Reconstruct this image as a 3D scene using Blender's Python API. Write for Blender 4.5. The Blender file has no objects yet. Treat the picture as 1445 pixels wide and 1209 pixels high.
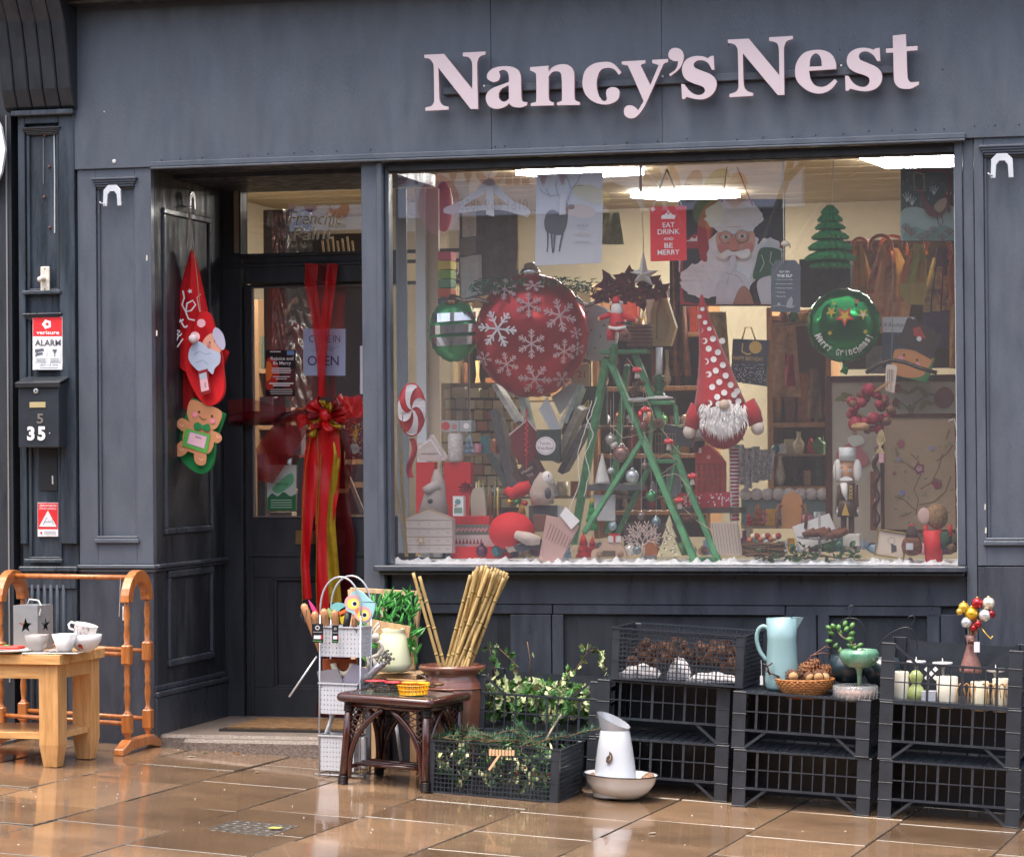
import bpy,math,random
from mathutils import Vector,Matrix,geometry
R=math.radians
sc=bpy.context.scene
COL=sc.collection

# ------------------------------------------------------------------ camera
W_,H_,F_=1445.0,1209.0,4000.0
CAM=Vector((3.28,-12.88,1.40))
YAW,PITCH,ROLL=R(14.31),R(0.514),R(-0.473)
_f=Vector((-math.sin(YAW),math.cos(YAW),0));_r=Vector((math.cos(YAW),math.sin(YAW),0));_u=Vector((0,0,1))
_f,_u=math.cos(PITCH)*_f + math.sin(PITCH)*_u,-math.sin(PITCH)*_f + math.cos(PITCH)*_u
_r,_u=math.cos(ROLL)*_r + math.sin(ROLL)*_u,-math.sin(ROLL)*_r + math.cos(ROLL)*_u
cd=bpy.data.cameras.new('camera');cam=bpy.data.objects.new('camera',cd);COL.objects.link(cam)
cam.matrix_world=Matrix(((_r.x,_u.x,-_f.x,CAM.x),(_r.y,_u.y,-_f.y,CAM.y),(_r.z,_u.z,-_f.z,CAM.z),(0,0,0,1)))
cd.sensor_width=36;cd.lens=36*F_/W_;cd.clip_end=500;cd.clip_start=.1
sc.camera=cam

# ------------------------------------------------------------------ world, sun, exposure
world=bpy.data.worlds.new('World');sc.world=world;world.use_nodes=True
wn=world.node_tree;bg=wn.nodes['Background']
SUN_EL,SUN_AZ=72,205            # overcast: a weak, very wide sun, front left of the shop
sky=wn.nodes.new('ShaderNodeTexSky');sky.sky_type='NISHITA';sky.sun_disc=False
sky.sun_elevation=R(SUN_EL);sky.sun_rotation=R(SUN_AZ);sky.dust_density=6;sky.air_density=1.2;sky.ozone_density=.6
wn.links.new(sky.outputs[0],bg.inputs[0]);bg.inputs[1].default_value=0.15
sl=bpy.data.lights.new('sun','SUN');sl.energy=.6;sl.angle=R(30);sl.color=(1,.96,.9)
sun=bpy.data.objects.new('sun',sl);COL.objects.link(sun)
sdir=Vector((math.sin(R(SUN_AZ))*math.cos(R(SUN_EL)),math.cos(R(SUN_AZ))*math.cos(R(SUN_EL)),math.sin(R(SUN_EL))))
sun.location=(-3,-6,8);sun.rotation_euler=sdir.to_track_quat('Z','Y').to_euler()
sc.view_settings.view_transform='Standard';sc.view_settings.look='None'
sc.view_settings.exposure=1.6;sc.view_settings.gamma=1;sc.view_settings.use_curve_mapping=False
sc.cycles.use_denoising=True;sc.cycles.transparent_max_bounces=24;sc.cycles.max_bounces=7
sc.cycles.sample_clamp_indirect=8;sc.cycles.caustics_reflective=False;sc.cycles.caustics_refractive=False

# ------------------------------------------------------------------ pixel -> point helpers (places only)
def ray(px,py):
    return (_f*F_ + _r*(px - W_/2) - _u*(py - H_/2))
def P(px,py,Y=0.0):
    d=ray(px,py);t=(Y - CAM.y)/d.y
    return CAM + d*t
def PX(px,Y=0.,py=700): return P(px,py,Y).x
def PZ(py,Y=0.,px=800): return P(px,py,Y).z
GS=-0.053
def gz(X,Y=0): return GS*(X + 1.7) + .0035*max(0.,-Y-.2)*0
def PG(px,py):
    d=ray(px,py);t=(GS*(CAM.x + 1.7) - CAM.z)/(d.z - GS*d.x)
    return CAM + d*t
GROT=math.atan(GS)   # roll of things that stand on the sloping pavement

# ------------------------------------------------------------------ geometry collector
class G:
    def __init__(s): s.v=[];s.f=[];s.m=[];s.s=[];s.cur=0
    def add(s,vs,fs,smooth=False,M=None):
        n=len(s.v)
        s.v += [tuple(M @ Vector(v)) if M is not None else tuple(v) for v in vs]
        for f in fs: s.f.append([i + n for i in f]);s.m.append(s.cur);s.s.append(smooth)
        return s
    def box(s,x0,x1,y0,y1,z0,z1,M=None):
        if x0 > x1: x0,x1=x1,x0
        if y0 > y1: y0,y1=y1,y0
        if z0 > z1: z0,z1=z1,z0
        v=[(x0,y0,z0),(x1,y0,z0),(x1,y1,z0),(x0,y1,z0),(x0,y0,z1),(x1,y0,z1),(x1,y1,z1),(x0,y1,z1)]
        return s.add(v,[(0,3,2,1),(4,5,6,7),(0,1,5,4),(1,2,6,5),(2,3,7,6),(3,0,4,7)],False,M)
    def bar(s,a,b,w,h=None,up=(0,0,1)):
        a,b=Vector(a),Vector(b);h=h or w;d=b - a;L=d.length;d.normalize();up=Vector(up)
        if abs(d.dot(up)) > .98: up=Vector((0,1,0))
        x=d.cross(up).normalized();z=x.cross(d)
        M=Matrix(((x.x,d.x,z.x,a.x),(x.y,d.y,z.y,a.y),(x.z,d.z,z.z,a.z),(0,0,0,1)))
        return s.box(-w/2,w/2,0,L,-h/2,h/2,M)
    def tube(s,pts,r,n=6,closed=False,caps=True,M=None,flat=1.0):
        pts=[Vector(p) for p in pts];k=len(pts);rs=r if isinstance(r,(list,tuple)) else [r]*k
        vs=[];ref=None
        for i,p in enumerate(pts):
            if closed: d=pts[(i+1) % k] - pts[i-1]
            else: d=pts[min(i+1,k-1)] - pts[max(i-1,0)]
            if d.length < 1e-9: d=Vector((0,0,1))
            d.normalize()
            if ref is None: ref=Vector((0,0,1)) if abs(d.z) < .9 else Vector((1,0,0))
            x=d.cross(ref)
            if x.length < 1e-6: x=d.orthogonal()
            x.normalize();y=x.cross(d).normalized();ref=y
            for j in range(n):
                a=2*math.pi*j/n;vs.append(p + (x*math.cos(a)*flat + y*math.sin(a))*rs[i])
        fs=[]
        for i in range(k if closed else k-1):
            i2=(i+1) % k
            for j in range(n): fs.append((i*n+j,i*n+(j+1) % n,i2*n+(j+1) % n,i2*n+j))
        if caps and not closed: fs += [tuple(range(n))[::-1],tuple(range((k-1)*n,k*n))]
        return s.add(vs,fs,n > 4,M)
    def lathe(s,prof,c=(0,0,0),n=24,M=None,sx=1,sy=1,a0=0,closedprof=False):
        c=Vector(c);vs=[];k=len(prof)
        for r,z in prof:
            for j in range(n):
                a=a0 + 2*math.pi*j/n;vs.append((c.x + r*sx*math.cos(a),c.y + r*sy*math.sin(a),c.z + z))
        fs=[]
        for i in range(k if closedprof else k-1):
            i2=(i+1) % k
            for j in range(n): fs.append((i*n+j,i*n+(j+1) % n,i2*n+(j+1) % n,i2*n+j))
        if not closedprof:
            if prof[0][0] > 1e-5: fs.append(tuple(range(n))[::-1])
            if prof[-1][0] > 1e-5: fs.append(tuple(range((k-1)*n,k*n)))
        return s.add(vs,fs,True,M)
    def sph(s,c,r,n=12,M=None):
        r=r if isinstance(r,(tuple,list)) else (r,r,r);k=max(4,n//2 + 1)
        vs=[(c[0],c[1],c[2]-r[2])]
        for i in range(1,k):
            t=math.pi*i/k
            for j in range(n):
                a=2*math.pi*j/n;vs.append((c[0]+r[0]*math.sin(t)*math.cos(a),c[1]+r[1]*math.sin(t)*math.sin(a),c[2]-r[2]*math.cos(t)))
        vs.append((c[0],c[1],c[2]+r[2]));L=len(vs)-1;fs=[]
        for j in range(n): fs.append((0,1+(j+1) % n,1+j));fs.append((L,L-n+j,L-n+(j+1) % n))
        for i in range(k-2):
            for j in range(n): a=1+i*n;fs.append((a+j,a+(j+1) % n,a+n+(j+1) % n,a+n+j))
        return s.add(vs,fs,True,M)
    def prism(s,pts,y0,y1,M=None,holes=()):
        """polygon(s) in the XZ plane, extruded along Y"""
        loops=[list(pts)] + [list(h) for h in holes]
        tri=geometry.tessellate_polygon([[Vector((p[0],p[1],0)) for p in l] for l in loops])
        flat=[p for l in loops for p in l];n=len(flat)
        vs=[(p[0],y0,p[1]) for p in flat] + [(p[0],y1,p[1]) for p in flat]
        fs=[]
        for t in tri:
            a,b,c=(Vector(flat[i]) for i in t)
            t=tuple(t)
            if (b-a).cross(c-a) < 0: t=t[::-1]
            fs.append(t);fs.append(tuple(i+n for i in t[::-1]))
        o=0
        for li,l in enumerate(loops):
            ar=sum(l[i][0]*l[(i+1) % len(l)][1] - l[(i+1) % len(l)][0]*l[i][1] for i in range(len(l)))
            for i in range(len(l)):
                a,b=o+i,o+(i+1) % len(l);q=(a,a+n,b+n,b)
                fs.append(q if (ar > 0) != (li > 0) else q[::-1])
            o += len(l)
        return s.add(vs,fs,False,M)
    def sheet(s,fn,nu,nv,th=0,M=None):
        vs=[fn(i/nu,j/nv) for i in range(nu+1) for j in range(nv+1)];w=nv+1
        fs=[(i*w+j,(i+1)*w+j,(i+1)*w+j+1,i*w+j+1) for i in range(nu) for j in range(nv)]
        s.add(vs,fs,True,M)
        if th:
            t=Vector((0,th,0));s.add([Vector(v)+t for v in vs],[f[::-1] for f in fs],True,M)
        return s

def rounded(pts,n=5):
    p=[Vector(q) for q in pts];out=[]
    for i in range(len(p)-1):
        a,b,c,d=p[max(0,i-1)],p[i],p[i+1],p[min(len(p)-1,i+2)]
        for j in range(n): t=j/n;out.append(.5*((2*b)+(c-a)*t+(2*a-5*b+4*c-d)*t*t+(3*b-a-3*c+d)*t**3))
    return out+[p[-1]]
def mesh_of(g,name,mats,base):
    me=bpy.data.meshes.new(name);b=Vector(base)
    me.from_pydata([(v[0]-b.x,v[1]-b.y,v[2]-b.z) for v in g.v],[],g.f)
    for m in (mats if isinstance(mats,(list,tuple)) else [mats]): me.materials.append(m)
    me.polygons.foreach_set('material_index',g.m);me.polygons.foreach_set('use_smooth',g.s)
    me.update();return me

def tag(o,label=None,cat=None,group=None,kind=None):
    for k,v in (('label',label),('category',cat),('group',group),('kind',kind)):
        if v: o[k]=v
    return o
def bevel(o,w,seg=1):
    m=o.modifiers.new('bevel','BEVEL');m.width=w;m.segments=seg;m.limit_method='ANGLE';m.angle_limit=R(40)
    return o
def thing(name,label,cat,base=(0,0,0),group=None,rz=0,kind=None,rot=None):
    o=bpy.data.objects.new(name,None);COL.objects.link(o);o.location=base;o.rotation_euler=rot or (0,0,rz)
    o.empty_display_size=.05
    return tag(o,label,cat,group,kind)
def part(t,name,g,mat,parent=None,bev=0,label=None,kind=None,seg=1,base=None):
    """a mesh child of thing t (or of its part `parent`); vertices given in world coordinates, or local ones for base=(0,0,0)"""
    base=t.location if base is None else base
    o=bpy.data.objects.new(name,mesh_of(g,name,mat,base));COL.objects.link(o);o.parent=parent or t
    if bev: bevel(o,bev,seg)
    return tag(o,label,None,None,kind)
def solo(name,g,mat,label,cat,base=(0,0,0),group=None,bev=0,kind=None,local=False,rot=(0,0,0)):
    o=bpy.data.objects.new(name,mesh_of(g,name,mat,(0,0,0) if local else base));COL.objects.link(o)
    o.location=base;o.rotation_euler=rot
    if bev: bevel(o,bev)
    return tag(o,label,cat,group,kind)
def dup(root,loc=None,rot=None,label=None):
    r=root.copy();COL.objects.link(r)
    if loc is not None: r.location=loc
    if rot is not None: r.rotation_euler=rot
    if label: r['label']=label
    for ch in list(root.children):
        c=ch.copy();COL.objects.link(c);c.parent=r
        for g2 in list(ch.children):
            d=g2.copy();COL.objects.link(d);d.parent=c
    return r
def again(proto,t,loc,rot=(0,0,0),scale=None,name=None,parent=None):
    """another object sharing proto's mesh, as a part of t"""
    o=bpy.data.objects.new(name or proto.name.split('.')[0],proto.data);COL.objects.link(o);o.parent=parent or t
    o.location=loc;o.rotation_euler=rot
    if scale: o.scale=scale if isinstance(scale,(tuple,list)) else (scale,)*3
    return o

# ------------------------------------------------------------------ materials
def lin(h):
    if not isinstance(h,str): return tuple(h)
    h=h.lstrip('#');c=[int(h[i:i+2],16)/255 for i in (0,2,4)]
    return tuple(x/12.92 if x <= .04045 else ((x+.055)/1.055)**2.4 for x in c)
_M={}
def mat(col,rough=.6,metal=0.,var=0.,vscale=8.,bump=0.,bscale=60.,spec=.5,coat=0.,stretch=None,col2=None,emit=0,trans=0,rand=0,key=None,alpha=1,sheen=0,chips=0):
    c=lin(col);k=key or (c,rough,metal,var,vscale,bump,bscale,spec,coat,stretch,str(col2),emit,trans,rand,alpha,sheen,chips)
    if k in _M: return _M[k]
    m=bpy.data.materials.new('mat');m.use_nodes=True;nt=m.node_tree;b=nt.nodes['Principled BSDF'];L=nt.links.new
    b.inputs['Roughness'].default_value=rough;b.inputs['Metallic'].default_value=metal
    b.inputs['Specular IOR Level'].default_value=spec;b.inputs['Coat Weight'].default_value=coat;b.inputs['Coat Roughness'].default_value=.08
    b.inputs['Base Color'].default_value=(*c,1);b.inputs['Transmission Weight'].default_value=trans
    b.inputs['Alpha'].default_value=alpha;b.inputs['Sheen Weight'].default_value=sheen
    if emit: b.inputs['Emission Color'].default_value=(*c,1);b.inputs['Emission Strength'].default_value=emit
    if var or bump or rand:
        tc=nt.nodes.new('ShaderNodeTexCoord');mp=nt.nodes.new('ShaderNodeMapping');L(tc.outputs['Object'],mp.inputs[0])
        if stretch: mp.inputs['Scale'].default_value=stretch
    if var or rand:
        n=nt.nodes.new('ShaderNodeTexNoise');n.inputs['Scale'].default_value=vscale;n.inputs['Detail'].default_value=6;n.inputs['Roughness'].default_value=.65
        L(mp.outputs[0],n.inputs[0]);rp=nt.nodes.new('ShaderNodeValToRGB');L(n.outputs['Fac'],rp.inputs[0])
        c2=lin(col2) if col2 else tuple(x*(1-var) for x in c);c3=tuple(min(1,x*(1+var*.6)) for x in c)
        rp.color_ramp.elements[0].position=.3;rp.color_ramp.elements[0].color=(*c2,1)
        rp.color_ramp.elements[1].position=.7;rp.color_ramp.elements[1].color=(*c3,1);out=rp.outputs[0]
        if rand:
            oi=nt.nodes.new('ShaderNodeObjectInfo');hs=nt.nodes.new('ShaderNodeHueSaturation');ma=nt.nodes.new('ShaderNodeMapRange')
            ma.inputs['To Min'].default_value=1-rand;ma.inputs['To Max'].default_value=1+rand;L(oi.outputs['Random'],ma.inputs[0]);L(ma.outputs[0],hs.inputs['Value']);L(out,hs.inputs['Color']);out=hs.outputs[0]
        if chips:
            for (sc_,lo,cc,st) in ((38,.74-chips*.02,(.34,.33,.31,1),(1,1,1)),(7,.66,(.02,.022,.026,1),(3,3,.35))):
                n3=nt.nodes.new('ShaderNodeTexNoise');n3.inputs['Scale'].default_value=sc_;n3.inputs['Detail'].default_value=9;n3.inputs['Roughness'].default_value=.7
                mp3=nt.nodes.new('ShaderNodeMapping');mp3.inputs['Scale'].default_value=st;L(tc.outputs['Object'],mp3.inputs[0]);L(mp3.outputs[0],n3.inputs[0])
                r3=nt.nodes.new('ShaderNodeMapRange');r3.inputs['From Min'].default_value=lo;r3.inputs['From Max'].default_value=lo+(.02 if sc_ > 20 else .14);r3.inputs['To Max'].default_value=.9 if sc_ > 20 else .45;L(n3.outputs['Fac'],r3.inputs[0])
                m3=nt.nodes.new('ShaderNodeMix');m3.data_type='RGBA';m3.inputs['B'].default_value=cc;L(r3.outputs[0],m3.inputs['Factor']);L(out,m3.inputs['A']);out=m3.outputs['Result']
            n4=nt.nodes.new('ShaderNodeTexNoise');n4.inputs['Scale'].default_value=5;n4.inputs['Detail'].default_value=8;L(mp.outputs[0],n4.inputs[0]);r4=nt.nodes.new('ShaderNodeMapRange');r4.inputs['From Min'].default_value=.35;r4.inputs['From Max'].default_value=.65;r4.inputs['To Min'].default_value=rough-.14;r4.inputs['To Max'].default_value=rough+.16;L(n4.outputs['Fac'],r4.inputs[0]);L(r4.outputs[0],b.inputs['Roughness'])
        L(out,b.inputs['Base Color'])
    if bump:
        n=nt.nodes.new('ShaderNodeTexNoise');n.inputs['Scale'].default_value=bscale;n.inputs['Detail'].default_value=5
        L(mp.outputs[0],n.inputs[0]);bp=nt.nodes.new('ShaderNodeBump');bp.inputs['Strength'].default_value=bump;bp.inputs['Distance'].default_value=.004
        L(n.outputs['Fac'],bp.inputs['Height']);L(bp.outputs[0],b.inputs['Normal'])
    _M[k]=m;return m
def glass_thin(name,tint=(1,1,1),ior=1.6,rough=0.0,veil=0.):
    m=bpy.data.materials.new(name);m.use_nodes=True;nt=m.node_tree;nt.nodes.clear();L=nt.links.new
    o=nt.nodes.new('ShaderNodeOutputMaterial');mx=nt.nodes.new('ShaderNodeMixShader');fr=nt.nodes.new('ShaderNodeFresnel');fr.inputs[0].default_value=ior
    t=nt.nodes.new('ShaderNodeBsdfTransparent');t.inputs[0].default_value=(*tint,1);gl=nt.nodes.new('ShaderNodeBsdfGlossy');gl.inputs['Roughness'].default_value=rough
    gm=nt.nodes.new('ShaderNodeNewGeometry');mr=nt.nodes.new('ShaderNodeMapRange');mr.inputs['To Min'].default_value=ior;mr.inputs['To Max'].default_value=1/ior;L(gm.outputs['Backfacing'],mr.inputs[0]);L(mr.outputs[0],fr.inputs[0])
    L(fr.outputs[0],mx.inputs[0]);L(t.outputs[0],mx.inputs[1]);L(gl.outputs[0],mx.inputs[2]);
    if veil:
        df=nt.nodes.new('ShaderNodeBsdfDiffuse');df.inputs[0].default_value=(.8,.82,.86,1);m2=nt.nodes.new('ShaderNodeMixShader');m2.inputs[0].default_value=veil;L(mx.outputs[0],m2.inputs[1]);L(df.outputs[0],m2.inputs[2]);L(m2.outputs[0],o.inputs[0])  # pale diffuse layer stands in for the milky veil of reflections
    else: L(mx.outputs[0],o.inputs[0])
    return m

def wood(c1,c2,rough=.45,coat=.2,scale=6,axis='z'):
    k=('wood',c1,c2,rough,coat,scale,axis)
    if k in _M: return _M[k]
    st={'z': (9,9,.9),'x': (.9,9,9),'y': (9,.9,9)}[axis]
    m=mat(c1,rough,var=.3,vscale=scale,col2=c2,stretch=st,coat=coat,bump=.12,bscale=scale*3,rand=.08,key=k);return m

# ------------------------------------------------------------------ flat print laid on a surface (px coordinates)
_TX={}
def text_mesh(s,bold=0):
    if (s,bold) in _TX: return _TX[(s,bold)]
    cu=bpy.data.curves.new('t','FONT');cu.body=s;cu.align_x='CENTER';cu.offset=bold;cu.resolution_u=3
    ob=bpy.data.objects.new('t',cu);COL.objects.link(ob);bpy.context.view_layer.update()
    me=bpy.data.meshes.new_from_object(ob);vs=[tuple(v.co[:2]) for v in me.vertices];fs=[tuple(p.vertices) for p in me.polygons]
    bpy.data.objects.remove(ob);bpy.data.curves.remove(cu);bpy.data.meshes.remove(me)
    if not vs: vs,fs=[(0,0)],[]
    x0=min(v[0] for v in vs);x1=max(v[0] for v in vs);y0=min(v[1] for v in vs);y1=max(v[1] for v in vs)
    _TX[(s,bold)]=(vs,fs,x0,x1,y0,y1);return _TX[(s,bold)]
def smooth_pts(txt,ox=0,oy=0,k=1.0,n=5):
    """'x,y x,y! ...' -> outline; plain points are rounded (Catmull-Rom), points with ! are corners"""
    raw=[(float(a.split(',')[0])*k+ox,float(a.rstrip('!').split(',')[1])*k+oy,a.endswith('!')) for a in txt.split()]
    N=len(raw);out=[]
    for i in range(N):
        p1,p2=raw[i],raw[(i+1) % N]
        if p1[2] and p2[2]: out.append(p1[:2]);continue
        p0=raw[i-1] if not p1[2] else p1;p3=raw[(i+2) % N] if not p2[2] else p2
        for j in range(n):
            t=j/n;q=[]
            for c in (0,1):
                a,b_,c_,d=p0[c],p1[c],p2[c],p3[c]
                q.append(.5*((2*b_) + (-a+c_)*t + (2*a-5*b_+4*c_-d)*t*t + (-a+3*b_-3*c_+d)*t**3))
            out.append(tuple(q))
    return out
class Art:
    """ink and paper on a plane facing the street; all points are given in px and set at depth Y, each layer .4 mm further out"""
    def __init__(s,Y,fn=None,step=.0005): s.Y=Y;s.g=G();s.mats=[];s.k=0;s.fn=fn;s.step=step
    def _p(s,x,y,d): return s.fn(x,y,d) if s.fn else P(x,y,s.Y - d)
    def _mat(s,c,rough):
        m=c if not isinstance(c,(str,tuple)) else mat(c,rough,var=.06,vscale=25)
        if m not in s.mats: s.mats.append(m)
        s.g.cur=s.mats.index(m)
    def poly(s,pts,c,rough=.6,holes=(),bump=0):
        if isinstance(pts,str): pts=smooth_pts(pts)
        s.k += 1;s._mat(c,rough);d=s.k*s.step;loops=[pts]+list(holes)
        tri=geometry.tessellate_polygon([[Vector((p[0],-p[1],0)) for p in l] for l in loops]);flat=[p for l in loops for p in l]
        vs=[s._p(p[0],p[1],d) for p in flat];fs=[]
        for t in tri:
            a,b,c_=(Vector((flat[i][0],-flat[i][1])) for i in t);fs.append(tuple(t) if (b-a).cross(c_-a) > 0 else tuple(t)[::-1])
        s.g.add(vs,fs);return s
    def rect(s,x0,y0,x1,y1,c,**k): return s.poly([(x0,y0),(x1,y0),(x1,y1),(x0,y1)],c,**k)
    def disc(s,cx,cy,rx,c,ry=None,n=16,**k):
        ry=ry or rx;return s.poly([(cx+rx*math.cos(6.2832*i/n),cy+ry*math.sin(6.2832*i/n)) for i in range(n)],c,**k)
    def line(s,pts,w,c,**k):
        ws=w if isinstance(w,(list,tuple)) else [w]*len(pts);l=[];r=[]
        for i,p in enumerate(pts):
            a=Vector(pts[max(0,i-1)]);b=Vector(pts[min(len(pts)-1,i+1)]);d=(b-a);d=d.normalized() if d.length > 1e-6 else Vector((1,0));n=Vector((-d.y,d.x))*ws[i]/2
            l.append((p[0]+n.x,p[1]+n.y));r.append((p[0]-n.x,p[1]-n.y))
        s.k += 1;s._mat(c,.6);dd=s.k*s.step;m=len(pts)
        s.g.add([s._p(*p,dd) for p in l] + [s._p(*p,dd) for p in r],[(i,i+1,m+i+1,m+i) for i in range(m-1)]);return s
    def text(s,txt,cx,cy,h,c,w=None,rot=0,mirror=False,bold=0,skew=0,upper=None):
        vs,fs,x0,x1,y0,y1=text_mesh(txt,bold)
        if not fs: return s
        ky=h/max(.01,y1-y0);kx=(w/(x1-x0)) if w else ky
        if mirror: kx=-kx
        s.k += 1;s._mat(c,.6);d=s.k*s.step;out=[];ca,sa=math.cos(rot),math.sin(rot)
        for x,y in vs:
            a=(x-(x0+x1)/2)*kx + skew*(y-(y0+y1)/2)*ky;b=-(y-(y0+y1)/2)*ky
            out.append(s._p(cx + a*ca - b*sa,cy + a*sa + b*ca,d))
        s.g.add(out,fs);return s
    def put(s,t,name,parent=None,label=None): return part(t,name,s.g,s.mats,parent,label=label)
def px_prism(pts,Y,th,g=None,holes=()):
    """an outline in px standing at depth Y, th metres thick behind it"""
    if isinstance(pts,str): pts=smooth_pts(pts)
    f=lambda p: (lambda q: (q.x,q.z))(P(p[0],p[1],Y))
    g=g or G();return g.prism([f(p) for p in pts],Y,Y+th,holes=[[f(p) for p in h] for h in holes])
# ================================================================== SETTING
random.seed(4)
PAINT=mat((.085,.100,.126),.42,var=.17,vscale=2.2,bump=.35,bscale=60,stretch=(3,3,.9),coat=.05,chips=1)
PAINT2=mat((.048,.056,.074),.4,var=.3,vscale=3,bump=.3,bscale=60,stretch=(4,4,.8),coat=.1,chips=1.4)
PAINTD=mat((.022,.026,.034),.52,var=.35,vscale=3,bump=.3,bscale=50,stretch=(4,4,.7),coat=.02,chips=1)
OLDP=mat((.042,.055,.072),.35,var=.55,vscale=4,bump=.4,bscale=40,stretch=(5,5,.6),coat=.2,chips=2.2)

# ---- wet paving slabs
def wet(name,base,base2,rmin=.05,rmax=.30,bump=.16):
    m=bpy.data.materials.new(name);m.use_nodes=True;nt=m.node_tree;b=nt.nodes['Principled BSDF'];L=nt.links.new;N=nt.nodes.new
    geo=N('ShaderNodeNewGeometry');oi=N('ShaderNodeObjectInfo')
    n1=N('ShaderNodeTexNoise');n1.inputs['Scale'].default_value=2.6;n1.inputs['Detail'].default_value=8;n1.inputs['Roughness'].default_value=.7;L(geo.outputs['Position'],n1.inputs[0])
    n2=N('ShaderNodeTexNoise');n2.inputs['Scale'].default_value=90;n2.inputs['Detail'].default_value=4;L(geo.outputs['Position'],n2.inputs[0])
    n3=N('ShaderNodeTexNoise');n3.inputs['Scale'].default_value=1.1;n3.inputs['Detail'].default_value=5;n3.inputs['Roughness'].default_value=.6;L(geo.outputs['Position'],n3.inputs[0])
    rp=N('ShaderNodeValToRGB');L(n1.outputs['Fac'],rp.inputs[0]);e=rp.color_ramp.elements
    e[0].position=.32;e[0].color=(*base2,1);e[1].position=.66;e[1].color=(*base,1)
    mx=N('ShaderNodeMix');mx.data_type='RGBA';mx.blend_type='MULTIPLY';mx.inputs['Factor'].default_value=.22
    r2=N('ShaderNodeValToRGB');r2.color_ramp.elements[0].position=.35;r2.color_ramp.elements[0].color=(.45,.42,.4,1);r2.color_ramp.elements[1].position=.6;L(n2.outputs['Fac'],r2.inputs[0])
    L(rp.outputs[0],mx.inputs['A']);L(r2.outputs[0],mx.inputs['B'])
    hs=N('ShaderNodeHueSaturation');ma=N('ShaderNodeMapRange');ma.inputs['To Min'].default_value=.62;ma.inputs['To Max'].default_value=1.2
    L(oi.outputs['Random'],ma.inputs[0]);L(ma.outputs[0],hs.inputs['Value']);L(mx.outputs['Result'],hs.inputs['Color']);L(hs.outputs[0],b.inputs['Base Color'])
    rr=N('ShaderNodeMapRange');rr.inputs['From Min'].default_value=.38;rr.inputs['From Max'].default_value=.68;rr.inputs['To Min'].default_value=rmin;rr.inputs['To Max'].default_value=rmax
    L(n3.outputs['Fac'],rr.inputs[0]);L(rr.outputs[0],b.inputs['Roughness'])
    b1=N('ShaderNodeBump');b1.inputs['Strength'].default_value=bump;b1.inputs['Distance'].default_value=.003
    n4=N('ShaderNodeTexNoise');n4.inputs['Scale'].default_value=22;n4.inputs['Detail'].default_value=3;L(geo.outputs['Position'],n4.inputs[0]);L(n4.outputs['Fac'],b1.inputs['Height']);L(b1.outputs[0],b.inputs['Normal'])
    b.inputs['Specular IOR Level'].default_value=.5;b.inputs['Coat Weight'].default_value=.35;b.inputs['Coat Roughness'].default_value=.03;b.inputs['Coat IOR'].default_value=1.33
    return m
SLAB=wet('wet_sandstone',(.318,.203,.118),(.178,.115,.07))
GROUT=wet('wet_grout',(.15,.12,.09),(.07,.058,.045),.05,.5,.5)
ROADM=wet('wet_asphalt',(.05,.05,.052),(.03,.03,.032),.08,.4,.6)
pave=thing('pavement',None,None,(0,0,0),kind='structure')
g=G();sl_=lambda x: gz(x)
for (x0,x1,y0,y1,dz) in ((-30,30,-4.6,1.3,-.006),):
    g.add([(x0,y0,gz(x0)+dz),(x1,y0,gz(x1)+dz),(x1,y1,gz(x1)+dz),(x0,y1,gz(x0)+dz)],[(0,1,2,3)])
part(pave,'joint_bed',g,GROUT)
ang=R(-3.4);ux=Vector((math.cos(ang),math.sin(ang)));uy=Vector((-math.sin(ang),math.cos(ang)))
o0=PG(432,1180);cw=.50
for c in range(-8,9):
    y=-2.2 + random.random()*.5
    k=0
    while y < 3.6:
        L_=random.choice((.62,.7,.78,.86,.55));g=G();a0,a1=c*cw+.003,(c+1)*cw-.003;b0,b1=y+.003,y+L_-.003
        y += L_;cx=o0.x + ux.x*(a0+a1)/2 + uy.x*(b0+b1)/2;cy=o0.y + ux.y*(a0+a1)/2 + uy.y*(b0+b1)/2
        if cy > (.05 if cx > -1.45 and cx < -.7 else -.05)+.35: continue
        t1,t2,t3=(random.uniform(-.0022,.0022) for _ in range(3));vs=[]
        for aa,bb in ((a0,b0),(a1,b0),(a1,b1),(a0,b1)):
            X=o0.x + ux.x*aa + uy.x*bb;Y=o0.y + ux.y*aa + uy.y*bb
            vs.append((X,Y,gz(X) + t1*.5 + t2*(aa-(a0+a1)/2)*3 + t3*(bb-(b0+b1)/2)*3))
        low=[(v[0],v[1],v[2]-.012) for v in vs]
        g.add(low+vs,[(0,3,2,1),(4,5,6,7),(0,1,5,4),(1,2,6,5),(2,3,7,6),(3,0,4,7)])
        g.m[2:]=[1]*4;part(pave,'paving_slab',g,[SLAB,GROUT],bev=.002)
g=G();g.add([(-30,-4.75,gz(-30)-.0),(30,-4.75,gz(30)),(30,-4.6,gz(30)),(-30,-4.6,gz(-30))],[(0,1,2,3)])
g.add([(-30,-4.75,gz(-30)-.12),(30,-4.75,gz(30)-.12),(30,-4.75,gz(30)),(-30,-4.75,gz(-30))],[(0,1,2,3)])
part(pave,'kerb',g,mat((.2,.19,.18),.3,var=.3,bump=.3))
g=G();g.add([(-60,-60,gz(-60)-.13),(60,-60,gz(60)-.13),(60,-4.7,gz(60)-.13),(-60,-4.7,gz(-60)-.13)],[(0,1,2,3)])
solo('road',g,ROADM,None,None,kind='structure')
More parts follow.
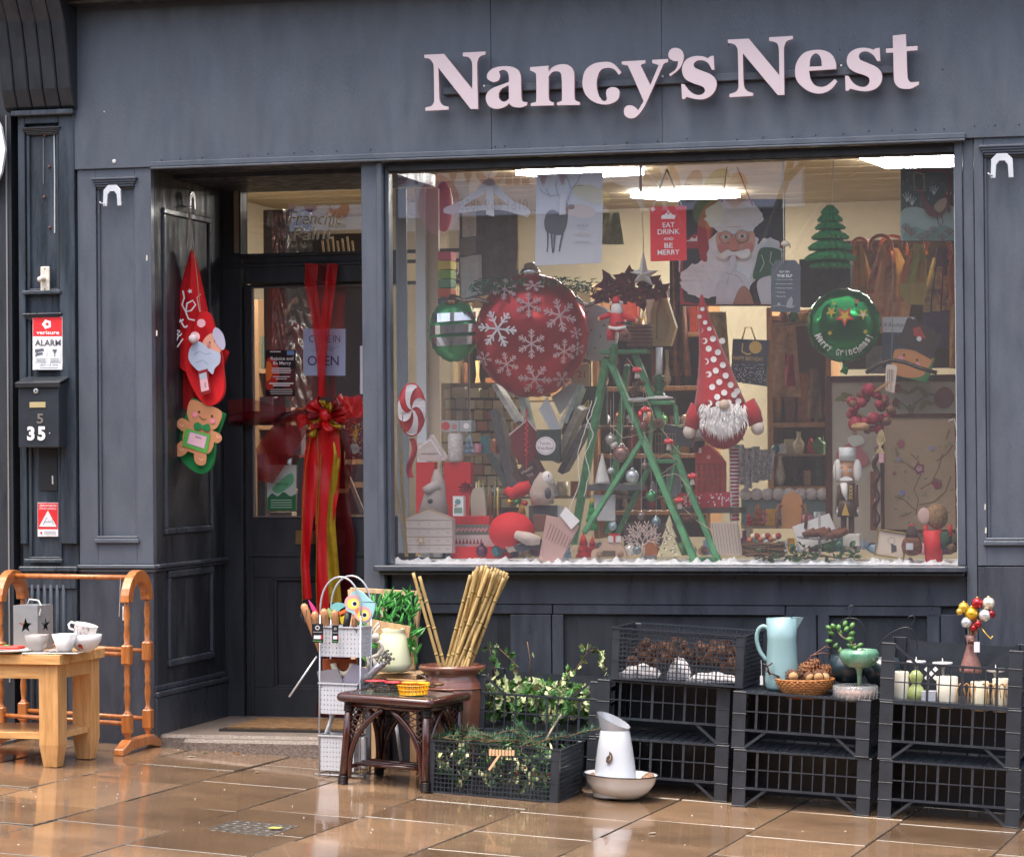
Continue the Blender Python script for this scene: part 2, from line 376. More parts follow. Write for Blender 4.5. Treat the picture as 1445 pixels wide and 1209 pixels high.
# drain cover let into the paving
dc=PG(355,1168)
t=thing('drain_cover','small dark patterned iron drain cover set in the wet paving','drain cover',dc)
g=G();g.box(-.14,.14,-.16,.16,0,.002);IRON=mat((.16,.14,.12),.3,.5,var=.4,vscale=40,bump=.4)
part(t,'plate',g,IRON,base=(0,0,0))
for i in range(6):
    for j in range(6):
        g=G();g.lathe([(.017,.002),(.015,.004)],(-.115+i*.046+(.0 if j % 2 else .01),-.13+j*.052,0),8);part(t,'stud',g,IRON,base=(0,0,0))
t.rotation_euler=(0,-GROT,ang);t.location.z -= .001
t=PG(388,1171);g=G();g.prism([(-.03,0),(-.01,.02),(.03,.012),(.02,-.012),(-.01,-.014)],-.001,.001,Matrix.Rotation(R(-86),4,'X'))
solo('fallen_leaf',g,mat('#b9b25a',.4,var=.3),'yellow fallen leaf lying on the wet drain cover','leaf',t+Vector((0,0,.01)),local=True)
for i in range(70):
    x,y=random.uniform(0,1445),random.uniform(1085,1205);q=PG(x,y)
    if i > 46: q=PG(random.uniform(235,440),random.uniform(1050,1068))
    g=G();g.sph((0,0,0),(random.uniform(.002,.005),.003,.002),5);solo('grit_crumb',g,mat((.5,.47,.42),.5),'pale crumb of grit lying on the wet paving','grit',q+Vector((0,0,.001)),group='pale crumbs of grit on the paving',local=True)

# ---- the shopfront
shop=thing('shopfront','slate grey painted wooden shopfront with a recessed door and one wide window','shopfront',(0,0,0))
def bx(g,x0,y0,x1,y1,Y0,Y1,ref=None):
    """box whose front face (at depth Y0) covers the px rectangle"""
    r=Y0 if ref is None else ref;a=P(x0,(y0+y1)/2,r);b=P(x1,(y0+y1)/2,r);c=P((x0+x1)/2,y0,r);d=P((x0+x1)/2,y1,r)
    return g.box(a.x,b.x,Y0,Y1,d.z,c.z)
ZF=PZ(219,0,700)       # underside of the fascia
XR=4.2
xj=[PX(108),PX(694,0,150),PX(935,0,150),XR]
for i in range(3):
    g=G();g.box(xj[i]+.0004,xj[i+1]-.0004,-.012+.002*(i % 2),.04,ZF,3.62);part(shop,'fascia_board',g,PAINT,bev=.002)
g=G();g.box(xj[0],XR,.04,.3,ZF+.004,3.7);part(shop,'fascia_core',g,PAINTD)
g=G();x0,x1=PX(213,-.03,237),PX(1362,-.03,195);g.box(x0,x1,-.032,-.014,ZF-.002,ZF+.024);g.box(x0,x1,-.044,-.014,ZF-.014,ZF-.004);part(shop,'fascia_bead',g,PAINT,bev=.003)
g=G();g.box(-2.6,XR,-.26,.3,3.625,3.70);g.box(-2.6,XR,-.14,-.015,3.595,3.622);part(shop,'cornice',g,PAINTD,bev=.01)
g=G();g.box(-3.6,XR,.02,.5,3.7,6.5);part(shop,'upper_wall',g,mat((.16,.08,.05),.8,var=.4,vscale=12,bump=.5))
nail=G();nail.sph((0,0,0),(.0035,.003,.0035),6);NM=mat((.02,.02,.02),.5);first=None
for (x,y) in [(228,226),(255,224),(285,222),(350,219),(378,217),(415,216),(440,214),(475,213),(523,211),(553,216),(585,216),(627,214),(686,212),(699,207),(712,206),(747,208),(794,206),(853,204),(885,201),(928,199),(970,196),(1040,197),(1077,194),(1118,193),(1151,191),(1190,189),(1226,185),(1259,184),(1292,183),(1332,182),(1375,178),(1404,177),(1438,176),(905,88),(1028,64),(1330,98),(1185,70),(60,0)]:
    if y < 10: continue
    q=P(x,y,-.013)
    if not first: first=part(shop,'nail_head',nail,NM);first.location=q
    else: again(first,shop,q)
for i,(x,y,r) in enumerate(((161,228,.011),(147,158,.004),(630,121,.0)),): 
    if r: g=G();q=P(x,y,-.013);g.sph(q,(r,.003,r),8);part(shop,'filler_spot',g,mat((.6,.6,.58),.6))

# moulded panel: four bars round a sunk field; M maps (along, out, up)
def frame_bars(g,x0,x1,z0,z1,w,d,y=0.,M=None):
    g.box(x0,x1,y-d,y+.004,z1-w,z1,M);g.box(x0,x1,y-d,y+.004,z0,z0+w,M)
    g.box(x0,x0+w,y-d+.0008,y+.004,z0+w,z1-w,M);g.box(x1-w,x1,y-d+.0008,y+.004,z0+w,z1-w,M)
def cap_mould(g,x0,x1,z,w,h,Y):    # a wedge shaped cap (profile widening upward)
    for k in range(4): e=w*(1-k/3)*.8;g.box(x0+e*.0-k*0+ (3-k)*w*.25,x1-(3-k)*w*.25,Y-.006-.006*k,Y+.01,z+h*k/4,z+h*(k+1)/4-.0004)
ZS=PZ(798,-.06,900)      # top of the sill
# left pilaster
xa,xb=PX(112),PX(216);pil=thing('pilaster',None,None);bpy.data.objects.remove(pil)
def pilaster(xa,xb,zt,px0,px1,zb,labelmat=PAINT,Y=0.,zl=ZS,back=.35,hasbot=True):
    g=G();zg=gz((xa+xb)/2)-.06
    g.box(xa,px0,Y,Y+.045,zl,zt);g.box(px1,xb,Y,Y+.045,zl,zt)
    zpt,zpb=zt-.085,zb
    g.box(px0,px1,Y+.0006,Y+.045,zpt,zt);g.box(px0,px1,Y+.0006,Y+.045,zl,zpb)
    p=part(shop,'pilaster',g,labelmat,bev=.002)
    g=G();g.box(xa,xb,Y+.045,Y+back,zg,zt);part(shop,'pilaster_core',g,labelmat,p)
    g=G();g.box(px0+.001,px1-.001,Y+.026,Y+.0448,zpb,zpt);part(shop,'sunk_field',g,labelmat,p)
    g=G();frame_bars(g,px0,px1,zpb,zpt,.014,.012,Y+.024);part(shop,'bead',g,labelmat,p,bev=.004)
    g=G();cap_mould(g,px0-.018,px1+.018,zpt-.004,.03,.045,Y);part(shop,'cap_moulding',g,labelmat,p,bev=.003)
    if hasbot: g=G();g.box(px0-.014,px1+.014,Y-.016,Y+.004,zpb-.014,zpb+.006);g.box(px0-.006,px1+.006,Y-.008,Y+.004,zpb+.0065,zpb+.02);part(shop,'foot_moulding',g,labelmat,p,bev=.003)
    return p
p=pilaster(xa,xb,ZF,PX(138),PX(193),PZ(762,0,165))
g=G();g.box(xa,xb+.002,-.006,.045,gz(-1.9)-.05,ZS-.02);part(shop,'plinth',g,PAINT2,p,bev=.003)
g=G();g.box(xa-.001,xb+.018,-.03,.02,ZS-.02,ZS-.001);g.box(xa,xb+.012,-.018,.02,ZS-.038,ZS-.0205);part(shop,'ledge',g,PAINT,p,bev=.004)
# right pilaster
xa2,xb2=PX(1364),PX(1364)+.62
g=G();g.box(PX(1351,0),PX(1362),.0,.1,ZS,ZF);g.box(PX(1362.6),PX(1378),.012,.1,gz(2)-.05,ZF);part(shop,'window_post',g,PAINT,bev=.003)
p=pilaster(PX(1379),PX(1379)+.4,ZF+.01,PX(1392),PX(1392)+.24,PZ(765,0,1400))
g=G();g.box(PX(1379),XR,.002,.045,gz(2.5)-.1,ZS-.004);part(shop,'plinth',g,PAINT2,p,bev=.003)
g=G();g.box(PX(1379)+.4,XR,.0,.3,ZS,ZF);part(shop,'pilaster_core',g,PAINT,p)
# recess: left return wall
XRt=PX(217,0,800)
YD=1.02
MR=Matrix(((0,-1,0,XRt),(1,0,0,0),(0,0,1,0),(0,0,0,1)))   # (along Y, out = +X reversed, up)
def mret(g): return g
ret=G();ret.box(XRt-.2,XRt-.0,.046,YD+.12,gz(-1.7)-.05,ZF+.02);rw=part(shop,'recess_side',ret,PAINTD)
Mx=Matrix(((0,-1,0,XRt),(1,0,0,0),(0,0,1,0),(0,0,0,1)))
g=G();frame_bars(g,.14,.80,PZ(752,.4,265),2.62,.03,.014,0,Mx);part(shop,'side_moulding',g,PAINT2,rw,bev=.005)
g=G();frame_bars(g,.17,.80,.37,.84,.035,.016,0,Mx);part(shop,'side_moulding',g,PAINT2,rw,bev=.006)
g=G();g.box(.0,YD-.03,-.03,.004,ZS-.02,ZS-.001,Mx);g.box(.0,YD-.03,-.018,.004,ZS-.036,ZS-.0205,Mx);part(shop,'ledge',g,PAINT2,rw,bev=.004)
g=G();g.box(.0,YD-.03,-.022,.004,.235,.262,Mx);g.box(.0,YD-.03,-.014,.004,gz(-1.7)-.05,.234,Mx);g.box(0,YD-.03,-.008,.004,.2625,.29,Mx);part(shop,'skirting',g,PAINT2,rw,bev=.005)
# recess: soffit and right return
XPl=PX(513,.02,500);XPr=PX(549,.02,500)
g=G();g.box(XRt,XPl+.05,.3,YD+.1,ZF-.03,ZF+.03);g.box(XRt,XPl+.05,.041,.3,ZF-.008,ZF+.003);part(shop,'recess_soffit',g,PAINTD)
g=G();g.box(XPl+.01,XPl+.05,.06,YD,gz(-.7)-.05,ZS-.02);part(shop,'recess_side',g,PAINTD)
g=G();g.box(XPl,XPr-.02,.0,.06,gz(-.7)-.06,ZF);wp=part(shop,'window_post',g,PAINT,bev=.003)
g=G();g.box(XPr-.048,XPr-.02,-.014,.0,gz(-.7)-.06,ZF-.014);g.box(XPr-.0195,XPr,.03,.1,ZS,ZF-.014);part(shop,'post_bead',g,PAINT,wp,bev=.004)
# display window
GY=.11
wx0,wx1=PX(549,GY,500),PX(1351,GY,500);wzt=PZ(234,GY,850)
win=G();win.box(XPr,PX(1351,0),.02,.10,wzt,ZF-.0145);win.box(XPr-.01,PX(1352,0),.05,.14,wzt-.004,wzt);wf=part(shop,'window_head',win,PAINTD,bev=.002)  # dark coat: shade under the fascia is put into the head's colour
GLASS=glass_thin('window_glass',ior=2.15,veil=.026)
g=G();g.box(wx0,wx1,GY,GY+.006,ZS-.005,wzt);part(shop,'window_pane',g,GLASS)
g=G();g.box(wx0-.001,wx0+.006,GY-.03,GY-.002,ZS,wzt);g.box(wx1-.006,wx1+.001,GY-.03,GY-.002,ZS,wzt);part(shop,'glazing_bead',g,mat((.55,.56,.56),.5))
g=G();xs0,xs1=PX(527,-.07,800),PX(1363,-.07,800);g.box(xs0,xs1,-.075,GY+.03,ZS-.028,ZS-.001);g.box(xs0+.02,xs1-.01,-.05,.03,ZS-.045,ZS-.0285);part(shop,'window_sill',g,PAINT2,bev=.005)
# stall riser
SY=.03;zb=-.35
sr=G();sr.box(XPr-.02,PX(1362),SY+.022,SY+.06,zb,ZS-.03);sr_o=part(shop,'stall_riser',sr,PAINTD)
def srp(nm,x0,y0,x1,y1,dy=0.,m=PAINT2,bot=None):
    g=G();a=P(x0,900,SY).x;b=P(x1,900,SY).x;g.box(a,b,SY-dy,SY+.0215,zb if bot is None else bot,PZ(y0,SY,(x0+x1)/2) if y0 else ZS-.046);part(shop,nm,g,m,sr_o,bev=.003)
z1,z2=PZ(853,SY,900),PZ(867,SY,900)
g=G();g.box(XPr,PX(1362),SY-.004,SY+.021,z1,ZS-.046);part(shop,'rail',g,PAINT2,sr_o,bev=.003)
for a,b in ((552,777.5),(779,1106),(1107.5,1326)):
    g=G();g.box(PX(a,SY),PX(b,SY),SY,SY+.021,z2,z1-.002);part(shop,'rail',g,PAINT2,sr_o,bev=.003)
for a,b in ((552,590),(720,777.5),(779,795),(1107.5,1119),(1120,1152),(1154,1170),(1308,1326),(1327.5,1363)):
    srp('stile',a,867,b,0,0,bot=zb);sr_o.children[-1]
for o in list(sr_o.children)[-8:]:
    pass
# door wall at the back of the recess
DZ0=PZ(1017,YD,400)
XD0,XD1=PX(321,YD,700),XPl+.25
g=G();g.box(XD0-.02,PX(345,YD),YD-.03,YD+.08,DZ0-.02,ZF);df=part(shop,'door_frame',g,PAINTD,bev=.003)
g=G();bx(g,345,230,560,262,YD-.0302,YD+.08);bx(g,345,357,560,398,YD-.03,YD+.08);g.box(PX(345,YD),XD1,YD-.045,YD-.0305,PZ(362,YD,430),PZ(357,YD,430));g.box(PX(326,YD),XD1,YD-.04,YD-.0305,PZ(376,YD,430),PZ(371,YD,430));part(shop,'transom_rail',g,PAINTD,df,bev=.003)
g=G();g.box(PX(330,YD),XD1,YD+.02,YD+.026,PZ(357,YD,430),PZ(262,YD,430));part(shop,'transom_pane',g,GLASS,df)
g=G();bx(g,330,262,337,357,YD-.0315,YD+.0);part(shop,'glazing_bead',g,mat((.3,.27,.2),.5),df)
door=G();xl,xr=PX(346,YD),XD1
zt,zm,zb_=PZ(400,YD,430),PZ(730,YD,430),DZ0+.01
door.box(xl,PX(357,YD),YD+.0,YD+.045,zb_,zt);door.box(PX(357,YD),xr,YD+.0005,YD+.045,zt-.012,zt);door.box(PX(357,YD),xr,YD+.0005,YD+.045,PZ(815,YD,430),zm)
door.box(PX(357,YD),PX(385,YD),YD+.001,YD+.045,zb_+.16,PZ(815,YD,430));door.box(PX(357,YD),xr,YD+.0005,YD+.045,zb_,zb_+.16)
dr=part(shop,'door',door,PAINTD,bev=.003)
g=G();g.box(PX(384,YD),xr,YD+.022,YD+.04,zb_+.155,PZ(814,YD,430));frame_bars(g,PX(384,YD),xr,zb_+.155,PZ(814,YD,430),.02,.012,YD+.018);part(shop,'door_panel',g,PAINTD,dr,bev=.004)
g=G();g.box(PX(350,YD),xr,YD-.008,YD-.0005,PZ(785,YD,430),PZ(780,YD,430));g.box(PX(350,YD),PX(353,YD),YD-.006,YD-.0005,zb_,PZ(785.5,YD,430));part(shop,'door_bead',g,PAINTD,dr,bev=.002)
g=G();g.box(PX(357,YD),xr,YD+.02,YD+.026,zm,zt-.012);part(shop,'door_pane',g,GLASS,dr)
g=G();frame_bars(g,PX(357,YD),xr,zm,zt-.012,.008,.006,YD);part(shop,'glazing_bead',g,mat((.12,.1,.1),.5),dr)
g=G();a,b=P(417,748,YD),P(487,768,YD);g.box(a.x,b.x,YD-.008,YD-.0005,b.z,a.z);lp=part(shop,'letter_plate',g,mat((.35,.25,.12),.3,.8,var=.3),dr,bev=.003)
# threshold step
sp=G();q0,q1=PG(238,1049),PG(452,1061)
ZT=.055
sp.box(XRt+.002,XPl+.01,.03,YD+.05,gz(-1.2)-.12,ZT);sp.box(PX(262,.0,1040),XPl+.01,-.06,.0295,gz(-1.2)-.12,ZT-.012)
AGG=mat((.20,.165,.14),.5,var=.6,vscale=90,bump=1.,bscale=120,col2=(.07,.055,.05))
solo('doorstep',sp,AGG,'pebbly grey and pink concrete doorstep in front of the recessed shop door','doorstep',(0,0,0),bev=.015)
g=G();a=P(318,1032,.35);g.box(PX(322,.35,1030),PX(500,.35,1030),.22,.78,ZT,ZT+.012);dm=thing('doormat','brown bristle doormat with a black rubber edge lying on the doorstep','doormat',(PX(400,.5,1030),.5,ZT))
part(dm,'rubber_edge',g,mat((.02,.02,.02),.5));g=G();g.box(PX(330,.35,1030),PX(500,.35,1030),.25,.75,ZT+.0122,ZT+.02);part(dm,'bristle',g,mat((.2,.11,.045),.9,var=.6,vscale=30,bump=1,bscale=200,col2=(.05,.03,.015)))

# ---- neighbour's front at the left edge
nb=thing('neighbouring_shopfront','black weathered pilaster and scroll bracket of the next shop at the left edge','shopfront',(0,0,0))
xn0,xn1=PX(27,-.02,500),PX(106,-.02,500);zc=PZ(160,-.02,60)
g=G();g.box(xn0,xn1,.012,.3,gz(-2.2)-.08,zc);np_=part(nb,'pilaster',g,OLDP,bev=.003)
g=G();g.box(xn0,PX(40,0),-.02,.0115,.98-.0,zc);g.box(PX(88,0),xn1,-.02,.0115,.98,zc);g.box(PX(40,0),PX(88,0),-.0195,.0115,zc-.05,zc);part(nb,'pilaster_stile',g,OLDP,np_,bev=.003)
z=ZS-.02
g=G();g.box(xn0-.0,xn1+.012,-.045,.02,z-.015,z+.01);g.box(xn0,xn1,-.03,.0,z-.1,z-.0155);part(nb,'ledge',g,OLDP,np_,bev=.004)
g=G();g.box(xn0,xn1,-.02,.0115,gz(-2.2)-.08,z-.1005)
for k in range(7): xx=xn0+.03+k*.033;g.tube([(xx,-.022,.12),(xx,-.022,.78)],.011,8)
part(nb,'fluted_base',g,OLDP,np_,bev=.002)
for (y0,y1) in ((186,412),(448,790)):
    za,zb2=PZ(y0,0,60),PZ(y1,0,60);g=G();frame_bars(g,PX(41,0),PX(87,0),zb2,za,.016,.014,.006);cap_mould(g,PX(37,0),PX(92,0),za-.01,.02,.03,-.012);g.box(PX(37,0),PX(91,0),-.034,-.0125,zb2-.012,zb2+.006);part(nb,'panel_moulding',g,OLDP,np_,bev=.003)
# bracket (console) and slanting boards above
prof=[(-.02,0),(-.05,.02),(-.09,.1),(-.12,.25),(-.17,.42),(-.25,.55),(-.30,.62),(-.30,.9),(.2,.9),(.2,0)]
Mc=Matrix(((0,1,0,0),(1,0,0,0),(0,0,1,0),(0,0,0,1)))
for k in range(5):
    a=xn0-.06+(xn1+.02-xn0+.06)*k/5;b=xn0-.06+(xn1+.02-xn0+.06)*(k+1)/5
    g=G();g.prism([(p[0]-.003*(k % 2)-.001*k,p[1]+zc+.01) for p in prof],a+.002,b-.002,Matrix(((0,1,0,0),(1,0,0,0),(0,0,1,0),(0,0,0,1))));part(nb,'bracket_board',g,PAINTD,bev=.006)
g=G();g.box(xn0-.02,xn1+.01,-.06,.1,zc-.012,zc+.012);part(nb,'bracket_foot',g,OLDP,bev=.004)
g=G();g.box(-4.5,xn0-.03,.08,.5,-.3,3.7);g.box(-4.5,xn0-.045,.0,.079,gz(-2.5)-.1,zc);part(nb,'wall',g,PAINTD)
g=G();g.box(PX(9,-.01,500),PX(11,-.01,500),-.006,-.0001,.3,zc);part(nb,'door_edge',g,mat((.2,.2,.2),.5))
g=G();g.prism([(x*.1,z*.22) for x,z in ((-1,-1),(.1,-.95),(.6,-.5),(.8,0),(.6,.5),(.1,.95),(-1,1))],0,.02,Matrix.Translation(P(-14,212,-.06)))
solo('hanging_sign',g,mat('#e8e8ee',.4),'edge of a round white sign at the far left edge','sign',(0,0,0))
g=G();g.box(xn1+.002,xj[0]-.002,.02,.2,-.2,3.6);part(nb,'green_strip',g,mat((.008,.03,.02),.6))

# ---- street opposite: it shows only as reflections in the window
OY=-17.0
def PM(px,py,d=0.):   # px of the mirror image -> real point on the opposite front, whose face lies at OY
    q=P(px,py,2*GY - OY + 0);return Vector((q.x,OY + d,q.z))
opp=thing('opposite_building','shop across the street seen mirrored in the window glass','building',(0,OY,0))
g=G();g.box(-18,14,OY-6,OY-.2,-2,6.6);ow=part(opp,'wall',g,mat((.10,.06,.05),.8,var=.4,vscale=4,bump=.3))
q0,q1=PM(553,308),PM(1105,228);zt=max(q0.z,q1.z)+.45
g=G();g.box(q0.x-.4,q1.x+.2,OY-.199,OY,q0.z,zt);part(opp,'sign_board',g,mat('#e6e6f4',.5,var=.05))
a=Art(0,fn=lambda x,y,d: PM(x,y,d+.002),step=.002)
for (s_,x,y,w,h) in (('Willow',690,238,245,46),('Wo',595,236,90,46)):
    pass
for ch,x,w in (('W',780,64),('i',742,12),('l',729,9),('l',718,9),('o',692,44),('w',650,56),('W',600,56),('o',563,32)):
    a.text(ch,x,235 if ch != 'o' else 240,52 if ch not in 'ow' else 44,'#6d3a70',w=w,mirror=False,bold=.02)
a.text('5584 966 1610'[::-1] and '0161 669 4855',697,289,15,'#54406f',w=97,mirror=True)
a2=Art(0,fn=lambda x,y,d: PM(x,y,d+.01),step=.002)
for (cx,cy,rx,ry,rt,c) in ((918,275,14,32,-.35,'#96484a'),(876,287,20,38,-.75,'#4c2b44'),(948,262,13,30,-.1,'#c8702a'),(978,262,12,24,.35,'#8a3b30'),(1010,262,16,28,.6,'#a89a30'),(1000,300,22,24,0,'#8f9a2c'),(835,274,28,12,.3,'#d8c254'),(820,298,22,10,.1,'#dd8a4e'),(1040,268,15,26,.2,'#c46a30'),(620,290,30,44,0,'#b45a80')):
    pts=[]
    for i in range(14):
        th=6.2832*i/14;x,y=math.cos(th)*rx*(1 if abs(math.sin(th)) < .9 else .5),math.sin(th)*ry;pts.append((cx+x*math.cos(rt)-y*math.sin(rt),cy+x*math.sin(rt)+y*math.cos(rt)))
    a2.poly(pts,c)
# lettering must face the street, so it is read mirrored in the glass
a.put(opp,'lettering');a2.put(opp,'leaf_motif')
# ================================================================== SIGN LETTERS
PINK=mat((.54,.455,.485),.6,var=.03);EDGE=mat('#b98f96',.5)
sign=thing('shop_sign',"row of pale pink raised serif letters fixed to the grey fascia",'sign',(0,0,0))
LT=[]
LT.append((590,60,"78,160! 330,148! 690,600! 692,330 680,240 640,190 570,178! 570,132! 858,118! 858,158! 790,182 758,240 752,330 765,850! 670,850! 258,325! 268,640 275,740 310,800 388,822! 388,858! 92,872! 92,832! 165,812 198,770 205,700 198,330 185,260 140,210 80,200!",()))
LT.append((590,60,"1160,775! 1100,825 990,848 900,810 862,720 885,640 960,580 1080,535 1158,505! 1155,430 1135,375 1085,350 1030,372! 1045,430 1020,490 950,505 885,465 885,400 950,335 1060,308 1180,310 1270,350 1308,430 1312,560 1318,720 1340,755 1392,765! 1390,800! 1320,828 1230,826 1185,805",("1155,548! 1070,590 1030,650 1035,720 1080,755 1130,745 1158,715!",)))
LT.append((740,60,"72,318! 307,298! 308,375! 370,310 470,280 560,292 620,350 636,440 638,700 660,745 706,762! 706,798! 415,803! 415,768! 460,752 478,720 475,470 460,390 410,370 350,385 308,440! 310,700 330,750 375,768! 375,803! 82,812! 82,775! 125,765 150,735 150,440 135,390 72,358!",()))
LT.append((740,60,"1238,385! 1202,415! 1150,350 1070,325 980,350 935,430 920,540 940,660 985,735 1025,748 1052,722 1040,650 1060,595 1130,570 1200,600 1212,670 1180,740 1090,785 980,790 860,745 770,650 740,520 770,370 870,280 1010,250 1130,270",()))
LT.append((870,60,"65,245! 368,228! 368,268! 325,280 310,300! 430,548! 525,320 528,290 455,265! 455,225! 658,212! 658,250! 605,275 575,330 400,725 330,860 250,950 170,968 105,930 95,860 130,810 190,805 240,830 275,868! 345,750! 160,330 125,295 67,282!",()))
LT.append((870,60,"668,405! 740,360 775,300 785,240! 730,238 675,205 660,150 690,90 750,72 820,95 855,160 850,240 800,340 685,434!",()))
LT.append((870,60,"1195,178! 1238,172! 1248,350! 1215,350! 1170,270 1100,230 1030,235 985,270 995,320 1080,360 1200,410 1265,480 1272,570 1225,660 1130,720 1020,725 890,695! 875,722! 835,722! 825,530! 865,535! 920,610 990,660 1060,672 1115,645 1125,600 1085,560 960,515 875,465 838,390 840,300 890,220 980,180 1090,178 1165,205!",()))
LT.append((1020,40,"62,148! 330,134! 720,602! 715,300 700,210 660,178 590,163! 590,118! 893,100! 893,140! 820,165 788,220 778,320 785,850! 700,853! 255,322! 262,640 272,745 310,800 387,828! 387,862! 85,882! 85,842! 160,815 195,770 200,700 192,330 180,250 140,205 65,190!",()))
LT.append((1020,40,"1100,545! 1115,640 1160,715 1230,748 1320,735 1425,650! 1460,680! 1390,770 1290,825 1180,830 1060,785 950,680 920,560 945,430 1030,320 1160,280 1290,285 1390,340 1440,440 1445,522!",("1105,492! 1115,400 1150,340 1195,325 1235,355 1258,420 1260,485!",)))
LT.append((1150,40,"775,258! 825,250! 832,420! 795,422! 745,345 670,300 600,305 562,345 575,400 660,440 790,500 850,580 848,680 790,760 690,800 580,800 450,770! 425,798! 390,798! 385,605! 425,610! 490,700 570,745 645,745 690,700 690,640 630,600 510,560 430,500 405,420 430,330 510,270 610,250 700,262 745,278!",()))
LT.append((1150,40,"992,95! 1158,78! 1165,235! 1308,228! 1308,282! 1168,295! 1178,600 1195,665 1230,690 1328,682! 1325,718! 1240,765 1140,775 1060,750 1012,680 1003,560 998,312! 905,315! 905,262! 995,255!",()))
KL=120/1084.0
for n_,(ox,oy,s_,hs) in enumerate(LT):
    pts=smooth_pts(s_,ox,oy,KL);hol=[smooth_pts(h,ox,oy,KL) for h in hs]
    g=px_prism(pts,-.085,.022,holes=hol)
    nm='apostrophe' if n_ == 5 else 'letter'
    L_=part(sign,nm,g,[PINK])
    # brownish side edge: the faces that look sideways
    L_.data.materials.append(EDGE)
    for p_ in L_.data.polygons:
        if abs(p_.normal.y) < .5: p_.material_index=1
    g=G();c=P(sum(p[0] for p in pts)/len(pts),sum(p[1] for p in pts)/len(pts),-.06)
for a,b in ((PX(625,-.03,125),PX(988,-.03,110)),(PX(988.6,-.03,110),PX(1262,-.03,98))):
    g=G();M=Matrix.Translation(Vector((a,0,P(625,128,-.03).z))) @ Matrix.Rotation(R(-.55),4,'Y')
    z=P(625,129,-.03).z + (a-PX(625,-.03,125))*.0075
    g.box(0,b-a,-.040,-.0135,-.018,.018,Matrix.Translation((a,0,z)) @ Matrix.Rotation(-.0075,4,'Y'))
    part(sign,'mounting_rail',g,PAINT,bev=.003)
for x,y in ((683,122),(935,108),(1187,93)):
    g=G();g.sph(P(x,y,-.041),(.006,.003,.006),8);part(sign,'screw_head',g,mat('#cfcfc4',.3,.5))
for x,y in ((625,128),): pass

# ================================================================== FITTINGS ON THE LEFT
# hooks
STEEL=mat('#d9dde2',.35,.35,var=.15)
def hook(x,y,label,w=28,Y=0.,M=None):
    t=thing('bracket_hook',label,'hook',P(x,y,Y),group=None)
    k=.0034*w/28;out=[(-14,15),(-13,-8),(-6,-15),(6,-15),(13,-8),(14,15),(8,15),(7,-1),(3,-6),(-3,-6),(-7,-1),(-8,15)]
    g=G();g.prism([(a*k,-b*k) for a,b in out],-.045,-.033,M);part(t,'plate',g,STEEL,base=(0,0,0),bev=.0015)
    for s_ in (-11,11): g=G();g.tube([(s_*k,-.034,-10*k),(s_*k,-.001,-10*k)],.004,6,M=M);part(t,'fixing_bolt',g,STEEL,base=(0,0,0))
    g=G();g.tube([(-11*k,-.04,-12*k),(-15*k,-.06,-11*k),(-17*k,-.06,-9*k)],.003,6,M=M);part(t,'prong',g,STEEL,base=(0,0,0));return t
hook(163,277,'white steel horseshoe hook bracket at the top of the left pilaster')
hook(1415,235,'white steel horseshoe hook bracket at the top of the right pilaster',30)
th=hook(265,283,'dark steel hook in the doorway that carries the hanging stockings',24,.45);th.location=(XRt,.45,P(265,283,.45).z);th.rotation_euler=(0,0,R(90))
# white latch
q=P(67,394,.0)
t=thing('latch_plate','cream painted latch plate with a small round knob above the alarm sign','latch',q)
CRM=mat('#d9d3c6',.4,var=.3,vscale=40)
g=G();g.box(-.024,.024,-.032,-.024,-.06,.06);part(t,'plate',g,CRM,base=(0,0,0),bev=.003)
g=G();g.tube([(-.006,-.03,.0),(-.006,-.06,.002)],.012,12);g.sph((-.012,-.065,-.004),(.014,.012,.014),10);part(t,'knob',g,CRM,base=(0,0,0))
for z in (-.05,.05): g=G();g.sph((0,-.033,z),.004,6);part(t,'screw',g,mat('#7a6a50',.4),base=(0,0,0))
# screws and scar on the upper panel
for x,y in ((63,191),(69,235),(62,278),(70,321)):
    g=G();g.tube([P(x,y,.012),P(x,y,-.004)],.006,8);solo('rusty_screw',g,mat('#8a5a40',.6,var=.5),'rusty screw in the bare panel above the latch','screw',P(x,y,0),group='rusty screws in the bare panel')
a=Art(.005);a.line([(76,184),(77,250),(77,329)],1.6,'#b9bec2');a.line([(61,195),(61,260)],1,'#6b6f76');a.put(nb,'paint_scar')
# alarm sign
WHT='#f0f0f2'
def plate(name,label,cat,x0,y0,x1,y1,Y,th,colr,rough=.35):
    t=thing(name,label,cat,P((x0+x1)/2,(y0+y1)/2,Y));g=px_prism([(x0,y0),(x1,y0),(x1,y1),(x0,y1)],Y,th);part(t,'panel',g,mat(colr,rough),bev=.0008);return t
t=plate('alarm_sign','red and white burglar alarm notice with camera symbols above the letterbox','sign',46,447,88,522,-.021,.02,WHT)
a=Art(-.0212);a.rect(46.5,447.5,87.5,474.5,'#e02a30');a.poly([(66+7*math.cos(i*.6283)*(1 if i % 2 else .8),457.5+7*math.sin(i*.6283)*(1 if i % 2 else .8)) for i in range(10)],'#ffffff');a.disc(66.5,457.5,2.2,'#e02a30')
a.text('verisure',67.5,469.3,5.2,'#ffffff',w=32,bold=.012);a.text('ALARM',67.5,483.5,8.6,'#55585e',w=36.5,bold=.02)
a.rect(48.5,491,66,511,'#dfe2e6');a.rect(69,491,85.5,511,'#dfe2e6');a.poly([(49,493),(61,491.5),(62.5,495),(50,498)],'#5b5f68');a.poly([(50,499),(60,497),(60.5,500),(51,502)],'#5b5f68');a.line([(50,503),(53,498)],1.6,'#5b5f68')
a.poly([(73.5,493),(80.5,493),(77.6,498.5),(76.4,498.5)],'#5b5f68');a.line([(77,498),(77,503)],1,'#5b5f68')
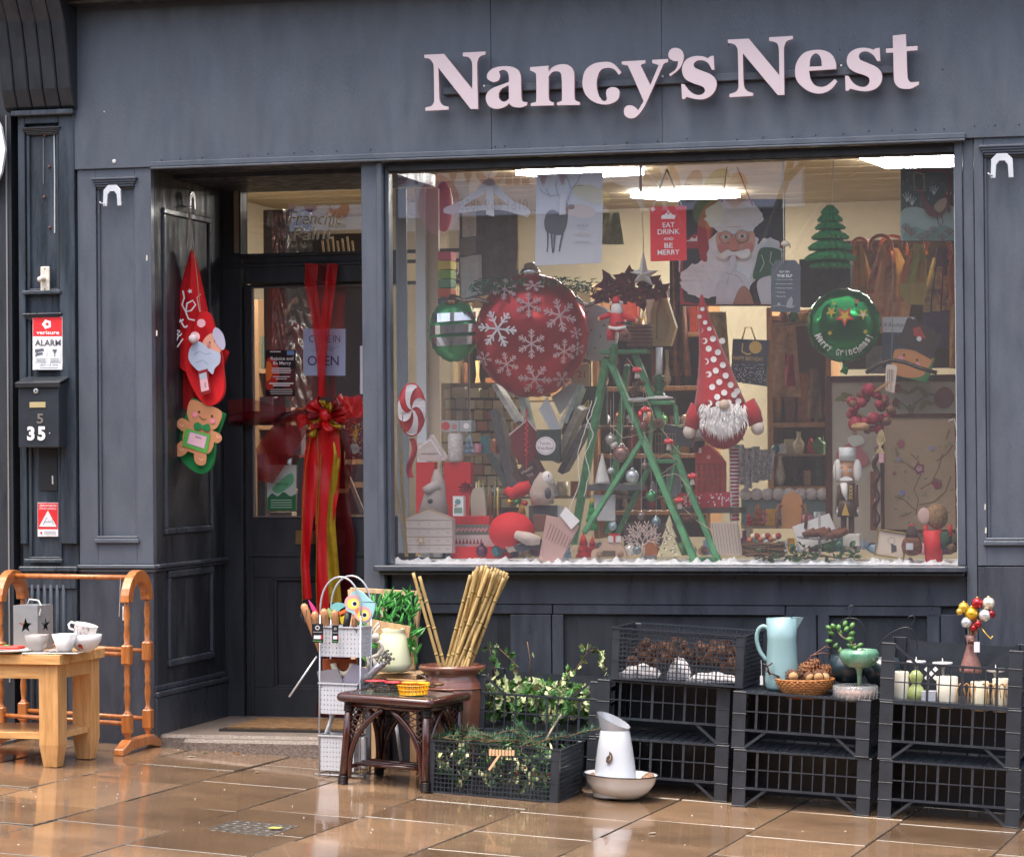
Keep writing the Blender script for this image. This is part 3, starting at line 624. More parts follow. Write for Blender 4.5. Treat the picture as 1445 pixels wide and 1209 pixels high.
for y in (506,508.4): a.rect(51,y,64,y+1,'#8c9098');a.rect(71,y,83.5,y+1,'#8c9098')
a.rect(46.8,512.5,87.2,521.5,'#e4e6ea');a.text('0800 118 4000',69,515,2.8,'#6d7178',w=26);a.rect(56,518.3,82,519.2,'#9a9ea6');a.put(t,'print')
# letterbox
q=P(58,582,-.03);k=1/292.
t=thing('letterbox','black wall letterbox with a sloping lid and the white number 35','letterbox',q)
BOXM=mat((.035,.042,.052),.35,.2,var=.25,vscale=8,bump=.1)
x0,x1,z0,z1=P(26,600,-.12).x,P(83,600,-.12).x,P(55,631,-.12).z,P(55,541,-.12).z
g=G();g.box(x0,x1,-.12,.0,z0,z1);b_=part(t,'body',g,BOXM,bev=.003)
g=G();M=Matrix.Translation(((x0+x1)/2,-.125,z1+.002)) @ Matrix.Rotation(R(14),4,'X');w=(x1-x0)/2+.008;g.box(-w,w+.006,-.012,.13,0,.006,M);g.box(-w,w+.006,-.0145,-.0125,-.018,.006,M);part(t,'lid',g,BOXM,bev=.002)
g=G();c=P(51,551.5,-.121);g.lathe([(.0135,0),(.0135,.004),(.011,.006)],(0,0,0),16,Matrix.Translation(c) @ Matrix.Rotation(R(90),4,'X'));lk=part(t,'lock',g,mat('#c9cbc6',.3,.7));
g=G();g.box(c.x-.002,c.x+.002,-.1285,-.127,c.z-.006,c.z+.006);part(t,'keyhole',g,mat((.02,.02,.02)),lk)
g=G();a_,b2=P(42,567.5,-.12),P(64.5,575,-.12);g.box(a_.x,b2.x,-.124,-.1203,b2.z,a_.z);part(t,'name_plate',g,mat('#c8b98a',.35,.3),bev=.001)
a=Art(-.1215,step=.0009);a.text('5',56.5,590.5,14,mat('#9a958a',.35,.6),w=9,bold=.02);a.text('3',43.5,611.5,20,'#eeeef0',w=10.5,bold=.045);a.text('5',58.5,611.5,20,'#eeeef0',w=11,bold=.045);a.disc(70,611,.9,'#d0d0d0');a.put(t,'numerals')
a=Art(.0055);a.rect(55,634,81,692,'#15181d');a.line([(74,671),(74.3,683)],2,'#cfcfc8');a.put(nb,'paint_patch')
# small warning sign
t=plate('warning_sign','small red and white warning notice with a triangle below the letterbox','sign',53,709,82,757,-.001,.004,'#e8e8ea')
a=Art(-.0012);a.rect(53.5,709.5,81.5,746.5,'#d8262c');a.text('ZEROVISION',67.5,713.2,3.4,'#f6e4e4',w=24,bold=.012);a.text('SMOKE BARRIER',67.5,717.6,2.6,'#f6e4e4',w=24)
a.poly([(67.5,720),(80,743),(55,743)],'#dfe0e4');a.line([(61,740),(66,730),(70,737),(74,732),(75,740)],.9,'#7a7a80');a.line([(63,736),(73,736)],.8,'#8a8a90');a.disc(58,751.5,1.6,'#d8262c');
for y in (749.5,752): a.rect(62,y,79,y+1,'#9b9ea6')
a.put(t,'print')
# knocks of bare paint on the facade
for (pp,Y,x,y) in ((0,0,1390,715),(0,0,1391,748),(0,0,221,470),(0,0,207,364)):
    g=G();c=P(x,y,-.0015);g.prism([(c.x-.004,c.z-.012),(c.x+.003,c.z-.014),(c.x+.004,c.z+.01),(c.x-.002,c.z+.015)],-.0015,.0005);part(shop,'paint_chip',g,mat('#cfcabd',.7,var=.3))
# ================================================================== THE ROOM BEHIND THE GLASS
def K(px,Y,py=600): return (P(px,py,Y)-CAM).dot(_f)/F_      # metres per px at that depth
ZC=2.99
def PC(px,py,z=ZC): d=ray(px,py);return CAM + d*((z-CAM.z)/d.z)
BEIGE=mat((.42,.34,.22),.7,var=.15,vscale=3,bump=.1);WALLC=mat((.42,.35,.23),.7,var=.2,vscale=2)
room=thing('shop_interior','beige shop room seen through the window glass','room',(0,2,0))
BY=5.2
g=G();g.box(-2.7,3.95,BY,BY+.1,-.2,ZC+.1);part(room,'back_wall',g,WALLC)
g=G();g.box(-2.8,-2.7,YD+.12,BY,-.2,ZC+.1);g.box(3.85,3.95,.36,BY,-.2,ZC+.1);part(room,'side_wall',g,mat((.42,.35,.25),.7,var=.1))
g=G();g.box(-2.7,3.85,YD+.15,BY,-.05,.02);g.box(XPl+.06,3.85,.3,YD+.15,-.05,.019);part(room,'shop_floor',g,mat((.14,.10,.07),.5,var=.3))
g=G();g.box(-2.7,3.85,.3,BY,ZC+.03,ZC+.1);part(room,'ceiling_slab',g,BEIGE)
for k in range(26):
    y0=.32+k*.188;g=G();g.box(-2.7,3.85,y0,y0+.183,ZC+.002*(k % 2),ZC+.02);part(room,'ceiling_board',g,BEIGE,bev=.003)
LAMP=mat((1,.98,.93),.5,emit=32.0)
for pts,lb in ((((1213,224),(1440,217),(1440,233),(1250,238)),'bright ceiling light panel behind the pheasant picture at the window top right'),
            (((728,247),(850,244),(908,247),(790,253)),'ceiling light panel partly hidden by the stag poster'),
            (((890,279),(985,275),(1044,279),(950,284)),'long ceiling light panel behind the red sign'),
            (((300,262),(420,258),(470,266),(350,271)),'ceiling light panel added to brighten the shop behind the door')):  # the last panel is an added lamp that lights the room behind the door
    t=thing('ceiling_light',lb,'ceiling light',PC(*pts[0]))
    q=[PC(x,y,ZC-.035) for x,y in pts];g=G();g.add([tuple(v) for v in q]+[(v.x,v.y,v.z+.03) for v in q],[(0,1,2,3),(0,4,5,1),(1,5,6,2),(2,6,7,3),(3,7,4,0)])
    part(t,'diffuser',g,LAMP)
# display platform
g=G();g.box(wx0-.04,wx1+.05,GY+.03,1.0,ZS-.05,ZS-.008);dp=thing('display_platform','white topped display platform inside the shop window','platform',(0,.5,ZS));part(dp,'top_board',g,mat('#d8d8dc',.6))
g=G();g.box(wx0-.04,wx1+.05,.97,1.0,.02,ZS-.051);part(dp,'back_board',g,mat((.3,.25,.18),.6))
def snowy(u,v): 
    X=wx0-.02+(wx1-wx0+.04)*u;Y=GY+.012+.24*v
    return (X,Y,ZS-.004+.028*abs(math.sin(X*23+1)*math.cos(X*57))*(math.sin(v*3.1))+.010*math.sin(X*130+Y*60)*math.sin(v*3.1)+.003)
g=G();g.sheet(snowy,220,8);solo('fake_snow',g,mat('#eef2f6',.8,bump=.8,bscale=300),'white fake snow strewn along the foot of the window display','snow',(0,0,0),kind='stuff')
# window side: pale curtain panels and the post inside
g=G();bx(g,560,266,575,780,.86,.87);solo('side_panel',g,mat('#7e8c96',.5),'grey blue glossy panel just inside the left end of the window','panel',(0,0,0))
g=G();bx(g,588,266,601,785,.90,.94);solo('white_post',g,mat('#dfe8ee',.4),'narrow white upright post inside the left end of the window','post',(0,0,0))
g=G();bx(g,602,266,620,785,.94,.97);solo('cream_post',g,mat('#cbbba0',.5),'cream upright post beside the white post at the left of the window','post',(0,0,0))

# ---- things deeper in the room
def dbox(name,label,cat,x0,y0,x1,y1,Y,th,c,rough=.6,bev=.002,group=None,**kw):
    g=G();bx(g,x0,y0,x1,y1,Y,Y+th);base=P((x0+x1)/2,y1,Y);return solo(name,g,mat(c,rough,**kw) if isinstance(c,(str,tuple)) else c,label,cat,base,group=group,bev=bev)
SHW=wood('#b98a5c','#9a6c40',.5,.1)
def shelf_unit(label,x0,y0,x1,y1,Y,d,ys,m=SHW,back='#8a6a48'):
    t=thing('shelf_unit',label,'shelf',P((x0+x1)/2,y1,Y));a,b=P(x0,y1,Y),P(x1,y0,Y)
    for xx in (a.x,b.x-.03): g=G();g.box(xx,xx+.03,Y,Y+d,a.z,b.z);part(t,'side_panel',g,m,bev=.002)
    g=G();g.box(a.x+.03,b.x-.03,Y+d-.01,Y+d,a.z,b.z);part(t,'back_panel',g,mat(back,.6,var=.1))
    for y in ys: z=P((x0+x1)/2,y,Y).z;g=G();g.box(a.x+.0305,b.x-.0305,Y+.002,Y+d-.0105,z-.025,z);part(t,'shelf_board',g,m,bev=.002)
    return t
shelf_unit('tall pale wooden shelf unit behind the gnome and the green balloon',1084,432,1172,735,1.7,.35,(596,686,733,445))
shelf_unit('wide dark wooden shelf unit standing behind the ladder',838,400,1000,760,2.6,.35,(470,545,640,720),back='#4a3a30')
shelf_unit('low white shelf unit behind the card rack',640,400,840,560,3.4,.35,(560,480),mat('#a58b60',.6),back='#5f4c30')
shelf_unit('wooden shelf unit deep in the shop behind the door glass',360,420,500,760,3.2,.35,(520,600,690),mat('#8d6a48',.6),back='#3a2c24')
pal=['#c9503c','#e0c07a','#7fa8a0','#7a4a32','#b9a27c','#4b5a4a','#8b2f34','#c9bda3','#33414f','#a9683a','#d8cfc0','#5d3d4c','#6f7d55','#2c2c30','#b5895a']
random.seed(11)
def clutter(x0,x1,y,Y,n,hmin,hmax,where,ws=(10,22)):
    x=x0
    while x < x1-6:
        w=random.uniform(*ws);h=random.uniform(hmin,hmax);c=random.choice(pal);k=K(x,Y);q=P(x+w/2,y,Y);typ=random.choice('bbtjv')
        g=G();r=w*k/2*.9
        if typ == 'b': g.box(-r,r,0,.06,0,h*k);nm='gift_box';ct='box'
        elif typ == 't': g.lathe([(r*.7,0),(r*.8,h*k*.9),(r*.6,h*k)],n=10);nm='storage_tin';ct='tin'
        elif typ == 'j': g.lathe([(r*.5,0),(r*.9,h*k*.35),(r*.5,h*k*.75),(r*.55,h*k)],n=12);nm='pottery_jar';ct='jar'
        else: g.lathe([(r*.4,0),(r*.85,h*k*.2),(r*.3,h*k*.6),(r*.5,h*k)],n=12);nm='small_vase';ct='vase'
        solo(nm,g,mat(c,.5,var=.35,vscale=30),f'small {ct} in a row of goods {where}',ct,q,group=f'goods {where}',local=True)
        x += w+2
clutter(1090,1166,595,1.75,6,30,110,'on the upper boards of the pale shelf unit');clutter(1090,1166,685,1.75,6,20,60,'on the middle boards of the pale shelf unit');clutter(1090,1166,732,1.75,5,15,34,'on the bottom board of the pale shelf unit')
for y in (470,545,640,720): clutter(846,990,y,2.68,9,24,56,'on the dark shelf unit behind the ladder')
for y in (480,560): clutter(650,830,y,3.45,9,26,56,'on the shelf behind the red balloon')
for y in (520,600,690): clutter(366,494,y,3.25,9,24,60,'on the shelf behind the door glass')
# rack of greeting cards (box-like stacks)
t=thing('card_rack','tall rack filled with rows of small cream and tan greeting cards','card rack',P(680,720,1.5))
g=G();bx(g,622,540,735,760,1.62,1.66);part(t,'rack_back',g,mat('#6b5a3c',.7))
protos=[]
for r_ in range(11):
    y=558+r_*15.5;x=626+random.uniform(-3,3)
    while x < 728:
        w=random.uniform(9,20);c=random.choice(('#c9b98e','#b7a272','#d8cba6','#a98d60','#c2ad84','#9c8f6a','#b77a60'))
        g=G();dy=random.uniform(-3,2);bx(g,x,y-10+dy,x+w-1.5,y+3,1.5+random.uniform(0,.05),1.6);part(t,'greeting_card',g,mat(c,.7));x += w
# scarves hanging on the wall at the right
def scarf(label,x0,x1,y0,y1,Y,cols,seed):
    random.seed(seed);t=thing('hanging_scarf',label,'scarf',P((x0+x1)/2,y0,Y),group='scarves on the wall rail')
    xm=(x0+x1)/2;n=len(cols);g=G();k=K(xm,Y)
    g.tube([P(xm+math.cos(a)*(x1-x0)*.42,y0+3-math.sin(a)*(x1-x0)*.42,Y+.02) for a in [i*math.pi/8 for i in range(-1,10)]],.010,6);part(t,'hanger_ring',g,mat('#b5683c',.5))
    m=mat(cols[0],.8,var=.4,vscale=7,col2=cols[1]) ;ph=random.random()*6
    def fn(u,v,s=0):
        w=(x1-x0)/2*(.35+.65*math.sin(min(1,v*1.15)*2.2)**.8 if v < .9 else .75);x=xm + (u*2-1)*w + 3*math.sin(v*5+ph)
        q=P(x,y0+(y1-y0)*v,Y);q.y += .014*math.sin(u*8+ph)+.006*math.sin(u*17+v*5);return q
    g=G();g.sheet(fn,20,12,.012);part(t,'cloth',g,m)
    if n > 2:
        for i in range(3):
            def f2(u,v,i=i): 
                q=fn(.05+.32*i+.27*u,.1+.3*i*.3+(.55-.1*i)*v);q.y -= .014;return q
            g=G();g.sheet(f2,6,10);part(t,'pattern_band',g,mat(cols[2+i % (n-2)],.8,var=.5,vscale=11,col2=cols[0]))
    return t
scarf('peach and maroon patterned scarf hanging left on the wall rail',1224,1262,345,452,1.5,('#f0b890','#d98a68','#8a3048','#e89060'),1)
scarf('peach flowered scarf reaching lowest beside the green balloon',1236,1284,350,470,1.55,('#f2c09c','#e0a07c','#963850'),2)
scarf('green and coral flowered scarf under the pheasant picture',1272,1310,345,430,1.45,('#c8c470','#e6da94','#f07048','#a8c868'),3)
scarf('navy and sand scarf hanging under the pheasant picture',1303,1345,350,490,1.5,('#4a4468','#6a6288','#d8bc8c'),4)
scarf('orange scarf half hidden by the right end of the window',1338,1358,360,440,1.4,('#d98a5a','#c9683e'),5)
scarf('olive patterned scarf behind the paper tree',1200,1228,345,440,1.6,('#b0a05a','#8c8650','#d89a50'),6)
g=G();bx(g,1190,338,1360,344,1.66,1.68);bx(g,1190,344,1360,520,1.72,1.74);solo('scarf_rail',g,mat('#4a3a28',.6),'dark wooden rail board on the wall that the scarves hang from','rail',(0,0,0))
dbox('lettered_bag','dark carrier bag with small coloured pictures behind the green paper tree','bag',1128,365,1200,432,1.2,.1,'#33342c',var=.5,vscale=25)
t=thing('orange_scarf_bundle','mustard and rust scarf bundle hanging between the star and the picture cushion','scarf',P(955,430,.9))
g=G();g.sheet(lambda u,v: P(945+30*u*(.5+.5*v),345+185*v,.9+.05*math.sin(u*14)),12,12,.01);part(t,'cloth',g,mat('#a5642a',.8,var=.5,vscale=18,col2='#5a2f16'))
# rainbow box and plain bits at left
for i,c in enumerate(('#d85a6e','#d8c23e','#7fa83c','#5a8f6a','#c9542c','#4c3a5c')):
    dbox('coloured_box',('pink','yellow','green','teal','orange','purple')[i]+' box in the column of coloured boxes beside the cream post','box',618,355+i*13,636,367+i*13,.82,.1,c)
g=G();q=P(626,292,1.05);g.sph(q,(.05,.05,.13),14);solo('orange_lantern',g,mat('#cc5a2a',.5),'orange round paper lantern behind the left end of the hanger','lantern',q)
dbox('brown_display_panel','tall dark brown display board behind the door glass','panel',372,296,400,520,2.3,.05,'#3c2c22')
# autumn tree across the street, seen only as a reflection
tr_=thing('street_tree','bare autumn tree with a few yellow leaves reflected in the top of the window','tree',(PM(1075,600).x,OY+1.6,-.2));random.seed(50);g=G();BK=mat('#3a2c22',.8)
def twig_(a,d,L_,r,n):
    b=a+d*L_;g.tube([a,a.lerp(b,.5)+Vector((random.uniform(-.05,.05),0,0)),b],[r,r*.8,r*.6],5)
    if n:
        for _ in range(3): twig_(b,(d+Vector((random.uniform(-.8,.8),random.uniform(-.5,.5),random.uniform(-.3,.6)))).normalized(),L_*.72,r*.6,n-1)
    else: tips.append(b)
tips=[];b0=Vector(tr_.location);twig_(b0,Vector((0,0,1)),2.6,.10,5);part(tr_,'trunk',g,BK);g=G()
for b in tips:
    for _ in range(3): c=b+Vector((random.uniform(-.2,.2),random.uniform(-.2,.2),random.uniform(-.2,.2)));s=random.uniform(.03,.06);g.add([c+Vector((-s,0,0)),c+Vector((0,.02,-s)),c+Vector((s,0,0)),c+Vector((0,0,s))],[(0,1,2,3)])
part(tr_,'crown',g,mat('#b8902a',.7,var=.4))
# ================================================================== THE WINDOW DISPLAY
def flat(name,label,cat,pts,Y,th,c,rough=.6,group=None,bev=.0006,holes=(),**kw):
    if isinstance(pts,tuple) and len(pts) == 4 and not isinstance(pts[0],tuple): x0,y0,x1,y1=pts;pts=[(x0,y0),(x1,y0),(x1,y1),(x0,y1)]
    if isinstance(pts,str): pts=smooth_pts(pts)
    g=px_prism(pts,Y,th,holes=holes);xs=[p[0] for p in pts];ys=[p[1] for p in pts]
    t=thing(name,label,cat,P((min(xs)+max(xs))/2,max(ys),Y),group=group);t['_']=1;del t['_']
    t_board=part(t,'board',g,mat(c,rough,**kw) if isinstance(c,(str,tuple)) and not hasattr(c,'node_tree') else c,bev=bev);return t
def cord(t,pts,Y,r,c='#c9c4b8',name='cord'):
    g=G();g.tube([P(x,y,Y) for x,y in pts],r,5);return part(t,name,g,mat(c,.7))
# hanger
t=flat('coat_hanger','white wooden coat hanger hanging high at the left of the window','hanger','626,300! 628,293 650,284 675,265 683,255 693,252 702,262 722,282 742,292 748,300! 744,307! 715,298 690,296 655,300 634,303!',.24,.012,'#d4d6da',holes=[smooth_pts('652,292! 686,270 694,270 718,290! 690,289')])
cord(t,[(690,255),(690,247),(694,243),(691,240)],.245,.003,'#b0b0b0','hook')
g=px_prism([(686,262),(696,262),(697,306),(686,303)],.232,.004);part(t,'paper_tag',g,mat('#dcdce0',.6))
# scarf behind hanger
t=thing('striped_blanket_scarf','grey brown and white checked blanket scarf hanging behind the white hanger','scarf',P(690,420,.8))
def bf(u,v): q=P(648+84*u,297+(128-20*u)*v,.8);q.y += .018*math.sin(u*17)+.006*math.sin(v*9);return q
g=G();g.sheet(bf,20,14,.01);part(t,'cloth',g,mat('#6d645e',.9,var=.25,vscale=25))
for (u0,u1,v0,v1,c) in ((.04,.30,.0,.30,'#d9d6d2'),(.02,.3,.52,.98,'#c9c6c2'),(.30,.38,.52,.98,'#e4e4e6'),(.0,.30,.31,.5,'#8a7f76')):
    g=G();g.sheet(lambda u,v: bf(u0+(u1-u0)*u,v0+(v1-v0)*v)-Vector((0,.003,0)),5,6);part(t,'woven_check',g,mat(c,.9,var=.15,vscale=40))
cord(t,[(731,300),(732,350),(730,380)],.33,.004,'#c2a465','twine')
# stag poster
t=flat('stag_poster','pale grey poster with a drawn stag hanging high left of centre','poster',[(757,246),(851,243),(849,371),(755,375)],.19,.004,'#c6cad3',.5)
a=Art(.1895);INK='#5d6068'
a.poly('772,300 780,296 790,300 800,296 801,310 797,326 790,332 778,330 770,326 768,312',INK);a.poly('789,300! 792,285! 799,283! 802,291 800,304','#777b83');a.disc(806,292,5,'#777b83',3.6)
for l in ([(773,325),(773,345),(772,356)],[(778,328),(779,348),(780,357)],[(783,329),(782,345),(781,356)],[(795,325),(791,342),(789,355)]): a.line(l,[3.2,2,1.8],INK)
for l in ([(797,284),(787,275),(776,277),(764,270),(762,266)],[(787,275),(784,262),(786,254)],[(776,277),(770,266)],[(801,284),(806,268),(815,256),(819,246)],[(806,268),(802,255),(798,248)],[(811,262),(822,262)]): a.line(l,[1.6]*len(l),'#8ea0ad')
a.poly([(790,272),(799,275),(798,303),(789,304)],'#d4d6da')
a.text('HAVE A',822,318,3,'#8d9097',w=16);a.text('VERY MERRY',821,330,3,'#d2c8a0',w=22);a.text('CHRISTMAS',821,341.5,3,'#8d9097',w=22);a.put(t,'drawing')
# red sign
t=flat('red_hanging_sign','red hanging sign with white capitals EAT DRINK AND BE MERRY','sign',[(917,292),(968,290.5),(969,367.5),(918,369)],.165,.006,'#d8232e',.4)
a=Art(.1645);W='#f6eef0';a.poly('933,309! 934,304 938,303 940,300 943,303 946,300 949,303 953,304 952,309!',W);a.disc(943,299,1.6,W)
for s_,y,h,w in (('EAT',317.5,7,17),('DRINK',327,7.2,31),('AND',337,4.2,14),('BE',346.5,7,12),('MERRY',356,7.2,31)): a.text(s_,943.5,y,h,W,w=w,rot=-.03,bold=.012)
a.poly([(918,294),(922,292),(925,296),(920,299)],'#ecdfe0');a.put(t,'print')
cord(t,[(922,291),(941,239)],.166,.0035,'#dfe2e6','ribbon');cord(t,[(941,239),(962,290)],.166,.0035,'#dfe2e6','ribbon')
# glitter star
t=thing('glitter_star','white glittered star with one long point hanging above the poinsettias','star',P(908,380,.3));c=P(908,388,.3);k=K(908,.3)
g=G();pts=[(0,36),(6,6),(22,6),(9,-3),(14,-16),(0,-8),(-14,-10),(-8,0),(-20,4),(-6,8)]
vs=[(c.x+a_*k,c.y,c.z+b_*k) for a_,b_ in pts];n=len(vs);g.add(vs+[(c.x,c.y-.03,c.z),(c.x,c.y+.03,c.z)],[(i,n,(i+1) % n) for i in range(n)]+[((i+1) % n,n+1,i) for i in range(n)])
part(t,'star_body',g,mat('#d9d8d4',.5,var=.25,vscale=200,bump=.8,bscale=400));cord(t,[(908,352),(905,248)],.3,.002)
g=G();g.box(P(900,0,.3).x,P(904,0,.3).x,.298,.302,P(0,300,.3).z,P(0,260,.3).z);part(t,'label_strip',g,mat('#b9b9b4',.4))
# poinsettias
random.seed(5);t=thing('poinsettia_bunch','dark red fabric poinsettia flowers bunched on top of the green ladder','flowers',P(890,420,.45))
def petal(g,c,ax,ay,az,L,w):
    M=Matrix.Translation(c) @ Matrix.Rotation(az,4,'Y') @ Matrix.Rotation(ax,4,'X');g.add([(0,0,0),(w,-.006,L*.45),(0,-.016,L),(-w,-.006,L*.45),(0,.006,L*.4)],[(0,1,4),(1,2,4),(2,3,4),(3,0,4)],False,M)
for (x,y,s) in ((862,400,1.1),(888,396,1.2),(915,402,1.15),(932,412,1.),(850,418,.9),(877,418,1.1),(905,420,1.1)):
    c=P(x,y,.42+random.uniform(-.04,.04));g=G()
    for i in range(11): petal(g,c,random.uniform(.2,1.1),0,i*6.2832/11+random.uniform(-.2,.2),.078*s,.02*s)
    fl=part(t,'flower_head',g,mat('#7c1220',.7,var=.4,vscale=30));g=G()
    for i in range(4): g.sph(c+Vector((random.uniform(-.008,.008),-.02,random.uniform(-.008,.008))),.004,5)
    part(t,'flower_centre',g,mat('#c9a23c',.5),fl)
# tan house shaped shelf / gift bag
t=flat('wooden_lantern_frame','tan wooden pointed lantern frame standing behind the toy figure','lantern',[(918,440),(932,392),(954,462),(946,488),(917,488)],.62,.05,'#b59a62',.6,holes=[[(926,440),(933,412),(946,458),(938,480),(925,478)]])
g=px_prism([(925,436),(934,410),(948,458),(939,482),(924,480)],.665,.004);part(t,'back_panel',g,mat('#c9b887',.6))
# toy santa figure with tray
t=thing('toy_figure','small white bearded toy figure in a red suit with outstretched arms','toy',P(871,490,.3));k=K(871,.3);o_=P(871,480,.3)
def lp(x,y,d=0.): return P(x,y,.3+d)
RED=mat('#c8202a',.6,var=.15,vscale=30);SKIN=mat('#d8a080',.6);WOOL=mat('#e6e2de',.9,bump=.8,bscale=120)
g=G();g.tube([lp(871,468),lp(871,455),lp(870,442),lp(870,437)],[.036,.038,.03,.018],12);part(t,'coat',g,RED)
for x in (862,880): g=G();g.tube([lp(x,480),lp(x,470),lp(870+(x-871)*.6,460)],[.02,.021,.022],10);part(t,'leg',g,RED)
for pts in ([(862,444),(852,447),(846,450)],[(879,444),(889,449),(898,453)]): g=G();g.tube([lp(*p) for p in pts],[.014,.013,.011],8);ar=part(t,'arm',g,RED);g=G();g.sph(lp(*pts[-1]),.012,8);part(t,'hand',g,SKIN,ar)
g=G();g.sph(lp(870,432),(.027,.025,.03),12);hd=part(t,'head',g,SKIN)
g=G();g.sph(lp(870,437,-.014),(.028,.018,.034),12);part(t,'beard',g,WOOL,hd)
g=G();g.tube([lp(870,428),lp(870,421),lp(874,418)],[.028,.018,.006],10);g.cur=0;part(t,'cap',g,RED,hd)
g=G();g.tube([lp(861,428,-.005),lp(870,426,-.012),lp(879,428,-.005)],.009,8);part(t,'cap_trim',g,WOOL,hd)
g=G();g.tube([lp(859,462,-.02),lp(871,464,-.036),lp(883,462,-.02)],.009,8);part(t,'coat_trim',g,WOOL)
g=G();g.tube([lp(860,455,-.012),lp(871,456,-.037),lp(882,455,-.012)],.005,6);part(t,'belt',g,mat('#2b2020',.4))
# branch barrel beside it
t=thing('twig_basket','brown wicker basket of twigs standing behind the toy figure','basket',P(905,488,.5));g=G();k=K(905,.5);q=P(903,490,.5)
for i in range(6): g.lathe([(.06,i*.018),(.066,i*.018+.009),(.06,i*.018+.017)],q,16)
part(t,'woven_side',g,mat('#5e3626',.7,var=.4,vscale=40,bump=.6))

# cushion with a bearded man portrait
t=thing('portrait_cushion','large cushion printed with a white bearded man holding a finger to his lips','cushion',P(1030,432,.55))
YC=.55
def cf(u,v):
    x=958+150*u;y=281+151*v;b=.05*(math.sin(math.pi*min(1,max(0,u)))*math.sin(math.pi*min(1,max(0,v))))**.4
    return P(x,y,YC-b)
g=G();g.sheet(cf,24,24);g.sheet(lambda u,v: P(958+150*u,281+151*v,YC+.001+.04*(math.sin(math.pi*u)*math.sin(math.pi*v)+1e-6)**.4),12,12);part(t,'cover',g,mat('#33363c',.8,var=.3,vscale=10))
def cfn(x,y,d):
    u,v=(x-958)/150,(y-281)/151;u=min(.999,max(.001,u));v=min(.999,max(.001,v));q=cf(u,v);q.y -= .004+d*1.4;return q
a=Art(0,fn=cfn,step=.0007)
def tri_fan(a,pts,c,**kw): a.poly(pts,c,**kw)
FUR=mat('#ffffff',.9,var=.12,vscale=30,bump=.6,bscale=150)
def furry(a,cx,cy,rx,ry,c,n=44,amp=.09,seed=1):
    random.seed(seed);a.poly([(cx+rx*(1+random.uniform(-amp,amp))*math.cos(6.2832*i/n),cy+ry*(1+random.uniform(-amp,amp))*math.sin(6.2832*i/n)) for i in range(n)],c)
a.poly('960,430! 960,380 965,345 985,330 1000,350 1100,340 1104,345! 1104,430!','#b9343c')
furry(a,985,372,28,38,FUR,seed=3);furry(a,1085,365,20,30,FUR,seed=4)
a.poly('984,330 990,300 1002,285 1020,283 1010,310 1002,345 996,372 990,372','#b22228');a.poly('996,300 1004,290 1012,290 1004,320 1000,345','#d8552e')
furry(a,1036,365,40,48,FUR,seed=5)      # beard
furry(a,995,395,34,26,FUR,seed=6)
a.poly('1012,330 1020,322 1040,320 1062,325 1066,340 1062,356 1046,364 1030,364 1016,356 1011,342','#eeb49c');a.poly('1014,345 1022,342 1028,350 1022,358 1015,355','#de8878');a.poly('1049,348 1060,342 1064,350 1058,358 1050,358','#de8878')
furry(a,1037,306,41,26,FUR,seed=7)      # fur band
for x,y in ((1025,335),(1048,334)):
    a.disc(x,y,9.5,'#8b6a58',9);a.disc(x,y,8.4,'#dba890',8);a.disc(x,y,4.6,'#f0ece8',3.2);a.disc(x+.5,y,2.6,'#3a4858',2.6);a.disc(x+.5,y,1.2,'#15151a');a.line([(x-7,y-7),(x,y-10),(x+7,y-7)],1.8,'#e8e4de')
a.line([(1034,334),(1037,332),(1040,334)],1,'#8b6a58');a.poly('1034,336 1039,336 1043,347 1041,352 1036,354 1031,352 1030,347','#d9836c')
a.poly('1036,356 1028,353 1018,358 1010,352 1014,362 1024,366 1036,360 1050,366 1060,360 1058,352 1048,354','#f4f1ec');a.poly('1030,362 1036,365 1043,362 1037,366','#a04038')
a.poly('1068,372 1074,352 1090,350 1104,354! 1104,392! 1078,396 1064,392','#2b5a3c');a.line([(1076,360),(1080,372),(1074,384)],1,'#c9d8cc');a.line([(1090,356),(1088,370),(1096,380)],1,'#c9d8cc')
a.poly('1012,430! 1014,404 1022,392 1026,384 1033,362 1038,361 1040,366 1036,384 1046,384 1056,392 1060,406 1052,430!','#dedbe2');a.line([(1026,384),(1031,388),(1036,386)],.9,'#a9a6b4');a.line([(1038,388),(1045,392),(1050,400)],.9,'#a9a6b4');a.line([(1030,392),(1028,402)],.9,'#a9a6b4')
a.poly('1036,430! 1044,410 1052,404 1060,412 1066,430!','#b07a64')
a.poly('1070,400 1086,390 1104,392! 1104,430! 1076,430!','#d4d4dc')
a.put(t,'printed_portrait');cord(t,[(1062,290),(1040,236)],.5,.003,'#b02430','ribbon');cord(t,[(1019,286),(1026,236)],.5,.003,'#b02430','ribbon')
# slate tag
t=flat('slate_tag','grey slate luggage tag with white lettering hanging beside the portrait cushion','tag',[(1095,367),(1122,367),(1130,376),(1129,441),(1088,440),(1088,378)],.16,.006,'#4c5661',.7)
a=Art(.1595);W='#d9dde0';a.text('ELF ON',1107,383.5,3,W,w=14,bold=.02);a.text('THE ELF',1107,389.3,4.2,W,w=22,bold=.03)
for i,s_ in enumerate(('Touch your toes...','Brush your teeth...','Wash your hands...','Tidy up...','Be good...')): a.text('• '+s_,1107-(0,0,0,5,5)[i],394.8+i*5.9,2.2,W,w=(26,26,26,15,15)[i])
a.line([(1091,432),(1101,431),(1112,432),(1122,431)],.7,'#9aa2a8');a.poly('1110,434 1111,426 1114,421 1117,419 1119,424 1118,431 1121,434','#8e969c');a.disc(1099,429.5,2.4,'#8e969c');a.put(t,'lettering');cord(t,[(1106,371),(1106,344),(1105,228)],.158,.003,'#cfc8b8');
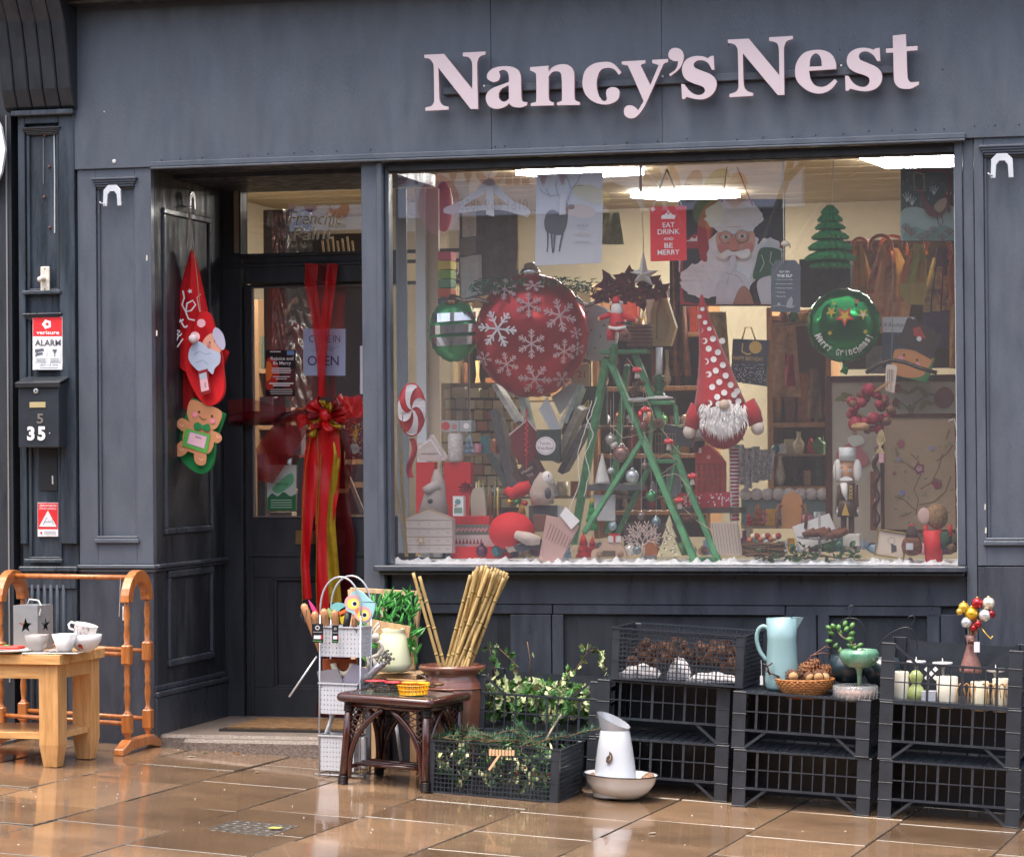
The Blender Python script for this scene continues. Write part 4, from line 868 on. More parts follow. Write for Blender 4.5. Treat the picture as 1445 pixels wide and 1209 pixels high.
g=G();g.sph(P(1108,344,.155),(.02,.012,.014),8);g.tube([P(1108,344,.15),P(1114,342,.15),P(1115,350,.15)],.004,5);part(t,'bow_knot',g,mat('#d8d0bd',.8))
# honeycomb tree
t=thing('paper_tree','green honeycomb paper tree hanging on a thread above the round green balloon','decoration',P(1172,378,.35));c=P(1172,378,.35);k=K(1172,.35)
GRN=mat('#148a44',.6,var=.25,vscale=60,col2='#0a5a2c')
for i,(yt,yb,r) in enumerate(((290,302,13),(299,313,18),(311,324,22),(323,338,27),(336,353,32),(351,368,37),(364,378,30))):
    g=G();z0=(378-yb)*k;z1=(378-yt)*k;N=36;R0=r*k;vs=[]
    for rr,z in ((R0*.35,z1),(R0*.8,z0+(z1-z0)*.55),(R0,z0+(z1-z0)*.25),(R0*.95,z0),(R0*.3,z0+.003)):
        for j in range(N): a_=6.2832*j/N;q=rr*(1 if j % 2 else .86);vs.append((c.x+q*math.cos(a_),c.y+q*math.sin(a_),c.z+z+(0 if j % 2 else .004)))
    fs=[(m_*N+j,(m_+1)*N+j,(m_+1)*N+(j+1) % N,m_*N+(j+1) % N) for m_ in range(4) for j in range(N)];g.add(vs,fs);part(t,'paper_tier',g,GRN)
cord(t,[(1174,292),(1176,226)],.35,.0015,'#c9c9c9')
# pheasant picture
t=flat('pheasant_picture','dark green gift bag with a painted pheasant in snow at the window top right','gift bag',(1271,237,1349,340),.4,.05,'#2c4a42',.5)
a=Art(.3995);a.poly('1271.5,300 1290,292 1310,296 1330,290 1348.5,296 1348.5,339.5! 1271.5,339.5!','#a9c4bf');a.poly('1274,330 1290,320 1310,326 1330,318 1346,326 1346,339! 1274,339!','#7fa39c')
random.seed(8)
for i in range(50): a.disc(random.uniform(1274,1346),random.uniform(240,298),.7,'#b9cfd0',n=5)
a.poly('1296,268 1300,266 1312,290 1322,288 1332,276 1336,271 1342,272 1341,280 1336,292 1326,304 1314,306 1304,296','#6a3a30');a.poly('1318,292 1326,282 1336,280 1334,292 1326,300','#b9a58c');a.disc(1339,273,3.6,'#e0dcd6',2.4)
for l in ([(1322,304),(1324,314),(1327,320)],[(1328,303),(1331,312),(1329,318)]): a.line(l,1.1,'#5a3028')
for (x,y) in ((1278,318),(1286,325),(1340,324),(1308,328),(1317,322),(1300,332),(1330,332)):
    for j in range(5): an=-1.57+(j-2)*.45;a.line([(x,y+8),(x+8*math.cos(an),y+8+11*math.sin(an))],[.5,2],('#8a3c3c','#4a7a68')[(x+j) % 2])
for (x,y) in ((1280,285),(1287,290),(1318,275)): 
    for j in range(4): a.line([(x,y),(x-6+4*j,y-14+abs(j-1.5)*2)],.8,'#d8e4e4')
a.rect(1290,239,1342,243,'#6e2226');a.rect(1337,240,1341,300,'#6e2226');a.line([(1290,243),(1290,268),(1304,270),(1304,246),(1291,243)],.9,'#c9b89a');a.put(t,'painting')
cord(t,[(1296,238),(1296,228),(1301,227),(1301,234)],.39,.002,'#5a3a20','handle')
# round green balloon
def balloon(name,label,cx,cy,rx,ry,Y,m,dep=.45,seams=0,pear=0):
    t=thing(name,label,'balloon',P(cx,cy+ry,Y));c=P(cx,cy,Y);k=K(cx,Y);g=G();N,Mv=56,24;vs=[];fs=[]
    for i in range(Mv+1):
        ph=math.pi*i/Mv - math.pi/2
        for j in range(N):
            th_=6.2832*j/N;cr=math.cos(ph);edge=cr**6;s=1+.018*seams*edge*math.cos(th_*22);rr=cr**.85*s
            wr=1+.012*seams*math.sin(th_*9+i)*cr
            dn=max(0,-math.sin(th_)*rr)*pear;vs.append((c.x+rx*k*rr*math.cos(th_)*wr*(1-.3*dn**3),c.y+rx*k*dep*math.sin(ph)*(1-.2*dn),c.z+ry*k*rr*math.sin(th_)*wr*(1+.42*dn**2)))
    fs=[(i*N+j,i*N+(j+1) % N,(i+1)*N+(j+1) % N,(i+1)*N+j) for i in range(Mv) for j in range(N)]
    g.add(vs,fs,True);part(t,'foil_body',g,m)
    def fn(x,y,d,cx=cx,cy=cy):
        u=(x-cx)/rx;v=(y-cy)/ry*(1-.14*pear*(y > cy));rr=min(.97,math.hypot(u,v));q=P(x,y,Y);
        # front surface depth of the pillow
        cr=rr**(1/.85);q.y=c.y - rx*k*dep*math.sqrt(max(0,1-cr*cr)) - .016 - d;return P(x,y,q.y)
    return t,fn
FGREEN=mat('#0f7a3c',.16,.75,var=.2,vscale=6,bump=.5,bscale=9);SILV=mat('#d6d8da',.14,.9,bump=.3,bscale=8)
t,fn=balloon('foil_balloon','round green foil balloon with white lettering along its lower edge',1191,459,52,52,.42,FGREEN,seams=1)
a=Art(0,fn=fn,step=.0006);txt='Merry Grinchmas!'
for i,ch in enumerate(txt):
    if ch == ' ': continue
    an=math.pi*(.9-.8*(i+.5)/len(txt));a.text(ch,1191+39*math.cos(an),460+38*math.sin(an),8 if ch not in 'MG!h' else 10,'#f0ece8',w=(6.2 if ch in 'M' else 6 if ch == 'm' else 1.6 if ch == '!' else 1.6 if ch == 'i' else 4.6),rot=an-math.pi/2,bold=.03)
for (x,y,r,c_) in ((1173,440,8,'#c9a92a'),(1218,443,8.5,'#c9a92a'),(1218,444,4,'#d8d0cc'),(1171,470,4,'#c9a92a'),(1221,468,4,'#c9a92a'),(1209,425,4,'#c8452e'),(1177,428,3,'#c9a92a'),(1192,446,15,'#c9302e'),(1192,446,9,'#c9a92a')):
    a.poly([(x+r*(1 if i % 2 else .45)*math.cos(i*math.pi/5-1.57),y+r*(1 if i % 2 else .45)*math.sin(i*math.pi/5-1.57)) for i in range(10)],c_)
a.put(t,'printing');g=G();g.tube([P(1191,509,.42),P(1191,514,.42),P(1193,520,.42),P(1190,527,.42)],[.012,.006,.016,.02],10,flat=.4);part(t,'neck',g,FGREEN)
# big red balloon
FRED=mat('#b0141e',.22,.5,var=.15,vscale=5,bump=.35,bscale=6)
t,fn=balloon('foil_balloon','huge dark red foil balloon bauble printed with silver snowflakes',750,472,82,86,.62,FRED,dep=.5,seams=.5,pear=.3)
k=K(750,.62)
def flake(a,cx,cy,r,c,ry=1.,n=6,rot=0.):
    for i in range(n):
        an=rot+i*6.2832/n;dx,dy=math.cos(an),math.sin(an)*ry;a.line([(cx,cy),(cx+r*dx,cy+r*dy)],r*.11,c)
        for f in (.45,.72):
            for s in (-1,1): b=an+s*.75;a.line([(cx+r*f*dx,cy+r*f*dy),(cx+r*f*dx+r*.32*math.cos(b),cy+r*f*dy+r*.32*math.sin(b)*ry)],r*.09,c)
        a.disc(cx+r*dx,cy+r*dy,r*.10,c,n=8)
a=Art(0,fn=fn,step=.0002)
for (x,y,r,ry,rt) in ((702,464,25,1,.1),(746,430,18,.9,.5),(750,485,19,1,.52),(790,445,22,1,.3),(712,408,17,.8,.6),(753,403,14,.5,.2),(796,496,16,1,.6),(683,506,10,1,.2),(715,514,16,1,.3),(755,535,22,.9,.1),(813,470,8,1,.3),(815,492,9,1,.6),(793,535,12,.9,0)): flake(a,x,y,r,'#e9e6ea' if r > 23 else '#c9aeb0',ry,rot=rt)
a.put(t,'snowflake_print')
g=G();q=P(749,384,.62);g.lathe([(.045,-.02),(.05,0),(.045,.015),(.035,.02),(.03,.04),(.014,.048)],q,20);part(t,'silver_cap',g,SILV)
random.seed(9);g=G()
for s in (-1,1):
    for i in range(150):
        x=749+s*random.uniform(8,84 if s < 0 else 96);y=384+random.uniform(-4,6)+abs(x-749)*.16+random.uniform(0,22)*(1-.5*abs(x-749)/90);q=P(x,y,.5+random.uniform(-.03,.05));an=random.uniform(0,6.28);L_=random.uniform(.02,.05)
        d=Vector((math.cos(an)*L_,random.uniform(-.3,.3)*L_,math.sin(an)*L_*.6-.01));n_=Vector((-d.z,0,d.x)).normalized()*.0035;g.add([q-n_,q+n_,q+d],[(0,1,2)])
part(t,'tinsel_leaves',g,mat('#17603e',.25,.7,var=.5,vscale=60),kind='stuff')
for s,xs in ((-1,[(640,418),(655,423),(672,424),(690,428)]),(1,[(812,420),(826,430),(840,428),(850,424)])):
    g=G();pts=[P(x,y+2*math.sin(i*2),.52) for i,(x,y) in enumerate(xs)];g.tube(pts,.012,7);part(t,'foil_twist',g,mat('#8d8078',.25,.8,var=.6,vscale=60))
# green striped balloon
t,fn=balloon('foil_balloon','green foil balloon bauble with silver stripes left of the huge red one',640,466,36,45,.66,mat('#2f9a5c',.2,.35,bump=.5,bscale=9),dep=.55,seams=1)
a=Art(0,fn=fn,step=.0002)
for y0,y1 in ((441,453),(458,470),(475,487)):
    xs=[607+i*6 for i in range(12)];f=lambda x: 35*math.sqrt(max(0,1-((y0+y1)/2-465)**2/43**2));w=f(0)-1.5
    for i in range(10): xa_,xb_=641-w+2*w*i/10,641-w+2*w*(i+1)/10;a.k=2;a.poly([(xa_,y0-.05*(xa_-641)),(xb_,y0-.05*(xb_-641)),(xb_,y1-.07*(xb_-641)),(xa_,y1-.07*(xa_-641))],SILV)
a.put(t,'silver_stripes');g=G();q=P(638,424,.64);g.lathe([(.035,-.02),(.036,.0),(.02,.012),(.012,.03)],q,14);part(t,'cap',g,mat('#8c6c4c',.25,.8))
# dotted cushion
t=thing('dotted_cushion','pale grey round cushion with gold dots behind the huge red balloon','cushion',P(845,510,.8));g=G();g.sph(P(840,470,.8),(.12,.06,.14),24);part(t,'cover',g,mat('#c2c6c8',.8))
for (x,y) in ((832,440),(846,450),(838,466),(851,475),(843,492),(832,500),(856,460),(850,497)): g=G();q=P(x,y,.8);dx=(x-840)/41.;dz=(y-470)/48.;g.sph((q.x,.8-.06*math.sqrt(max(0,1-dx*dx-dz*dz))-.002,q.z),(.005,.003,.005),6);part(t,'gold_dot',g,mat('#8a6a38',.3,.6))
# lollipop balloon
t,fn=balloon('foil_balloon','red and white swirled lollipop balloon at the left edge of the window',581,578,21,38,.3,mat('#c81e28',.3,.2,bump=.2,bscale=10),dep=.4)
a=Art(0,fn=fn,step=.0003)
for i in range(0,8,2):
    pts=[];
    for j in range(9): r=j/8*.96;an=i*.785+.9*r*1.4;pts.append((581+20.5*r*math.cos(an),578+37*r*math.sin(an)))
    for j in range(6): an=i*.785+1.26+.15*(j+1);r=.96;
    b=[]
    for j in range(8,-1,-1): r=j/8*.96;an=(i+1)*.785+.9*r*1.4;b.append((581+20.5*r*math.cos(an),578+37*r*math.sin(an)))
    an0=i*.785+.9*.96*1.4;mid=[(581+20.5*.97*math.cos(an0+.785*q_/4),578+37*.97*math.sin(an0+.785*q_/4)) for q_ in range(1,4)]
    a.poly(pts+mid+b[:-1],'#e4e0e4')
a.disc(590,581,3.5,'#b01822',5);a.put(t,'white_swirl')
g=G();g.sheet(lambda u,v: P(577+8*u+4*math.sin(v*6),618+56*v,.3+.01*math.sin(u*5+v*7)),4,10,.002);part(t,'ribbon_tail',g,mat('#a8202c',.4))
# gold glitter sprays
random.seed(12);t=thing('glitter_spray','tall gold glittered twig spray at the far left of the window','branches',P(572,785,.22))
for b_ in range(9):
    x,y=572+random.uniform(-2,3),785;g=G();pts=[];xe=553+random.uniform(0,20);ye=570+random.uniform(0,120)
    for i in range(8): u=i/7;pts.append(P(x+(xe-x)*u+1.5*math.sin(u*6+b_),y+(ye-y)*u,.2+random.uniform(-.01,.01)))
    g.tube(pts,.002,4)
    for i in range(26): u=random.uniform(.25,1);q=P(x+(xe-x)*u+random.uniform(-2.5,2.5),y+(ye-y)*u,.2+random.uniform(-.02,.02));g.sph(q,random.uniform(.0018,.0035),4)
    part(t,'twig',g,mat('#b39a5c',.35,.4))

# ---- gnome
t=thing('gnome','large plush gnome in a red polka dot hat with a long white beard','plush toy',P(1020,640,.33));YG=.33;gp=lambda x,y,d=0.: P(x,y,YG+d)
POLK=mat('#b81c26',.85,var=.15,vscale=30,bump=.5,bscale=180,sheen=.3)
hat=[(990,416,2),(991,430,5),(994,450,8),(998,470,12),(1003,495,17),(1008,520,23),(1012,545,29),(1014,562,34),(1016,574,37)]
kk=K(1015,YG);g=G();g.tube([gp(x,y) for x,y,r in hat],[r*kk for *_,r in hat],28);hb=part(t,'hat',g,POLK)
def hatfn(x,y,d):
    for i in range(len(hat)-1):
        if hat[i][1] <= y <= hat[i+1][1] or i == len(hat)-2: u=(y-hat[i][1])/(hat[i+1][1]-hat[i][1]);cx=hat[i][0]+(hat[i+1][0]-hat[i][0])*u;r=hat[i][2]+(hat[i+1][2]-hat[i][2])*u;break
    e=min(.985,abs(x-cx)/r);yy=YG-r*kk*math.sqrt(1-e*e)-.004-d;return P(x,y,yy)
a=Art(0,fn=hatfn,step=.0001);random.seed(3)
for (x,y) in ((991,436),(987,447),(995,455),(989,466),(1001,464),(1006,478),(994,481),(1000,492),(1013,497),(1007,507),(996,510),(1020,515),(1010,523),(1000,528),(1024,530),(1015,539),(1031,543),(994,545),(1005,546),(1022,554),(1036,557),(1012,560),(1028,568),(991,561),(1001,569),(1042,566),(1019,481),(1014,570),(1040,552),(985,570)):
    a.disc(x,y,4.4 if y > 470 else 3.2,'#f0ecea',n=10)
a.put(t,'polka_dots',hb)
g=G();g.sph(gp(1020,590),(50*kk*.72,.11,44*kk),24);part(t,'body',g,mat('#a3222c',.85,var=.15,vscale=20))
for s,pts in ((-1,[(988,575),(980,590),(975,603)]),(1,[(1052,570),(1062,585),(1067,598)])):
    g=G();g.tube([gp(*p,-.02) for p in pts],[.05,.045,.035],12);ar=part(t,'arm',g,POLK);g=G();g.sph(gp(pts[-1][0]+s*2,pts[-1][1]+6,-.03),(.032,.03,.034),10);part(t,'mitten',g,mat('#d9cfc4',.85),ar)
g=G();random.seed(2)
for i in range(950):
    x=1020+random.gauss(0,14);x=max(991,min(1050,x));y0=567+random.uniform(0,26)+abs(x-1020)*.1;L_=random.uniform(14,36)*(1-abs(x-1020)/60);q0=gp(x,y0,-.10+random.uniform(-.02,.02));q1=gp(x+random.uniform(-4,4)+(x-1020)*.15,min(y0+L_,634-abs(x-1020)*.6),-.125+random.uniform(-.02,.02));qm=(q0+q1)/2+Vector((random.uniform(-.006,.006),-.015,0));w=Vector((.0022,0,0));g.add([q0-w,q0+w,qm+w*.9,qm-w*.9,q1],[(0,1,2,3),(3,2,4)])
g.sph(gp(1021,590,-.055),(.095,.05,.10),18);part(t,'beard',g,mat('#f0eeec',.9),kind='stuff')
g=G();g.sph(gp(1022,571,-.135),(.027,.022,.024),14);part(t,'nose',g,mat('#dcc4ae',.7))
# striped legs
t=thing('striped_stocking_leg','thin red and white striped leg standing under the gnome','decoration',P(1036,735,.45))
a=G();q0,q1=P(1036,632,.45),P(1036,735,.45);a.tube([q0,q1],.021,14);part(t,'leg',a,mat('#e0dcdc',.8))
for i in range(20): z=q1.z+(q0.z-q1.z)*(i+.5)/20;g=G();g.tube([(q0.x,q0.y,z-.0045),(q0.x,q0.y,z+.0045)],.0222,14);part(t,'red_stripe',g,mat('#a8303a',.8))
# birthday bag
t=flat('gift_bag','dark gift bag with a gold balloon motif and gold capitals HAPPY BIRTHDAY','gift bag',[(1034,478),(1084,480),(1080,545),(1031,538)],.5,.06,'#2f353f',.4)
a=Art(.4995);G_='#c9a655';a.disc(1066,490,9,G_);a.line([(1048,484),(1047,496),(1054,500),(1060,499)],2,G_);a.text('HAPPY BIRTHDAY',1056,506,5.6,G_,w=42,rot=.05)
random.seed(1)
for i in range(130): a.disc(random.uniform(1036,1080),random.uniform(514,540),.6,'#d0d0cc',n=4)
a.put(t,'print');cord(t,[(1047,479),(1052,462),(1060,462),(1066,480)],.49,.004,G_,'handle')
# ---- green stepladder
t=thing('stepladder','old green wooden stepladder hung with twine and toadstools in the middle of the window','stepladder',P(920,790,.4))
LG=mat('#4a9460',.55,var=.3,vscale=20,bump=.2,col2='#35704a')
LD=[((862,512,.5),(981,792,.24),.030,.045),((914,545,.5),(1014,792,.30),.028,.04),((856,505,.5),(806,782,.72),.034,.05),((885,515,.55),(858,752,.75),.026,.04),((907,620,.40),(824,752,.26),.022,.045),((918,655,.62),(872,752,.72),.022,.035),((866,520,.47),(909,622,.395),.022,.05),((893,492,.5),(914,545,.5),.03,.04),((866,488,.45),(866,515,.5),.03,.05),((958,625,.42),(944,700,.40),.016,.03),((925,560,.5),(915,640,.5),.018,.03),((953,572,.5),(958,630,.45),.018,.03)]
for (a,b,w,h) in LD: g=G();g.bar(P(*a),P(*b),w,h,up=(0,1,0));part(t,'rail',g,LG,bev=.003)
for (x0,x1,y,Y) in ((892,950,566,.48),(918,958,648,.43),(850,915,494,.5),(975,1012,786,.3)):
    g=G();a,b=P(x0,y,Y),P(x1,y,Y);g.box(a.x,b.x,Y-.05,Y+.06,a.z-.02,a.z);part(t,'tread',g,LG,bev=.003)
random.seed(21)
def twine(label,pts,r=.0022,c='#b7a58c',wob=3):
    g=G();L_=[]
    for i in range(len(pts)-1):
        for j in range(5): u=j/5;p,q=pts[i],pts[i+1];L_.append(P(p[0]+(q[0]-p[0])*u+random.uniform(-wob,wob)*.3,p[1]+(q[1]-p[1])*u+random.uniform(-wob,wob)*.3,p[2]+(q[2]-p[2])*u))
    L_.append(P(*pts[-1]));g.tube(L_,r,4);solo('twine',g,mat(c,.8),label,'twine',P(*pts[0]))
twine('knotted twine running down the ladder from the toy to the lower treads',[(885,505,.42),(903,530,.4),(912,560,.38),(925,595,.36),(940,615,.35),(960,640,.33),(978,642,.32)])
twine('twine looped round the left ladder rails',[(862,600,.42),(880,618,.4),(905,612,.38),(925,605,.38),(930,598,.36)])
twine('twine wound across the lower treads of the ladder',[(918,655,.38),(940,640,.36),(958,650,.35),(930,672,.35),(955,668,.34),(975,690,.32),(962,715,.32),(985,735,.3),(1003,748,.28)])
twine('pale fairy light wire dangling at the left of the ladder',[(835,565,.3),(828,590,.3),(838,612,.3),(826,640,.3),(832,668,.3),(824,700,.3)],c='#e8e4da')
twine('white fairy light wire climbing beside the left ladder leg',[(842,560,.28),(834,585,.28),(826,605,.28),(815,640,.28),(818,680,.28),(800,730,.28)],c='#ece8e0')
# pinecone and toadstool prototypes
CONE=mat('#6b4630',.7,var=.5,vscale=40,col2='#3a2418')
def cone_geo(r,L_,n=9,m=8):
    g=G();g.sph((0,0,0),(r*.5,r*.5,L_*.46),8)
    for i in range(n):
        z=-L_*.46+L_*.92*i/(n-1);rr=r*math.sin(math.pi*(.12+.80*i/(n-1)))**.7
        for j in range(m):
            a_=6.2832*(j+.5*(i % 2))/m;ca,sa=math.cos(a_),math.sin(a_);w=rr*2.6/m
            v=[(rr*.45*ca,rr*.45*sa,z),(rr*ca-w*sa*.5,rr*sa+w*ca*.5,z-.12*L_/n*3),(rr*1.08*ca,rr*1.08*sa,z-.2*L_/n*3),(rr*ca+w*sa*.5,rr*sa-w*ca*.5,z-.12*L_/n*3),(rr*.8*ca,rr*.8*sa,z-.5*L_/n*3)]
            g.add(v,[(0,1,2),(0,2,3),(1,4,2),(2,4,3)])
    return g
def pinecone(label,loc,r=.024,L_=.06,rot=(0,0,0),group=None,m=CONE): return solo('pine_cone',cone_geo(r,L_),m,label,'pine cone',loc,group=group,local=True,rot=rot)
pinecone('round pine cone resting against the ladder beside the small cage',P(929,597,.34),.026,.05,(1.2,0,0))
pinecone('pine cone hanging at the top of the ladder under the red toadstool',P(903,542,.34),.022,.07,(1.3,0,1.4));pinecone('dark round pine cone hanging below the long one at the ladder top',P(895,552,.36),.028,.05,(.5,0,0),m=mat('#4a2f20',.7))
pinecone('long pine cone tied to the lower ladder rail',P(975,731,.28),.02,.085,(1.4,0,1.35));pinecone('pine cone lying in the snow between the ladder feet',P(993,776,.22),.028,.045,(.2,0,0));pinecone('pine cone held by the toy figure in the red suit',P(882,474,.24),.028,.05,(1.3,.2,0))
def toadstool(label,x,y,Y=.3,s=1.):
    t=thing('toadstool',label,'ornament',P(x,y+6,Y));g=G();g.lathe([(.014*s,0),(.010*s,.02*s),(.009*s,.035*s)],(0,0,0),10);part(t,'stem',g,mat('#e4dcd0',.7),base=(0,0,0))
    g=G();g.lathe([(.004,.030*s),(.026*s,.032*s),(.022*s,.045*s),(.008*s,.055*s),(0,.057*s)],(0,0,0),14);c_=part(t,'cap',g,mat('#c8202a',.5),base=(0,0,0))
    g=G()
    for i in range(5): a_=i*1.4+4;g.sph((.018*s*math.cos(a_),.018*s*math.sin(a_),.047*s),.003*s,5)
    part(t,'white_spots',g,mat('#f2f0ec',.6),c_,base=(0,0,0))
for x,y,l in ((899,528,'tied at the top of the ladder above the pine cones'),(911,584,'fixed halfway down the left ladder rail'),(944,629,'standing beside the small wire cage'),(977,678,'on the right ladder rail above the patterned box'),(959,712,'low on the right ladder rail beside the red patterned box')): toadstool('red capped toadstool '+l,x,y)
# candle stand, green
t=thing('candle_stand','green turned candlestick with a white candle behind the ladder','candlestick',P(930,566,.55));k=K(930,.55);q=P(930,566,.55)
g=G();g.lathe([(22*k,0),(24*k,3*k),(10*k,8*k),(6*k,16*k),(9*k,22*k),(5*k,28*k),(9*k,34*k),(4*k,38*k)],q,20);part(t,'turned_stem',g,mat('#1d5a34',.4));g=G();g.tube([P(930,530,.55),P(930,490,.55)],.016,12);part(t,'candle',g,mat('#e8ecec',.5))
g=G();q=P(930,562,.5);g.sph(q,(.07,.05,.012),14);part(t,'snow_cap',g,WOOL)
# shelf platform snow (acorn hanging dish)
g=G();q=P(900,564,.4);g.sph(q,(.05,.04,.012),12);solo('snowy_dish',g,mat('#e6e6e4',.8),'small mossy dish heaped with fake snow hanging on the ladder','dish',q)
# small cage / basket & camera like box
t=thing('wire_cage','small brown wire cage box standing on the ladder tread','cage',P(938,640,.42));
for i in range(8): g=G();x=925+i*4;g.tube([P(x,612,.4),P(x,640,.4)],.002,4);part(t,'bar',g,mat('#6e5c44',.5))
for y in (612,626,640): g=G();g.tube([P(924,y,.4),P(954,y,.4)],.0025,4);part(t,'hoop',g,mat('#6e5c44',.5))
flat('picture_block','dark framed block with a red heart print leaning on the ladder','picture',[(938,598),(982,606),(976,632),(934,622)],.4,.03,'#3a3c40',.3).location
# village house box
t=flat('house_box','tall red box printed as a gabled town house behind the ladder','box',[(981,640),(992,629),(1000,628),(1012,640),(1021,652),(1021,697),(981,697)],.46,.08,'#c23a2e',.5)
a=Art(.4595);a.rect(982,654,1020,655.5,'#7a2018')
for r_ in range(4):
    for c_ in range(5): a.rect(984+c_*7.4,658+r_*10,988.5+c_*7.4,665+r_*10,'#8a2a20');a.disc(986.2+c_*7.4,658+r_*10,2.2,'#8a2a20',n=8)
a.disc(1000,645,3,'#e0a090');a.rect(986,632,990,639,'#e6d0c8');a.put(t,'print')
t=flat('patterned_box','long red box patterned in white with a ribbon under the house box','box',[(956,696),(1036,694),(1036,715),(990,718),(957,712)],.44,.09,'#b8283a',.6)
a=Art(.4395);random.seed(6)
for i in range(60): x,y=random.uniform(959,1034),random.uniform(697,713);a.poly([(x-1.2,y),(x,y-1.5),(x+1.2,y),(x,y+1.5)],'#e8dcdc')
a.rect(990,695,997,717,'#a01420');a.put(t,'print')
t=thing('white_shelf','dark shelf ledge under the red patterned box','shelf',P(995,720,.45));g=G();bx(g,952,716,1045,724,.42,.6);part(t,'board',g,mat('#4a3a34',.5));
# ribbed slab
t=flat('ribbed_board','pale ribbed wooden board leaning beside the ladder foot','board',[(1002,737),(1040,736),(1048,784),(1009,782)],.3,.02,'#b8a89c',.6)
a=Art(.2995);
for i in range(9): a.line([(1005+i*4.3,739),(1011+i*4.2,781)],.8,'#8f8076')
a.put(t,'grooves')
# patterned fabric bunting behind
random.seed(7)
for i in range(6):
    x=1028+i*11;y=628+i*1.5+random.uniform(-3,3);t=thing('patterned_tea_towel',f'black and white patterned tea towel, number {i+1} from the left in the row beside the gnome','tea towel',P(x+5,y+55,.9));t['label']=('leftmost','second','third','fourth','fifth','rightmost')[i]+' of the black and white patterned tea towels behind the striped leg'
    t['group']='patterned tea towels';g=G();g.sheet(lambda u,v: P(x+11*u-6*v*(i-2)*.3,y+(50+8*math.sin(i))*v,.9+.015*math.sin(u*7+i)),5,6,.004);part(t,'cloth',g,mat('#4a4c50',.8,var=.8,vscale=60,col2='#d0cec8'))
# tapestries
DKW=wood('#5a2a1c','#3a1810',.3,.4)
def framed(label,x0,y0,x1,y1,Y,w,colr,m=DKW):
    t=thing('framed_embroidery' if 'embroidery' in label else 'framed_keyring',label,'picture',P((x0+x1)/2,y1,Y));a=P(x0,y1,Y);b=P(x1,y0,Y);k=K((x0+x1)/2,Y)*w
    for (p,q,r_,s_) in ((a.x,a.x+k,a.z,b.z),(b.x-k,b.x,a.z,b.z),(a.x+k+.0005,b.x-k-.0005,b.z-k,b.z),(a.x+k+.0005,b.x-k-.0005,a.z,a.z+k)):
        g=G();g.box(p,q,Y,Y+.03,r_,s_);part(t,'frame_rail',g,m,bev=.004)
    g=G();g.box(a.x+k*.5,b.x-k*.5,Y+.012,Y+.02,a.z+k*.5,b.z-k*.5);part(t,'backing',g,mat(colr,.7,var=.05));return t
t=framed('big dark framed embroidery of leafy stems on cream silk at the right of the window',1166,528,1358,775,.75,9,'#c2b6a2')
a=Art(.7615)
def stem(pts,c='#7d7444',w=2): a.line(pts,w,c)
stem([(1262,560),(1280,575),(1286,590)]);stem([(1286,590),(1290,570),(1310,556),(1330,558)]);stem([(1200,563),(1190,566),(1182,560)])
for (x,y,r,an,c) in ((1275,552,9,.4,'#8a8448'),(1290,550,9,-.6,'#8a8448'),(1303,553,10,.8,'#8a8448'),(1266,570,9,1.2,'#8a8448'),(1302,572,9,2.2,'#8a8448'),(1284,578,8,1.6,'#8a8448'),(1310,568,8,.3,'#b08a4c'),(1196,558,10,.3,'#8a8448'),(1187,562,9,-.3,'#8a8448'),(1219,560,8,1,'#b0a060'),(1212,585,8,.3,'#b0a060'),(1206,610,8,1.3,'#b08a6c')):
    a.poly([(x+r*math.cos(t_)*math.cos(an)-r*.36*math.sin(t_)*math.sin(an),y+r*math.cos(t_)*math.sin(an)+r*.36*math.sin(t_)*math.cos(an)) for t_ in [i*6.2832/12 for i in range(12)]],c)
a.poly('1318,560 1324,550 1332,546 1342,550 1346,562 1340,572 1330,576 1320,570','#8d5c56');a.disc(1266,548,5,'#8a3a3c',6);a.disc(1264,568,5,'#8a3a3c',6);a.poly('1180,640 1200,625 1215,632 1226,650 1212,662 1190,660','#c07078');a.poly('1196,618 1212,614 1220,624 1204,630','#dfe0cc');a.put(t,'embroidery')
t=framed('smaller framed flower embroidery with a twisted dark wood edge in front of the big one',1243,583,1352,752,.58,5,'#a78f72')
a=Art(.5915);BR='#6f5a38'
for l in ([(1292,727),(1296,705),(1290,690),(1299,670),(1296,650),(1285,640)],[(1299,690),(1315,680),(1325,660),(1330,640)],[(1297,712),(1318,708),(1334,694),(1342,672)],[(1292,720),(1276,705),(1262,700)],[(1299,668),(1280,655),(1268,648),(1264,632)],[(1322,650),(1336,640),(1345,628)],[(1286,723),(1270,728)],[(1335,620),(1340,606)]): a.line(l,1.4,BR)
for (x,y,r,c) in ((1297,661,9,'#7d3a4c'),(1297,661,5,'#b88a94'),(1322,682,8,'#8a3a50'),(1271,626,6,'#9a4a5c'),(1315,632,4.5,'#8a86a8'),(1268,648,4,'#8a86a8'),(1273,695,5,'#7c7ca4'),(1262,668,3,'#7d3a4c'),(1340,625,3,'#7a8a5a')): a.poly([(x+r*(1 if i % 2 else .7)*math.cos(i*.6283),y+r*(1 if i % 2 else .7)*math.sin(i*.6283)) for i in range(10)],c)
random.seed(14)
for i in range(46): x,y=random.uniform(1255,1344),random.uniform(618,740);an=random.uniform(0,3);a.poly([(x-3.4*math.cos(an),y-3.4*math.sin(an)),(x+1.2*math.sin(an),y-1.2*math.cos(an)),(x+3.4*math.cos(an),y+3.4*math.sin(an)),(x-1.2*math.sin(an),y+1.2*math.cos(an))],random.choice(('#75804e','#8a8a58','#5f7464','#9a8a60')))
a.put(t,'embroidery')
g=G();pts=[P(1236+3*math.sin(i*.9),632+i*4.4,.56+.008*math.cos(i*.9)) for i in range(26)];g.tube(pts,.012,8);part(t,'twisted_edge',g,DKW)
